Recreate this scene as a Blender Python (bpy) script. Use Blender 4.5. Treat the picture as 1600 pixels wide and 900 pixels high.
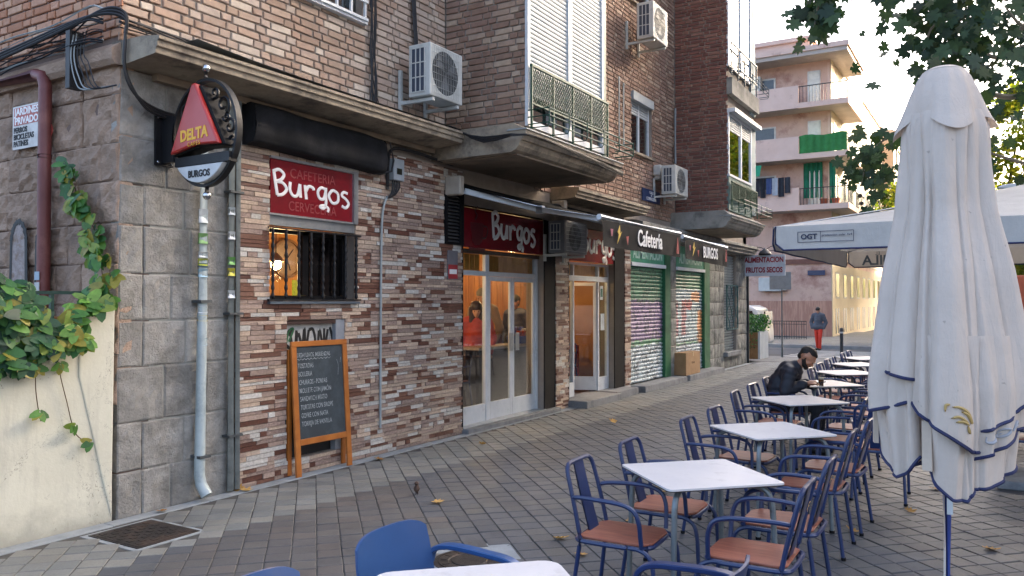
import bpy, bmesh, math, random
from mathutils import Vector, Matrix, noise
R_ = math.radians
SC = bpy.context.scene
for o in list(bpy.data.objects): bpy.data.objects.remove(o)
COL = SC.collection
random.seed(7)

# ---------------- camera, sky, sun, exposure ----------------
FPX, CAMH = 1250.0, 1.72
YAW = math.atan2(755.0, FPX); PIT = math.atan2(21.0, FPX)
cam = bpy.data.cameras.new('camera'); camo = bpy.data.objects.new('camera', cam); COL.objects.link(camo)
cam.sensor_width = 36.0; cam.lens = 36.0 * FPX / 1600.0
cam.clip_start = .05; cam.clip_end = 3000
camo.location = (0, 0, CAMH); camo.rotation_euler = (R_(90) + PIT, 0, YAW)
SC.camera = camo
SUN_AZ = 35.0      # degrees from +Y towards +X
SUN_EL = 20.0
W_ = bpy.data.worlds.new('World'); SC.world = W_; W_.use_nodes = True
nt = W_.node_tree; bgn = nt.nodes['Background']
sky = nt.nodes.new('ShaderNodeTexSky'); sky.sky_type = 'NISHITA'; sky.sun_disc = False
sky.sun_elevation = R_(SUN_EL); sky.sun_rotation = R_(SUN_AZ)
sky.dust_density = 6.0; sky.air_density = .65; sky.ozone_density = 0.25
nt.links.new(sky.outputs[0], bgn.inputs[0]); bgn.inputs[1].default_value = .15
sl = bpy.data.lights.new('sun', 'SUN'); sl.energy = 2.0; sl.angle = R_(.5); sl.color = (1, .86, .66)
so = bpy.data.objects.new('sun', sl); COL.objects.link(so)
sd = Vector((math.sin(R_(SUN_AZ)) * math.cos(R_(SUN_EL)), math.cos(R_(SUN_AZ)) * math.cos(R_(SUN_EL)), math.sin(R_(SUN_EL))))
so.rotation_euler = sd.to_track_quat('Z', 'Y').to_euler(); so.location = sd * 60
SC.view_settings.view_transform = 'Standard'; SC.view_settings.look = 'None'
SC.view_settings.gamma = 1; SC.view_settings.use_curve_mapping = False
SC.view_settings.exposure = 2.85
SC.render.engine = 'CYCLES'
SC.cycles.max_bounces = 8; SC.cycles.diffuse_bounces = 4; SC.cycles.transparent_max_bounces = 12

# ---------------- pixel -> place helpers ----------------
_Fh = Vector((-math.sin(YAW), math.cos(YAW), 0)); CR = Vector((math.cos(YAW), math.sin(YAW), 0)); _Z = Vector((0, 0, 1))
CF = _Fh * math.cos(PIT) + _Z * math.sin(PIT); CU = -_Fh * math.sin(PIT) + _Z * math.cos(PIT)
CC = Vector((0, 0, CAMH))
def ray(x, y): return CF + CR * ((x - 800) / FPX) + CU * ((450 - y) / FPX)
def px(x, y, X): d = ray(x, y); return CC + d * (X / d.x)
def py(x, y, Y): d = ray(x, y); return CC + d * (Y / d.y)
def pz(x, y, z=0.0): d = ray(x, y); return CC + d * ((z - CAMH) / d.z)
def pd(x, y, t): return CC + ray(x, y) * t
def proj(p):
    q = Vector(p) - CC; d = q.dot(CF)
    if d < .1: return (-9999, -9999, d)
    return (800 + FPX * q.dot(CR) / d, 450 - FPX * q.dot(CU) / d, d)

# ---------------- materials ----------------
def hx(s):
    s = s.lstrip('#'); c = [int(s[i:i+2], 16) / 255 for i in (0, 2, 4)]
    return tuple(((v / 12.92) if v <= .04045 else ((v + .055) / 1.055) ** 2.4) for v in c) + (1,)
MATS = {}
def newmat(name):
    m = bpy.data.materials.new(name); m.use_nodes = True; MATS[name] = m
    return m, m.node_tree, m.node_tree.nodes['Principled BSDF']
def N(t, typ, **kw):
    n = t.nodes.new(typ)
    for k, v in kw.items():
        if k in n.inputs: n.inputs[k].default_value = v
        else: setattr(n, k, v)
    return n
def L(t, a, b): t.links.new(a, b)
def mixc(t, fac, a, b, mode='MIX'):
    n = t.nodes.new('ShaderNodeMix'); n.data_type = 'RGBA'; n.blend_type = mode
    for i, v in ((0, fac), (6, a), (7, b)):
        if hasattr(v, 'is_linked') or isinstance(v, bpy.types.NodeSocket): t.links.new(v, n.inputs[i])
        else: n.inputs[i].default_value = v
    return n.outputs[2]
def mth(t, op, a, b=None, clamp=False):
    n = t.nodes.new('ShaderNodeMath'); n.operation = op; n.use_clamp = clamp
    for i, v in enumerate((a, b)):
        if v is None: continue
        if isinstance(v, bpy.types.NodeSocket): t.links.new(v, n.inputs[i])
        else: n.inputs[i].default_value = v
    return n.outputs[0]
def rampn(t, fac, stops, interp='LINEAR'):
    n = t.nodes.new('ShaderNodeValToRGB'); n.color_ramp.interpolation = interp
    e = n.color_ramp.elements
    while len(e) < len(stops): e.new(.5)
    for k, (p, c) in enumerate(stops): e[k].position = p; e[k].color = c
    t.links.new(fac, n.inputs[0]); return n.outputs[0]
def wpos(t): return N(t, 'ShaderNodeNewGeometry').outputs['Position']
def wnoise(t, scale, detail=4, rough=.6, vec=None, dist=0):
    n = N(t, 'ShaderNodeTexNoise', Scale=scale, Detail=detail, Roughness=rough, Distortion=dist)
    L(t, vec if vec is not None else wpos(t), n.inputs['Vector']); return n.outputs['Fac']
def rnd(t):
    g = N(t, 'ShaderNodeNewGeometry'); o = N(t, 'ShaderNodeObjectInfo')
    return mth(t, 'FRACT', mth(t, 'ADD', g.outputs['Random Per Island'], o.outputs['Random']))
def stretch(t, s):
    n = N(t, 'ShaderNodeVectorMath', operation='MULTIPLY'); L(t, wpos(t), n.inputs[0]); n.inputs[1].default_value = s
    return n.outputs[0]
def bump(t, b, h, strength=.3, dist=.01):
    n = N(t, 'ShaderNodeBump', Strength=strength, Distance=dist); L(t, h, n.inputs['Height']); L(t, n.outputs[0], b.inputs['Normal'])
def PM(name, col, rough=.6, col2=None, vs=6, var=.25, bmp=0, bs=60, metal=0, spec=.5, dirt=None, ds=1.5, dpos=(.5, .7), rv=0, coat=0, palette=None, bdist=.006, rvar=.12):
    """Principled material with world-space noise: col..col2 mottling, optional dirt patches, per-piece brightness rv, palette by piece"""
    if name in MATS: return MATS[name]
    m, t, b = newmat(name)
    c = hx(col) if isinstance(col, str) else col
    if palette:
        k = len(palette)
        base = rampn(t, rnd(t), [(i / k, hx(p)) for i, p in enumerate(palette)], 'CONSTANT')
    else:
        base = None
    if col2: c2 = hx(col2)
    else: c2 = tuple(v * (1 - var) for v in c[:3]) + (1,)
    n1 = wnoise(t, vs, 5, .65)
    f = rampn(t, n1, [(.3, (0, 0, 0, 1)), (.7, (1, 1, 1, 1))])
    if base is None: base = mixc(t, f, c, c2)
    else: base = mixc(t, 1, base, mixc(t, f, (1, 1, 1, 1), (1 - var,) * 3 + (1,)), 'MULTIPLY')
    if rv:
        k = mth(t, 'ADD', mth(t, 'MULTIPLY', rnd(t), 2 * rv), 1 - rv)
        cc = N(t, 'ShaderNodeCombineColor')
        for i in range(3): L(t, k, cc.inputs[i])
        base = mixc(t, 1, base, cc.outputs[0], 'MULTIPLY')
    if dirt:
        d = rampn(t, wnoise(t, ds, 7, .7), [(dpos[0], (0, 0, 0, 1)), (dpos[1], (1, 1, 1, 1))])
        base = mixc(t, d, base, hx(dirt))
    L(t, base, b.inputs['Base Color'])
    rr = mth(t, 'ADD', mth(t, 'MULTIPLY', n1, rvar * 2), rough - rvar, True); L(t, rr, b.inputs['Roughness'])
    b.inputs['Metallic'].default_value = metal; b.inputs['Specular IOR Level'].default_value = spec
    if coat: b.inputs['Coat Weight'].default_value = coat
    if bmp: bump(t, b, wnoise(t, bs, 6, .7), bmp, bdist)
    return m
def EM(name, col, strength):
    if name in MATS: return MATS[name]
    m, t, b = newmat(name); b.inputs['Base Color'].default_value = hx(col)
    b.inputs['Emission Color'].default_value = hx(col); b.inputs['Emission Strength'].default_value = strength
    return m
def GLASS(name, tint=(1, 1, 1, 1), rough=0.0, trans=.85):
    """window pane: mostly transparent sheet with mirror reflection"""
    if name in MATS: return MATS[name]
    m, t, b = newmat(name)
    t.nodes.remove(b); out = t.nodes['Material Output']
    tr = N(t, 'ShaderNodeBsdfTransparent'); tr.inputs[0].default_value = tint
    gl = N(t, 'ShaderNodeBsdfGlossy', Roughness=rough)
    fr = N(t, 'ShaderNodeFresnel', IOR=1.5); gb = N(t, 'ShaderNodeNewGeometry')
    L(t, mth(t, 'ADD', mth(t, 'MULTIPLY', gb.outputs['Backfacing'], 1 / 1.5 - 1.5), 1.5), fr.inputs['IOR'])   # pane: same reflection from both faces
    mx = N(t, 'ShaderNodeMixShader'); L(t, mth(t, 'ADD', mth(t, 'MULTIPLY', fr.outputs[0], 1.2), 1 - trans - .04 if trans < .96 else 0, True), mx.inputs[0])
    L(t, tr.outputs[0], mx.inputs[1]); L(t, gl.outputs[0], mx.inputs[2]); L(t, mx.outputs[0], out.inputs[0])
    return m

# ---------------- object helpers ----------------
WL = {}
def wl(o): return WL.get(o.name, Vector((0, 0, 0)))
def tag(o, label=None, cat=None, group=None, kind=None):
    if label: o['label'] = label
    if cat: o['category'] = cat
    if group: o['group'] = group
    if kind: o['kind'] = kind
    return o
def thing(name, label, cat, loc=(0, 0, 0), group=None):
    o = bpy.data.objects.new(name, None); COL.objects.link(o); o.empty_display_size = .1
    o.location = loc; WL[o.name] = Vector(loc); return tag(o, label, cat, group)
def link(name, me, parent=None, loc=(0, 0, 0), **kw):
    """object at WORLD location loc (parents have no rotation)"""
    o = bpy.data.objects.new(name, me); COL.objects.link(o); loc = Vector(loc); WL[o.name] = loc
    if parent is not None: o.parent = parent; o.location = loc - wl(parent)
    else: o.location = loc
    return tag(o, **kw)
def copy_tree(o, parent=None):
    c = o.copy(); COL.objects.link(c); c.parent = parent
    for ch in list(o.children): copy_tree(ch, c)
    return c
def frame_of(d, up=None):
    d = Vector(d).normalized(); u = Vector(up) if up else (Vector((0, 0, 1)) if abs(d.z) < .95 else Vector((1, 0, 0)))
    a = d.cross(u).normalized(); b = a.cross(d).normalized(); return a, b
class MB:
    def __init__(s): s.v = []; s.f = []; s.mi = []; s.cm = 0
    def mat(s, i): s.cm = i; return s
    def face(s, *i): s.f.append(tuple(i)); s.mi.append(s.cm)
    def add(s, vs, fs):
        n = len(s.v); s.v += [tuple(p) for p in vs]
        for q in fs: s.face(*[n + k for k in q])
        return s
    def box(s, x0, x1, y0, y1, z0, z1):
        if x0 > x1: x0, x1 = x1, x0
        if y0 > y1: y0, y1 = y1, y0
        if z0 > z1: z0, z1 = z1, z0
        return s.add([(x0, y0, z0), (x1, y0, z0), (x1, y1, z0), (x0, y1, z0), (x0, y0, z1), (x1, y0, z1), (x1, y1, z1), (x0, y1, z1)],
                     [(0, 3, 2, 1), (4, 5, 6, 7), (0, 1, 5, 4), (1, 2, 6, 5), (2, 3, 7, 6), (3, 0, 4, 7)])
    def obox(s, c, ax, ay, az):
        """oriented box: centre and three half-axis vectors"""
        c, ax, ay, az = map(Vector, (c, ax, ay, az)); vs = []
        for k in (-1, 1):
            for i, j in ((-1, -1), (1, -1), (1, 1), (-1, 1)): vs.append(c + ax * i + ay * j + az * k)
        return s.add(vs, [(0, 3, 2, 1), (4, 5, 6, 7), (0, 1, 5, 4), (1, 2, 6, 5), (2, 3, 7, 6), (3, 0, 4, 7)])
    def bar(s, a, b, w, h, up=None):
        a, b = Vector(a), Vector(b); x, y = frame_of(b - a, up)
        return s.obox((a + b) / 2, x * w / 2, y * h / 2, (b - a) / 2)
    def tube(s, pts, r, n=8, caps=True, closed=False):
        pts = [Vector(p) for p in pts]; k = len(pts); rs = r if isinstance(r, (list, tuple)) else [r] * k
        base = len(s.v); a = None
        for i, p in enumerate(pts):
            if closed: d = pts[(i + 1) % k] - pts[i - 1]
            else: d = pts[min(i + 1, k - 1)] - pts[max(i - 1, 0)]
            d = d.normalized() if d.length > 1e-9 else Vector((0, 0, 1))
            if a is None: a, b = frame_of(d)
            else:
                a = (a - d * a.dot(d))
                a = a.normalized() if a.length > 1e-6 else frame_of(d)[0]
                b = d.cross(a)
            for j in range(n):
                t = 2 * math.pi * j / n; s.v.append(tuple(p + (a * math.cos(t) + b * math.sin(t)) * rs[i]))
        m = k if closed else k - 1
        for i in range(m):
            i2 = (i + 1) % k
            for j in range(n):
                j2 = (j + 1) % n; s.face(base + i * n + j, base + i * n + j2, base + i2 * n + j2, base + i2 * n + j)
        if caps and not closed:
            s.face(*[base + j for j in range(n)][::-1]); s.face(*[base + (k - 1) * n + j for j in range(n)])
        return s
    def lathe(s, prof, c=(0, 0, 0), n=16, axis='z'):
        c = Vector(c); base = len(s.v); k = len(prof)
        for r, z in prof:
            for j in range(n):
                t = 2 * math.pi * j / n; u, w = r * math.cos(t), r * math.sin(t)
                p = {'z': (u, w, z), 'x': (z, u, w), 'y': (w, z, u)}[axis]; s.v.append(tuple(c + Vector(p)))
        for i in range(k - 1):
            for j in range(n):
                j2 = (j + 1) % n; s.face(base + i * n + j, base + i * n + j2, base + (i + 1) * n + j2, base + (i + 1) * n + j)
        if prof[0][0] > 1e-5: s.face(*[base + j for j in range(n)][::-1])
        if prof[-1][0] > 1e-5: s.face(*[base + (k - 1) * n + j for j in range(n)])
        return s
    def prism(s, poly, o, u, v, w):
        """polygon (u,v coords) at o, extruded by vector w"""
        o, u, v, w = map(Vector, (o, u, v, w)); n = len(poly); base = len(s.v)
        for a, b in poly: s.v.append(tuple(o + u * a + v * b))
        for a, b in poly: s.v.append(tuple(o + u * a + v * b + w))
        s.face(*[base + i for i in range(n)][::-1]); s.face(*[base + n + i for i in range(n)])
        for i in range(n): j = (i + 1) % n; s.face(base + i, base + j, base + n + j, base + n + i)
        return s
    def grid(s, fn, nu, nv, closed_u=False):
        base = len(s.v); mu = nu if closed_u else nu + 1
        for j in range(nv + 1):
            for i in range(mu): s.v.append(tuple(fn(i / nu, j / nv)))
        for j in range(nv):
            for i in range(nu):
                i2 = (i + 1) % mu; s.face(base + j * mu + i, base + j * mu + i2, base + (j + 1) * mu + i2, base + (j + 1) * mu + i)
        return s
    def build(s, name, mat, parent=None, smooth=False, bev=0, org=None, segs=1, fixn=True, **kw):
        if org is None:
            if parent is not None: org = wl(parent)
            else:
                xs, ys, zs = zip(*s.v); org = Vector(((min(xs) + max(xs)) / 2, (min(ys) + max(ys)) / 2, min(zs)))
        org = Vector(org); me = bpy.data.meshes.new(name)
        me.from_pydata([(x - org.x, y - org.y, z - org.z) for x, y, z in s.v], [], s.f)
        for m in (mat if isinstance(mat, (list, tuple)) else [mat]): me.materials.append(m)
        if any(s.mi): me.polygons.foreach_set('material_index', s.mi)
        if bev or fixn:
            bm = bmesh.new(); bm.from_mesh(me)
            if fixn: bmesh.ops.recalc_face_normals(bm, faces=bm.faces[:])
            if bev:
                ed = [e for e in bm.edges if len(e.link_faces) == 2 and e.calc_face_angle(0) > .5]
                bmesh.ops.bevel(bm, geom=ed, offset=bev, segments=segs, affect='EDGES', profile=.5)
            bm.to_mesh(me); bm.free()
        if smooth:
            me.polygons.foreach_set('use_smooth', [True] * len(me.polygons))
            if smooth != 'all': me.set_sharp_from_angle(angle=R_(40))
        me.update()
        return link(name, me, parent, org, **kw)
TMP = bpy.data.scenes.new('workbench')
def evaluated(ob):
    """mesh of ob with its modifiers, evaluated alone in a side scene"""
    TMP.collection.objects.link(ob); vl_ = TMP.view_layers[0]; vl_.update(); me = bpy.data.meshes.new_from_object(ob.evaluated_get(vl_.depsgraph)); bpy.data.objects.remove(ob); return me
def txt_mesh(body, size, extr=.0015, bold=0, align='CENTER', sx=1.0, space=1.0):
    cu = bpy.data.curves.new('lettering', 'FONT'); cu.body = body; cu.size = size; cu.extrude = extr; cu.offset = bold
    cu.align_x = align; cu.align_y = 'CENTER'; cu.resolution_u = 3; cu.space_character = space
    me = evaluated(bpy.data.objects.new('lettering', cu)); bpy.data.curves.remove(cu)
    me.transform(Matrix.Diagonal((sx, 1, 1, 1))); return me
def text(body, size, mat, parent, at, u, v, **kw):
    """lettering: reads along u, up v, standing at world point at"""
    nm = kw.pop('name', 'lettering'); me = txt_mesh(body, size, **kw); u = Vector(u).normalized(); v = Vector(v).normalized(); w = u.cross(v)
    me.transform(Matrix((u, v, w)).transposed().to_4x4()); me.materials.append(mat)
    return link(nm, me, parent, at)
YP = Vector((0, 1, 0)); XP = Vector((1, 0, 0)); ZP = Vector((0, 0, 1))
def smoothpath(pts, k=6):
    """Catmull-Rom through pts"""
    P = [Vector(p) for p in pts]; P = [P[0] * 2 - P[1]] + P + [P[-1] * 2 - P[-2]]; out = []
    for i in range(1, len(P) - 2):
        for j in range(k):
            t = j / k; a, b, c, d = P[i-1:i+3]
            out.append(.5 * ((2 * b) + (c - a) * t + (2 * a - 5 * b + 4 * c - d) * t * t + (3 * b - a - 3 * c + d) * t ** 3))
    return out + [P[-2]]
def ground_z(x, y): return 0 if y < 23.5 else max(-.45, -.022 * (y - 23.5))
def pg(x, y, off=0.0):
    """point on the (sloping) ground under a pixel"""
    p = pz(x, y, 0)
    for _ in range(30): p = pz(x, y, ground_z(p.x, p.y) + off)
    return p
# ---------------- ground, pavement, road ----------------
W = -5.95          # facade plane
YC = 3.80          # building corner
asph = PM('asphalt', '#4a4b4e', .85, '#58595b', vs=3, bmp=.3, bs=120, dirt='#3a3a3c', ds=.5)
m = MB()
ys = [-300, -60, -20, 0, 23.5, 26, 30, 34, 38, 42, 44.2, 60, 120, 400, 1500]
xs = [-1500, -300, -80, -30, -10, 0, 10, 40, 150, 600, 1500]
for j in range(len(ys) - 1):
    for i in range(len(xs) - 1):
        q = [(xs[i], ys[j]), (xs[i+1], ys[j]), (xs[i+1], ys[j+1]), (xs[i], ys[j+1])]
        m.add([(a, b, ground_z(a, b) - .09) for a, b in q], [(0, 1, 2, 3)])
m.build('ground', asph, kind='structure', org=(0, 0, 0))

jointm = PM('paver_joint', '#2a2c2f', .95, '#55524c', vs=5)
cem = PM('cement', '#8f9496', .9, '#7b8082', vs=5, bmp=.35, bs=70, dirt='#6d6f6e', ds=2.2)
m = MB(); m.box(-5.95, 7.5, -6, 23.6, -.085, -.007)
pave = m.build('pavement', jointm, org=(0, 0, 0), kind='structure')
# cement strip along the walls, broken at the doorsteps
m = MB(); y = -4.0
while y < 22.4:
    ln = random.uniform(.8, 1.4)
    m.box(-5.94, -5.80 + random.uniform(-.006, .006), y + .003, min(y + ln, 22.45) - .003, -.05, .001 + random.uniform(0, .002)); y += ln
m.build('cement_strip', cem, pave, bev=.004)
def paver_mat(name, pal, dirt):
    mm, t, b = newmat(name)
    base = rampn(t, rnd(t), [(i / len(pal), hx(p)) for i, p in enumerate(pal)], 'CONSTANT')
    n1 = wnoise(t, 2.3, 6, .7); n2 = wnoise(t, 55, 4, .7)
    base = mixc(t, 1, base, rampn(t, n1, [(.3, (.72, .72, .74, 1)), (.7, (1.12, 1.1, 1.08, 1))]), 'MULTIPLY')
    base = mixc(t, 1, base, rampn(t, n2, [(.3, (.82, .82, .82, 1)), (.7, (1.08, 1.08, 1.08, 1))]), 'MULTIPLY')
    d = rampn(t, wnoise(t, 7, 8, .75), [(.55, (0, 0, 0, 1)), (.72, (1, 1, 1, 1))])
    base = mixc(t, mth(t, 'MULTIPLY', d, .6), base, hx(dirt))
    st = rampn(t, wnoise(t, 1.1, 4, .6, None, .6), [(.52, (0, 0, 0, 1)), (.66, (1, 1, 1, 1))]); base = mixc(t, mth(t, 'MULTIPLY', st, .45), base, hx(dirt))     # old spills
    vo = N(t, 'ShaderNodeTexVoronoi', Scale=2.6); L(t, wpos(t), vo.inputs['Vector']); gum = mth(t, 'LESS_THAN', vo.outputs['Distance'], .045); base = mixc(t, mth(t, 'MULTIPLY', gum, .75), base, hx('#2c2c2d'))   # gum spots
    L(t, base, b.inputs['Base Color'])
    L(t, mth(t, 'ADD', mth(t, 'MULTIPLY', n1, .5), .35, True), b.inputs['Roughness'])
    bump(t, b, mth(t, 'ADD', n2, mth(t, 'MULTIPLY', wnoise(t, 220, 2, .5), .5)), .35, .003)
    return mm
PL = paver_mat('paver_light', ['#757774', '#7b7b76', '#70726f', '#777771', '#6c6f6d'], '#565754')
PD = paver_mat('paver_dark', ['#4f5256', '#55575a', '#4c4f53', '#575857', '#525455', '#4a4d51'], '#343537')
PB = paver_mat('paver_brown', ['#555453', '#5a5855', '#525151', '#595552', '#545352'], '#373536')
S = .168
def paver_mesh(k):
    r = random.Random(k); g = .0035; hh = S / 2 - g; c = .004; vs = []
    j = lambda a: a + r.uniform(-.0025, .0025)
    q = [(-hh, -hh), (hh, -hh), (hh, hh), (-hh, hh)]; q = [(j(a), j(b)) for a, b in q]
    zz = [r.uniform(-.001, .001) for _ in q]
    vs = [(a, b, -.03) for a, b in q] + [(a, b, -.004 + z) for (a, b), z in zip(q, zz)] + [(a * (1 - c / hh), b * (1 - c / hh), z) for (a, b), z in zip(q, zz)]
    fs = [(8, 9, 10, 11)]
    for i in range(4):
        k2 = (i + 1) % 4; fs += [(i, k2, 4 + k2, 4 + i), (4 + i, 4 + k2, 8 + k2, 8 + i)]
    return vs, fs
PV = [paver_mesh(i) for i in range(10)]
ax_a = Vector((1, -1, 0)) / 2 ** .5; ax_b = Vector((1, 1, 0)) / 2 ** .5
MANH = [(-5.69, -5.14, 3.46, 3.93)]
recs = []
for ib in range(-40, 110):
    for ia in range(-140, 10):
        off = 0.0 if ib % 7 else .03
        c = ax_a * ((ia + .5) * S + off) + ax_b * ((ib + .5) * S - .147)
        if c.x < -5.69 or c.x > 2.5 or c.y < 1.2 or c.y > 23.4: continue
        x, yy, d = proj((c.x, c.y, 0))
        if d < 1 or x < -250 or x > 1900 or yy > 1150: continue
        if any(x0 - .1 < c.x < x1 + .1 and y0 - .1 < c.y < y1 + .1 for x0, x1, y0, y1 in MANH): continue
        if (c - Vector((-3.0, 4.42, 0))).length < .29: continue
        if c.x < -4.9 + .04 * math.sin(c.y * 3): k = 0
        elif noise.noise(Vector((c.x * .35, c.y * .25, 3))) + .25 * (c.x + 3) / 3 > .12: k = 2
        else: k = 1
        recs.append((d, 0 <= x <= 1600 and yy <= 900, c, k))
recs.sort(key=lambda r: (not r[1], r[0]))
rot45 = Matrix.Rotation(R_(-45), 3, 'Z')
pmesh = {}
for i, (vs, fs) in enumerate(PV):
    for k, mm in enumerate((PL, PD, PB)):
        me = bpy.data.meshes.new('paver'); me.from_pydata(vs, [], fs); me.materials.append(mm); pmesh[i, k] = me
rest = MB()
rp = random.Random(3)
# of the visible ones take those that the furniture does not hide (left and front of the tables)
def openview(c):
    return c.x < -2.3 or c.y > 99
big = [r for r in recs if r[1] and openview(r[2])][:300]; bigset = set(id(r) for r in big)
for n, r in enumerate(recs):
    d, vis, c, k = r; dz = rp.uniform(-.0025, .002); a = rp.uniform(-.012, .012); ii = rp.randrange(10)
    tx, ty = rp.uniform(-.006, .006), rp.uniform(-.006, .006)
    if id(r) in bigset:
        o = link('paver', pmesh[ii, k], pave, (c.x, c.y, dz)); o.rotation_euler = (tx, ty, R_(-45) + a + rp.randrange(4) * R_(90))
    else:
        mt = Matrix.Rotation(R_(-45) + a, 3, 'Z') @ Matrix.Rotation(tx, 3, 'X'); vs, fs = PV[ii]
        rest.mat(k).add([mt @ Vector(v) + Vector((c.x, c.y, dz)) for v in vs], fs)
rest.build('paving', [PL, PD, PB], pave, fixn=False, kind='stuff')
# pavement beyond the modelled stones: same stones as a pattern
mm, t, b = newmat('paver_far')
br = N(t, 'ShaderNodeTexBrick'); br.offset = 0; br.inputs['Scale'].default_value = 1; br.inputs['Brick Width'].default_value = S; br.inputs['Row Height'].default_value = S
br.inputs['Mortar Size'].default_value = .006; br.inputs['Color1'].default_value = hx('#6b6c6c'); br.inputs['Color2'].default_value = hx('#7a7976'); br.inputs['Mortar'].default_value = hx('#3b3d40')
mp = N(t, 'ShaderNodeMapping'); mp.inputs['Rotation'].default_value = (0, 0, R_(45)); L(t, wpos(t), mp.inputs[0]); L(t, mp.outputs[0], br.inputs[0])
L(t, mixc(t, 1, br.outputs[0], rampn(t, wnoise(t, .8, 6, .7), [(.3, (.75, .75, .75, 1)), (.7, (1.1, 1.1, 1.1, 1))]), 'MULTIPLY'), b.inputs['Base Color']); b.inputs['Roughness'].default_value = .8
m = MB()
def strip(m, x0, x1, ys_, dz):
    for a, c in zip(ys_, ys_[1:]):
        m.add([(x0, a, ground_z(x0, a) + dz), (x1, a, ground_z(x0, a) + dz), (x1, c, ground_z(x0, c) + dz), (x0, c, ground_z(x0, c) + dz)], [(0, 1, 2, 3)])
strip(m, -30, 7.5, [23.6, 25, 27], .0)
m.add([(-30, 27, ground_z(0, 27)), (7.5, 27, ground_z(0, 27)), (7.5, 27, ground_z(0, 27) - .12), (-30, 27, ground_z(0, 27) - .12)], [(0, 1, 2, 3)])
m.build('pavement', mm, kind='structure', org=(0, 23.6, 0))
# cross street, zebra crossing, far pavement with kerb
paint = PM('road_paint', '#c9c9c4', .7, '#a9a9a4', vs=3, dirt='#77777a', ds=2, dpos=(.55, .75))
z8 = thing('road_marking', 'white zebra crossing stripes painted across the side street', 'road marking', (-3.4, 33, ground_z(0, 33) - .08)); del z8['category']; z8['kind'] = 'structure'
for i in range(7):
    m = MB(); y0 = 28.0 + i * 1.15; strip(m, -6.5, 2.0, [y0, y0 + .5], -.084); m.build('stripe', paint, z8)
kerbm = PM('kerb_stone', '#8f8f8d', .8, '#7c7c7b', vs=4, bmp=.2, bs=80)
m = MB(); strip(m, -60, 6, [38.3, 42, 44.2, 60], .06); m.build('far_pavement', mm, kind='structure', org=(0, 38, 0))
m = MB(); zz = ground_z(0, 38.2)
m.box(-60, 6, 38.05, 38.3, zz - .2, zz + .065); m.build('kerb', kerbm, kind='structure', org=(0, 38, zz))
# square cast cover and round cover
iron = PM('cast_iron', '#3d3836', .6, '#2b2827', vs=20, bmp=.5, bs=90, metal=.6, dirt='#5c4a3f', ds=4)
x0, x1, y0, y1 = MANH[0]
mh = thing('manhole_cover', 'square dark iron access cover set in pavers beside the cream wall', 'manhole cover', ((x0 + x1) / 2, (y0 + y1) / 2, 0))
m = MB(); m.box(x0 - .06, x1 + .06, y0 - .06, y1 + .06, -.05, -.002); m.build('surround', cem, mh)
m = MB(); m.box(x0 - .02, x1 + .02, y0 - .02, y1 + .02, -.02, .003); m.build('frame', iron, mh)
m = MB(); m.box(x0, x1, y0, y1, -.01, .005)
for i in range(9):
    for j in range(7):
        if (i + j) % 2 == 0:
            u = x0 + .03 + i * (x1 - x0 - .06) / 9; v = y0 + .03 + j * (y1 - y0 - .06) / 7
            m.box(u, u + .045, v, v + .04, .005, .008)
m.build('lid', iron, mh)
mh = thing('manhole_cover', 'round rusty iron manhole cover behind the blue plastic chair', 'manhole cover', (-3.0, 4.42, 0))
m = MB(); m.prism([(.35 * c, .35 * s) for c, s in ((-1, -1), (1, -1), (1, 1), (-1, 1))], (-3.0, 4.42, -.05), (.7, .7, 0), (-.7, .7, 0), (0, 0, .049)); m.build('surround', cem, mh)
m = MB(); m.lathe([(.24, -.02), (.24, .004), (.215, .006), (.215, .002), (.205, .002), (.205, .007), (.14, .008), (.135, .003), (.12, .003), (.115, .008), (.04, .009), (0.0, .009)], (-3.0, 4.42, 0), 36)
for i in range(12):
    a = i * math.pi / 6; m.bar((-3 + .15 * math.cos(a), 4.42 + .15 * math.sin(a), .007), (-3 + .19 * math.cos(a), 4.42 + .19 * math.sin(a), .007), .02, .008)
m.build('lid', iron, mh)
# ---------------- the cafe building: shell ----------------
bld = thing('cafe_building', 'brick apartment block with stone corner and cafes and shutters at street level', 'building', (W, YC, 0))
mortar = PM('mortar', '#8f857a', .95, '#7f756b', vs=4, bmp=.4, bs=90)
mortar_s = PM('mortar_side', '#7d6a60', .95, '#6c5b53', vs=4, bmp=.4, bs=90)
def wall_rects(y0, y1, z0, z1, holes):
    ys_ = sorted({y0, y1, *[min(max(h[0], y0), y1) for h in holes], *[min(max(h[1], y0), y1) for h in holes]}); out = []
    for a, c in zip(ys_, ys_[1:]):
        if c - a < 1e-4: continue
        zc = z0
        for h in sorted([h for h in holes if h[0] < (a + c) / 2 < h[1]], key=lambda h: h[2]):
            if h[2] > zc: out.append((a, c, zc, h[2]))
            zc = max(zc, h[3])
        if zc < z1: out.append((a, c, zc, z1))
    return out
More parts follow.
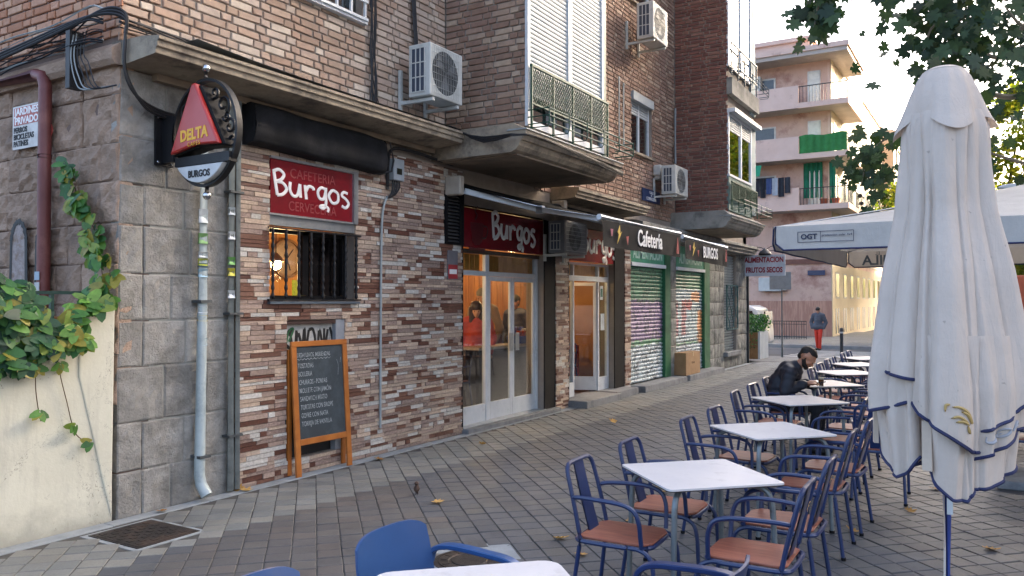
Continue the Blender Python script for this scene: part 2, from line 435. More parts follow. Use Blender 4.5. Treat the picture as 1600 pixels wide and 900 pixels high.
# openings in the street front (y0,y1,z0,z1)
H_WIN = (5.36, 6.56, 1.72, 3.12); H_HATCH = (5.58, 6.40, .16, 1.53)
H_S1 = (8.62, 10.84, .06, 3.0); H_D2 = (11.66, 13.50, .06, 2.98)
H_R1 = (14.26, 16.12, .12, 2.9); H_R2 = (16.84, 18.78, .12, 2.9); H_LW = (20.46, 21.56, .36, 2.95)
H_BW = (14.33, 15.40, 4.62, 5.78); H_BW2 = (14.0, 15.4, 7.55, 9.0); H_UW = (5.30, 6.68, 4.80, 6.2)
holes = [H_WIN, H_HATCH, H_S1, H_D2, H_R1, H_R2, H_LW, H_BW, H_BW2, H_UW]
m = MB()
for a, c, z0, z1 in wall_rects(YC + .3, 22.62, -.1, 15, holes): m.box(W - .34, W - .028, a, c, z0, z1)
m.box(W - 9, W - .028, 22.3, 22.62, -.1, 15)
m.build('front_wall', mortar, bld)
m = MB(); m.box(W - 12, W - .035, YC + .035, YC + .3, -.1, 15)
sidew = m.build('side_wall', mortar_s, bld)
m = MB(); m.box(W - 12, W - .05, YC + .1, 22.55, 14.8, 15.05); m.build('roof', cem, bld)

# ---- bricks ----
def brick_proto(k, ln, hh, dp):
    r = random.Random(k * 7 + int(ln * 1000)); c = .006
    q = [(-ln / 2, -hh / 2), (ln / 2, -hh / 2), (ln / 2, hh / 2), (-ln / 2, hh / 2)]
    q = [(a + r.uniform(-.005, .005), b + r.uniform(-.004, .004)) for a, b in q]
    d = [dp + r.uniform(-.004, .004) for _ in q]
    vs = [(a, 0, b) for a, b in q] + [(a, -dd + .005, b) for (a, b), dd in zip(q, d)] + [(a * (1 - 2 * c / ln), -dd, b * (1 - 2 * c / hh)) for (a, b), dd in zip(q, d)]
    fs = [(8, 9, 10, 11)]
    for i in range(4):
        j = (i + 1) % 4; fs += [(i, j, 4 + j, 4 + i), (4 + i, 4 + j, 8 + j, 8 + i)]
    return vs, fs
class Pieces:
    """collects small wall pieces of one thing; the 300 that show largest become objects, the rest one mesh per wall"""
    def __init__(s, name, stuffname): s.rec = []; s.name = name; s.sn = stuffname; s.protos = {}
    def add(s, wall, mat, c, u, n, ln, hh, dp):
        x, y, d = proj(c)
        if d < 1 or not (-260 < x < 1860 and -260 < y < 1000): return
        vis = 0 <= x <= 1600 and 0 <= y <= 900
        fac = abs((Vector(c) - CC).normalized().dot(n)); s.rec.append((-(ln * hh * fac / d ** 2) if vis else 1, len(s.rec), wall, mat, Vector(c), u, n, ln, hh, dp))
    def proto(s, ln, hh, dp, k): return brick_proto(k, ln, hh, dp)
    def finish(s, limit=300):
        s.rec.sort(key=lambda r: (r[0], r[1])); rests = {}; rr = random.Random(5); meshes = {}
        for i, (pri, _, wall, mat, c, u, n, ln, hh, dp) in enumerate(s.rec):
            lq = round(ln, 2); hq = round(hh, 3); k = rr.randrange(6)
            vs, fs = s.protos.setdefault((lq, hq, k), s.proto(lq, hq, dp, k))
            if i < limit and pri < 0:
                key = (lq, hq, k, mat.name)
                if key not in meshes:
                    me = bpy.data.meshes.new(s.name); me.from_pydata(vs, [], fs); me.materials.append(mat); meshes[key] = me
                o = link(s.name, meshes[key], wall, c); o.rotation_euler = (0, 0, math.atan2(u.y, u.x))
            else:
                mb, mats = rests.setdefault(wall.name, (MB(), [])); 
                if mat not in mats: mats.append(mat)
                ang = math.atan2(u.y, u.x); ca, sa = math.cos(ang), math.sin(ang)
                mb.mat(mats.index(mat)).add([(c.x + x * ca - y * sa, c.y + x * sa + y * ca, c.z + z) for x, y, z in vs], fs)
        for wn, (mb, mats) in rests.items():
            mb.build(s.sn, mats, bpy.data.objects[wn], fixn=False, kind='stuff')
BR = Pieces('brick', 'brickwork')
def lay_bricks(wall, mat, o, u, n, w, z0, z1, holes=(), ph=.078, L0=.245, jt=.015, dp=.017, hh=.062):
    """Flemish bond; u runs so that -n is behind; n outward normal"""
    o = Vector(o); u = Vector(u); n = Vector(n); row = 0; z = z0 + ph / 2
    while z < z1 - ph / 3:
        a = -random.uniform(0, .05) - (.0 if row % 2 else .19); i = row
        while a < w:
            ln = L0 if i % 2 else (L0 - jt) / 2; i += 1
            b0, b1 = max(a, 0), min(a + ln, w)
            for h in holes:
                if h[2] - .01 < z < h[3] + .01:
                    if b0 < h[0] < b1 <= h[1] + ln: b1 = min(b1, h[0])
                    elif b0 >= h[0] - .001 and b0 < h[1] < b1: b0 = h[1]
                    elif b0 >= h[0] and b1 <= h[1]: b1 = b0
            if b1 - b0 > .04:
                l2 = b1 - b0
                l2 = ln if abs(l2 - ln) < .004 else round(l2 / .02) * .02 - .002
                if l2 > .03: BR.add(wall, mat, o + u * ((b0 + b1) / 2) + ZP * (z - o.z), u, n, l2, hh, dp)
            a += ln + jt
        row += 1; z += ph
# each brick's local -y points along n when u = (n rotated +90 deg about z)
def bpal(name, pal, var, dirt, ds=1.1, dpos=(.52, .72)): return PM(name, '#888888', .9, palette=pal, vs=14, var=var, bmp=.6, bs=75, rv=.1, dirt=dirt, ds=ds, dpos=dpos, bdist=.004)
BM1 = bpal('brick_tan', ['#b09988', '#a8907c', '#baa898', '#9f8471', '#ad9582', '#c0b1a0', '#a58b78', '#967e6c'], .22, '#a8988b')
BM2 = bpal('brick_red', ['#917462', '#9b7e6a', '#876a59', '#a38975', '#8d705e', '#aa947f'], .26, '#8f7366')
BM3 = bpal('brick_orange', ['#c08c6e', '#b88060', '#c79a7c', '#ad7556', '#bd8f74', '#c8a184'], .25, '#a37a62')
BM4 = bpal('brick_dark', ['#7d5245', '#86594a', '#70483d', '#8a6353', '#7b5044', '#6b463d'], .3, '#5d4238')
m = MB(); m.box(W - .034, W - .024, 4.1, 4.12, 3.8, 3.82); bw = m.build('brick_wall', mortar, bld)
lay_bricks(bw, BM1, (W - .028, YC + .02, 3.80), YP, XP, 8.2 - YC, 3.80, 6.6, [(h[0] - YC - .02, h[1] - YC - .02, h[2], h[3]) for h in (H_UW,)])
lay_bricks(bw, BM2, (W - .028, 10.55, 3.42), YP, XP, 16.74 - 10.55, 3.42, 9.6, [(h[0] - 10.55, h[1] - 10.55, h[2], h[3]) for h in (H_BW, H_BW2)])
# side (left) gable: bricks above the stone, facing -Y ; u = +X
m = MB(); m.box(W - 3, W - 2.98, YC + .032, YC + .036, 3.9, 3.92); sbw = m.build('gable_brick_wall', mortar_s, bld)
lay_bricks(sbw, BM3, (W - 2.4, YC + .035, 3.84), XP, -YP, 2.4, 3.84, 5.2)

# ---- stone blocks (corner pier, side wall, far piers) ----
stone_g = PM('stone_grey', '#a09d96', .92, '#807d77', vs=9, bmp=1.0, bs=36, rv=.16, dirt='#66635d', ds=2.4, dpos=(.5, .72), bdist=.02)
stone_b = PM('stone_brown', '#b89d89', .95, '#9c8470', vs=6, bmp=1.0, bs=38, rv=.14, dirt='#75685f', ds=2.2, dpos=(.52, .75), bdist=.03)
stone_f = PM('stone_far', '#8b8a82', .92, '#6e6e68', vs=6, bmp=1.0, bs=30, rv=.12, dirt='#4f504c', ds=3, dpos=(.5, .65), bdist=.015)
def stone(wall, mat, o, u, n, w, h, amp, seed, thick=.05, name='stone_block', edge=.009, nu=None, nv=None, fq=6, smooth=True):
    """one rough ashlar block: lower-left corner o, faces n"""
    o, u, n = Vector(o), Vector(u), Vector(n); nu = nu or max(5, min(11, int(w / .06))); nv = nv or max(5, min(9, int(h / .06))); mb = MB(); r = random.Random(seed)
    sx = r.uniform(0, 50); g = .004; tl = [r.uniform(-.006, .006) for _ in range(4)]
    def ew(a, ln): 
        k = .014 / ln
        return 0 if a <= 0 else 1 if a >= 1 else k + (1 - 2 * k) * (a - 1 / NN[ln]) / (1 - 2 / NN[ln])
    NN = {w: nu, h: nv} if w != h else {w: nu}
    if w == h: nv = nu
    def fn(a, b):
        a = ew(a, w); b = ew(b, h)
        e = min(a, 1 - a) * w; e2 = min(b, 1 - b) * h; ed = min(e, e2)
        p = Vector((a * w * fq + sx, b * h * fq + sx * 2, seed * .37))
        dd = amp * (noise.noise(p) + .7 * noise.noise(p * 2.7) + .4 * noise.noise(p * 6))
        dd *= min(1, .3 + ed / .04); base = -edge if ed < .003 else 0
        x = g + a * (w - 2 * g) + (tl[0] * (1 - b) + tl[1] * b) * (1 if a in (0, 1) else 0)
        z = g + b * (h - 2 * g) + (tl[2] * (1 - a) + tl[3] * a) * (1 if b in (0, 1) else 0)
        return o + u * x + ZP * z + n * (dd + base)
    mb.grid(fn, nu, nv); k = len(mb.v)
    ring = [i for i in range(nu + 1)] + [(j + 1) * (nu + 1) - 1 for j in range(1, nv + 1)] + [nv * (nu + 1) + i for i in range(nu - 1, -1, -1)] + [j * (nu + 1) for j in range(nv - 1, 0, -1)]
    for i in ring: mb.v.append(tuple(Vector(mb.v[i]) - n * thick))
    for i in range(len(ring)):
        j = (i + 1) % len(ring); mb.face(ring[i], k + i, k + j, ring[j])
    c = o + u * w / 2 + ZP * h / 2
    return mb.build(name, mat, wall, org=c, smooth=smooth)
def courses(z0, z1, rng, r):
    out = []; z = z0
    while z < z1 - .1:
        hh = r.uniform(*rng); hh = z1 - z if z1 - z - hh < .18 else hh; out.append((z, hh)); z += hh
    return out
r = random.Random(11)
m = MB(); m.box(W - .3, W - .022, YC + .3, 4.93, -.1, 3.6); pier = m.build('stone_pier', PM('stone_mortar', '#8b8c86', .95, bmp=.5), bld)
sd_ = 1
for z, hh in courses(-.02, 3.6, (.30, .46), r):
    a = YC + .02; first = True
    while a < 4.9:
        w_ = r.uniform(.24, .5) if not first else r.choice((.22, .42)); first = False
        if 4.9 - a - w_ < .14: w_ = 4.9 - a
        stone(pier, stone_g, (W - .012, a, z), YP, XP, w_, hh, .013, sd_, thick=.1, nu=max(5, int(w_ / .05)), nv=7, fq=9, smooth=False); sd_ += 1; a += w_
# side wall blocks, quarry faced, facing -Y
for z, hh in courses(.9, 3.62, (.30, .42), r):
    a = W - .014; first = True
    while a > W - 2.35:
        w_ = r.uniform(.35, .75) if not first else r.choice((.24, .5)); first = False
        stone(sidew, stone_b, (a - w_, YC + .012, z), XP, -YP, w_, hh, .034, sd_, thick=.12, nu=max(6, int(w_ / .045)), nv=8, fq=9, smooth=False); sd_ += 1; a -= w_
# far piers
m = MB(); m.box(W - .1, W - .024, 16.44, 22.6, -.1, .0); fpier = m.build('far_stone_pier', PM('stone_mortar', '#6f716d', .95), bld)
for (a0, a1, zt) in ((16.44, 16.82, 3.1), (19.18, 20.42, 3.1), (21.60, 22.62, 3.1)):
    for z, hh in courses(.0, zt, (.28, .45), r):
        a = a0
        while a < a1 - .02:
            w_ = r.uniform(.25, .5)
            if a1 - a - w_ < .15: w_ = a1 - a
            stone(fpier, stone_f, (W - .012, a, z), YP, XP, w_, hh, .014, sd_, thick=.1, nu=5, nv=4); sd_ += 1; a += w_
for z, hh in courses(.0, .36, (.3, .4), r): stone(fpier, stone_f, (W - .012, 20.42, z), YP, XP, 1.18, .34, .01, sd_); sd_ += 1

# ---- ledger tile cladding ----
ST = Pieces('tile_strip', 'tile_cladding')
def strip_proto(ln, hh, dp, k):
    r = random.Random(k + int(ln * 777)); d = r.choice((.004, .008, .011, .014)); vs = []
    q = [(-ln / 2 + .001, -hh / 2 + .001), (ln / 2 - .001, -hh / 2 + .001), (ln / 2 - .001, hh / 2 - .001), (-ln / 2 + .001, hh / 2 - .001)]
    dd = [d + r.uniform(-.003, .003) for _ in q]
    vs = [(a, 0, b) for a, b in q] + [(a * .985, -e - .012, b * .93) for (a, b), e in zip(q, dd)]
    fs = [(4, 5, 6, 7)] + [(i, (i + 1) % 4, 4 + (i + 1) % 4, 4 + i) for i in range(4)]
    return vs, fs
ST.proto = lambda ln, hh, dp, k: strip_proto(ln, hh, dp, k)
def stripmat(name, col, col2, vs=5):
    mm, t, b = newmat(name); st = stretch(t, (1, 9, 40))
    n1 = wnoise(t, 2.2, 6, .75, st); n2 = wnoise(t, 38, 5, .7)
    c = mixc(t, rampn(t, n1, [(.35, (0, 0, 0, 1)), (.65, (1, 1, 1, 1))]), hx(col), hx(col2))
    c = mixc(t, 1, c, rampn(t, n2, [(.3, (.7, .68, .66, 1)), (.65, (1.1, 1.1, 1.1, 1))]), 'MULTIPLY')
    k = mth(t, 'ADD', mth(t, 'MULTIPLY', rnd(t), .3), .85); cc = N(t, 'ShaderNodeCombineColor')
    for i in range(3): L(t, k, cc.inputs[i])
    L(t, mixc(t, 1, c, cc.outputs[0], 'MULTIPLY'), b.inputs['Base Color']); b.inputs['Roughness'].default_value = .62
    bump(t, b, n1, .5, .004); return mm
SMS = [(stripmat('strip_white', '#c5c2bb', '#aea89f'), 15), (stripmat('strip_beige', '#bda995', '#a8927f'), 25), (stripmat('strip_taupe', '#a59082', '#8f7a6d'), 22),
       (stripmat('strip_brown', '#74503f', '#5f3d31'), 14), (stripmat('strip_maroon', '#66402f', '#4e2c25'), 6), (stripmat('strip_mottled', '#a48f84', '#6f5b50'), 18)]
grout = PM('tile_grout', '#6d5d52', .9)
m = MB(); m.box(W - .028, W - .02, 4.96, 4.98, 1, 1.02); tw = m.build('tiled_wall', grout, bld)
def lay_strips(y0, y1, z0, z1, holes, seed):
    r = random.Random(seed); mod = .46; rows = []; z = z0
    wts = [w for _, w in SMS]
    while z < z1 - .015:
        hh = r.choice((.03, .038, .038, .046, .052)); hh = min(hh, z1 - z); rows.append((z, hh)); z += hh
    for ri, (z, hh) in enumerate(rows):
        a = y0 - .001
        while a < y1 - .005:
            ln = r.choice((.08, .12, .16, .2, .24, .3, .38)); nm = y0 + (math.floor((a - y0) / mod + 1e-6) + 1) * mod
            if (ri // 8) % 2 == 0 and a + ln > nm - .05: ln = nm - a
            ln = min(ln, y1 - a); b0, b1 = a, a + ln; a += ln
            segs = [(b0, b1)]
            for h in holes:
                if h[2] < z + hh / 2 < h[3]: segs = [q for s0, s1 in segs for q in ((s0, min(s1, h[0])), (max(s0, h[1]), s1)) if q[1] - q[0] > .012]
            for s0, s1 in segs:
                mt = r.choices([q for q, _ in SMS], wts)[0]
                ST.add(tw, mt, (W - .02, (s0 + s1) / 2, z + hh / 2), YP, XP, max(.02, round((s1 - s0) / .01) * .01), hh, .01)
lay_strips(4.97, 8.60, .0, 3.42, [H_WIN, (H_HATCH[0], H_HATCH[1], .16, 1.53), (8.2, 8.62, 2.44, 3.15)], 1)
lay_strips(11.20, 11.64, .0, 3.0, [], 2)
lay_strips(13.96, 14.24, .0, 3.0, [], 3)
ST.finish(300)

# ---- cornices and bay slabs ----
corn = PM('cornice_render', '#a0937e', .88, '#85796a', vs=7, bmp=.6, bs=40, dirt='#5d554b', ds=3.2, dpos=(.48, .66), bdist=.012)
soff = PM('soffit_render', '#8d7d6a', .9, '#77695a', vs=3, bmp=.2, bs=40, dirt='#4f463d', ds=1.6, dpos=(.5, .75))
zinc = PM('zinc_flashing', '#a3abaf', .45, '#8a9296', vs=6, metal=.5, dirt='#6f7172', ds=4)
def moulding(name, prof, y0, y1, mat, parent=bld):
    m = MB(); m.prism(prof, (W, y0, 0), XP, ZP, YP * (y1 - y0)); return m.build(name, mat, parent)
P1 = [(-.1, 3.60), (.12, 3.60), (.45, 3.625), (.46, 3.63), (.465, 3.67), (.485, 3.68), (.485, 3.72), (.505, 3.73), (.505, 3.755), (.30, 3.785), (-.1, 3.80)]
c1 = moulding('cornice', P1, YC + .006, 7.925, corn)
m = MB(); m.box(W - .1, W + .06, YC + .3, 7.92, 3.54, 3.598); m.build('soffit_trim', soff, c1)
m = MB(); pts = []
for i in range(25):
    yy = YC + .35 + i * (7.88 - YC - .35) / 24; lift = .05 * math.exp(-i / 4) ; pts.append((yy, lift))
for (ya, la), (yb, lb) in zip(pts, pts[1:]):
    m.add([(W + .03, ya, 3.85), (W + .03, yb, 3.85), (W + .28, yb, 3.812 + lb * .2), (W + .28, ya, 3.812 + la * .2), (W + .51, ya, 3.772 + la), (W + .51, yb, 3.772 + lb)], [(0, 1, 2, 3), (3, 2, 5, 4)])
fl = m.build('flashing', zinc, c1, smooth=True, fixn=False)
P2 = [(-.1, 3.30), (.3, 3.32), (.42, 3.33), (.42, 3.37), (.45, 3.38), (.45, 3.42), (.48, 3.43), (.48, 3.48), (-.1, 3.54)]
moulding('cornice', P2, 11.05, 14.0, corn)
P3 = [(-.1, 2.98), (.22, 3.0), (.22, 3.06), (.27, 3.08), (.27, 3.14), (.32, 3.16), (.32, 3.22), (.2, 3.26), (-.1, 3.28)]
c3 = moulding('cornice', P3, 14.05, 22.64, PM('cornice_far', '#8d8b84', .85, '#74736d', vs=5, bmp=.4, bs=40, dirt='#55544f', ds=2.5))
# stone sill running round the side wall
m = MB(); m.prism([(.0, 3.60), (.07, 3.60), (.10, 3.64), (.10, 3.72), (.0, 3.80)], (W - 12, YC + .03, 0), -YP, ZP, XP * 12.02); m.build('string_course', stone_b, sidew)
def bay(yb0, yb1, xb, zb, zslab, brickm, nm):
    m = MB(); m.box(W - .02, xb - .03, yb0 + .03, yb1 - .03, zb, 15); b_ = m.build('bay_wall', mortar, bld)
    e = .26
    mm = MB()
    mm.prism([(W - .05, zslab), (xb - .06, zslab + .005), (xb + .01, zslab + .03), (xb + .05, zslab + .075), (xb + .075, zslab + .13), (xb + .10, zslab + .14), (xb + .12, zslab + .19), (xb + .15, zslab + .20), (xb + .15, zslab + .25), (xb - .02, zb + .002), (W - .05, zb + .002)], (0, yb0 - e, 0), XP, ZP, YP * (yb1 - yb0 + 2 * e))
    sl_ = mm.build('bay_slab', corn if brickm is BM2 else MATS['cornice_far'], b_)
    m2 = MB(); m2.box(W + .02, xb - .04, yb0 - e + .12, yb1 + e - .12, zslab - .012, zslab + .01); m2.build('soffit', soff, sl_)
    m2 = MB(); m2.box(xb - .1, xb + .165, yb0 - e - .012, yb1 + e + .012, zslab + .252, zslab + .268); m2.build('flashing', zinc, sl_)
    lay_bricks(b_, brickm, (W, yb0 + .03, zb), XP, -YP, xb - W, zb, 9.6)
    return b_
B1 = (8.22, 10.50, -4.77); bay1 = bay(*B1, 3.80, 3.46, BM2, 'b')
B2 = (16.74, 19.0, -4.80); bay2 = bay(*B2, 3.62, 3.25, BM4, 'b')
BR.finish(300)
# ---------------- openings of the street front ----------------
alu = PM('aluminium', '#aeb3b5', .38, '#9aa0a3', vs=8, metal=.75, dirt='#7d8183', ds=5, dpos=(.55, .8))
aluw = PM('white_aluminium', '#c9cdd0', .4, '#b9bfc3', vs=6, dirt='#93979a', ds=4, dpos=(.58, .8))
blackp = PM('black_paint', '#0e0e10', .62, '#151517', vs=4, rv=.05, dirt='#1d1d1e', ds=5, spec=.15)
blackw = PM('wrought_iron', '#121316', .5, '#191a1e', vs=20, bmp=.2, bs=200, metal=.3)
redp = PM('red_acrylic', '#7d1420', .22, '#6d101b', vs=1.5, dirt='#5d1019', ds=1.5, spec=.6)
redd = PM('red_acrylic_faded_print', '#8f3b3d', .35, vs=9, var=.1)
whitel = PM('white_lettering', '#e6e4e2', .5, vs=10, var=.06)
conc = PM('step_concrete', '#7d7f80', .9, '#6a6c6d', vs=6, bmp=.5, bs=60, dirt='#535557', ds=2.5)
greenp = PM('green_paint', '#22603c', .55, '#1b5033', vs=4, dirt='#163f2a', ds=3)
pane = GLASS('shop_glass', (.92, .95, .94, 1), 0, .95)
pane2 = GLASS('window_glass', (.75, .8, .8, 1), 0, .80)
def hand(parent, mat, strokes, at, u, v, sc, r, flat=.35, name='lettering', n=6):
    at, u, v = Vector(at), Vector(u), Vector(v); w = u.cross(v); mb = MB()
    for st in strokes:
        pts = smoothpath([(a, b, 0) for a, b in st], 5) if len(st) > 2 else [Vector((a, b, 0)) for a, b in st]
        k0 = len(mb.v); mb.tube([p * sc for p in pts], r, n)
        for i in range(k0, len(mb.v)):
            p = mb.v[i]; mb.v[i] = tuple(at + u * p[0] + v * p[1] + w * p[2] * flat)
    return mb.build(name, mat, parent, smooth=True)
BURGOS = [[(.02, .62), (.05, .3), (.08, .02)], [(.0, .6), (.16, .66), (.28, .56), (.2, .42), (.07, .36)], [(.07, .36), (.24, .34), (.33, .2), (.22, .06), (.07, .02)],
          [(.44, .40), (.42, .2), (.50, .06), (.62, .1), (.70, .38)], [(.70, .38), (.70, .04)],
          [(.84, .38), (.86, .02)], [(.86, .22), (.94, .36), (1.06, .34), (1.08, .28)],
          [(1.42, .36), (1.30, .38), (1.20, .26), (1.24, .1), (1.36, .1), (1.43, .3), (1.44, .4)], [(1.43, .3), (1.42, -.02), (1.34, -.16), (1.24, -.12), (1.36, -.08), (1.48, -.14), (1.46, -.24)],
          [(1.62, .36), (1.52, .2), (1.62, .02), (1.78, .08), (1.80, .28), (1.68, .36), (1.60, .34)],
          [(2.10, .34), (1.98, .36), (1.92, .26), (2.04, .18), (2.12, .06), (2.02, -.06), (1.90, -.02)]]
def bars(parent, mat, pts, r, name='bar', n=6): 
    mb = MB(); mb.tube(pts, r, n); return mb.build(name, mat, parent, smooth=True)
# --- cafe window with red sign above ---
y0, y1 = H_WIN[0], H_WIN[1]
win = MB().box(W - .2, W - .15, y0, y1, 1.72, 1.78).build('window', blackp, bld)
m = MB()
for a, c in ((y0, y0 + .05), (5.92, 6.0), (y1 - .06, y1)): m.box(W - .19, W - .14, a, c, 1.781, 2.46)
m.box(W - .19, W - .14, y0, y1, 2.40, 2.459); m.build('frame', blackp, win)
MB().box(W - .169, W - .163, y0 + .05, 5.92, 1.78, 2.4).build('pane', pane, win)
MB().box(W - .175, W - .165, 6.0, y1 - .06, 1.78, 2.4).build('dark_pane', PM('dark_glass', '#0d0b0b', .1), win)
MB().box(W - .02, W + .045, y0 - .03, y1 + .03, 1.695, 1.72).build('sill', PM('sill_metal', '#5b6670', .5, metal=.4), win)
for z in (2.43, 1.735): MB().box(W + .012, W + .04, y0 - .04, y1 + .05, z - .009, z + .009).build('grille_rail', blackw, win)
prof = [(.008, 0)]
rb = random.Random(2)
for i in range(1, 34):
    z = i * .68 / 34; k = i % 4; prof.append(((.011, .019, .017, .012)[k] if (i < 12 or 18 < i < 30) else (.014 if i % 9 else .02), z))
prof.append((.008, .68))
bme = None
for i in range(8):
    yy = y0 + .015 + i * (y1 - y0 - .03) / 7
    if bme is None:
        o = MB().lathe(prof, (W + .026, yy, 1.745), 10).build('baluster', blackw, win, smooth='all', org=(W + .026, yy, 1.745)); bme = o.data
    else: link('baluster', bme, win, (W + .026, yy, 1.745))
MB().box(W - .1, W - .02, y0, y1, 2.46, 2.56).build('lintel_panel', alu, win)
# red sign "CAFETERIA Burgos CERVECERIA"
sg = thing('shop_sign', 'red cafeteria sign with white handwritten name above the barred window', 'sign', (W, (y0 + y1) / 2, 2.56))
MB().box(W - .06, W - .005, y0 + .01, y1 - .045, 2.575, 3.10).build('panel', redp, sg)
m = MB(); m.box(W - .02, W + .02, y0 - .01, y1 + .02, 3.10, 3.125); m.box(W - .02, W + .02, y1 - .045, y1 + .02, 2.56, 3.10); m.box(W - .02, W + .008, y0 - .01, y1 + .02, 2.555, 2.574); m.build('frame', alu, sg)
yc = (y0 + y1) / 2 - .03
text('CAFETERIA', .135, redd, sg, (W - .003, yc, 2.985), YP, ZP, sx=.95, extr=.001)
text('CERVECERIA', .135, redd, sg, (W - .003, yc, 2.66), YP, ZP, sx=.88, extr=.001)
hand(sg, whitel, BURGOS, (W - .003, y0 + .055, 2.745), YP, (0, -.06, .80), .49, .019)
# service hatch
y0, y1, z0, z1 = H_HATCH
ht = MB().box(W - .12, W - .09, y0, y1, z0, 1.2).build('service_hatch', PM('hatch_dark', '#1d1c1d', .6), bld)
MB().box(W - .1, W - .06, y0, y1 - .1, 1.2, z1 - .04).build('panel', PM('hatch_panel', '#b9b8b2', .7, '#9a9994', dirt='#77756f', ds=6), ht)
MB().box(W - .08, W - .01, y1 - .13, y1, z0, z1).build('jamb', PM('jamb_grey', '#8d9196', .5), ht)
MB().box(W - .08, W - .012, y0, y1 - .13, z1 - .04, z1).build('head', PM('brown_paint', '#3b2620', .6), ht)
gp = PM('graffiti_black', '#141516', .6); tagst = []
for i, g in enumerate(([(0, .0), (.06, .2), (.1, .02), (.0, .1), (.12, .22)], [(.16, .2), (.15, .0), (.18, .18), (.24, .05), (.27, .22), (.28, .0)], [(.33, .2), (.31, .05), (.37, 0), (.42, .08), (.39, .2), (.33, .2)], [(.46, 0), (.48, .2), (.54, .0), (.55, .21)], [(.60, .2), (.58, .05), (.63, 0), (.67, .1), (.63, .22)])): tagst.append(g)
hand(ht, gp, tagst, (W - .058, y0 + .02, 1.23), YP, ZP, 1.0, .017, .1, 'graffiti')
hand(ht, PM('graffiti_green', '#1f5a35', .6), [[(0, .02), (.05, .2), (.11, .22), (.05, .1)]], (W - .057, y0 + .03, 1.22), YP, ZP, 1.0, .013, .1, 'graffiti')
# rolled dark tarpaulin box above
m = MB(); cs = [(-.02, .37), (.10, .38), (.15, .34), (.165, .2), (.16, .08), (.13, .015), (.06, .0), (-.02, .0)]
def fnT(a, b):
    k = a * (len(cs) - 1); i = min(int(k), len(cs) - 2); f = k - i; x = cs[i][0] * (1 - f) + cs[i+1][0] * f; z = cs[i][1] * (1 - f) + cs[i+1][1] * f
    e = min(1, (1 - b) / .05) ** .4 if b > .95 else 1
    w_ = .008 * math.sin(b * 22 + z * 9) + .006 * noise.noise(Vector((b * 9, z * 9, 0)))
    return Vector((W + .02 + (x + w_) * (.6 + .4 * e), 5.02 + b * 1.93, 3.175 + .19 + (z - .19) * (.75 + .25 * e) + .006 * math.sin(b * 11) - .03 * b))
m.grid(fnT, 21, 40); tarp = PM('black_tarpaulin', '#1a1b1e', .8, '#131416', vs=5, bmp=.25, bs=300, dirt='#27282c', ds=3, spec=.25)
tb = thing('rolled_awning', 'rolled up black awning tarpaulin above the red cafeteria sign', 'awning', (W, 5.98, 3.17))
m.build('tarpaulin', tarp, tb, smooth='all', fixn=False)
for yy in (5.02, 6.945): MB().prism([(a * (.98 if yy < 6 else .6), b) for a, b in cs], (W + .022, yy, 3.175 if yy < 6 else 3.15), XP, ZP, YP * .004).build('end_cap', tarp, tb)
bars(tb, blackw, [(W + .17, 6.93, 3.5), (W + .19, 6.97, 3.3), (W + .17, 6.96, 3.18), (W + .1, 6.85, 3.14), (W + .02, 6.72, 3.15)], .012, 'strap')
# --- shopfront 1 ---
sf = MB().box(W - .22, W - .05, 8.60, 11.20, 2.98, 3.42).build('shopfront', blackp, bld)
MB().box(W - .3, W - .01, 10.845, 11.2, .05, 2.979).build('column', blackp, sf)
MB().box(W - .3, W + .0, 8.585, 8.62, .03, 2.979).build('jamb', blackp, sf)
MB().box(W - .2, W - .1, 8.63, 10.84, 2.375, 2.43).build('head_rail', PM('dark_rail', '#4b4038', .6), sf)
XG = W - .16
fr = MB()
for a, c in ((8.625, 8.66), (9.36, 9.44), (10.775, 10.835)): fr.box(XG - .03, XG + .035, a, c, .06, 2.372)
fr.box(XG - .03, XG + .03, 8.66, 9.36, 2.075, 2.14); fr.box(XG - .03, XG + .03, 9.44, 10.775, 2.075, 2.14)
fr.box(XG - .03, XG + .028, 8.66, 9.36, .06, .30); fr.build('frame', aluw, sf, bev=.004)
MB().box(XG - .004, XG + .002, 8.66, 9.36, .30, 2.075).build('pane', pane, sf)
for a, c in ((8.66, 9.36), (9.44, 10.775)): MB().box(XG - .006, XG, a, c, 2.14, 2.372).build('pane', pane, sf)
def door_leaf(parent, y0, y1, zb, zt, hinge=None, ang=0, name='door', hy=None, st=.055):
    """aluminium glazed leaf in local frame at hinge"""
    o = Vector((XG, y0, 0)) if hinge is None else Vector(hinge)
    d = MB(); w_ = y1 - y0; u = Vector((-math.sin(ang), math.cos(ang), 0)); n = Vector((math.cos(ang), math.sin(ang), 0))
    def bx(mb, a, c, z0, z1, t0=-.02, t1=.02): mb.obox(o + u * (a + c) / 2 + n * (t0 + t1) / 2 + ZP * (z0 + z1) / 2, u * (c - a) / 2, n * (t1 - t0) / 2, ZP * (z1 - z0) / 2)
    bx(d, 0, st, zb, zt); bx(d, w_ - st, w_, zb, zt); bx(d, st, w_ - st, zb, zb + .24, -.019, .019); bx(d, st, w_ - st, zt - .06, zt, -.019, .019)
    dl = d.build(name, aluw, parent, bev=.003)
    g = MB(); bx(g, st, w_ - st, zb + .24, zt - .06, -.003, .003); g.build('pane', pane, dl)
    if hy is not None:
        h_ = MB(); bx(h_, hy - .05, hy + .05, 1.0, 1.26, .04, .055); bx(h_, hy - .01, hy + .01, 1.04, 1.06, .02, .04); bx(h_, hy - .01, hy + .01, 1.2, 1.22, .02, .04); h_.build('handle', alu, dl)
    return dl
door_leaf(sf, 9.445, 10.09, .065, 2.07, hy=.56); door_leaf(sf, 10.095, 10.77, .065, 2.07, hy=.09)
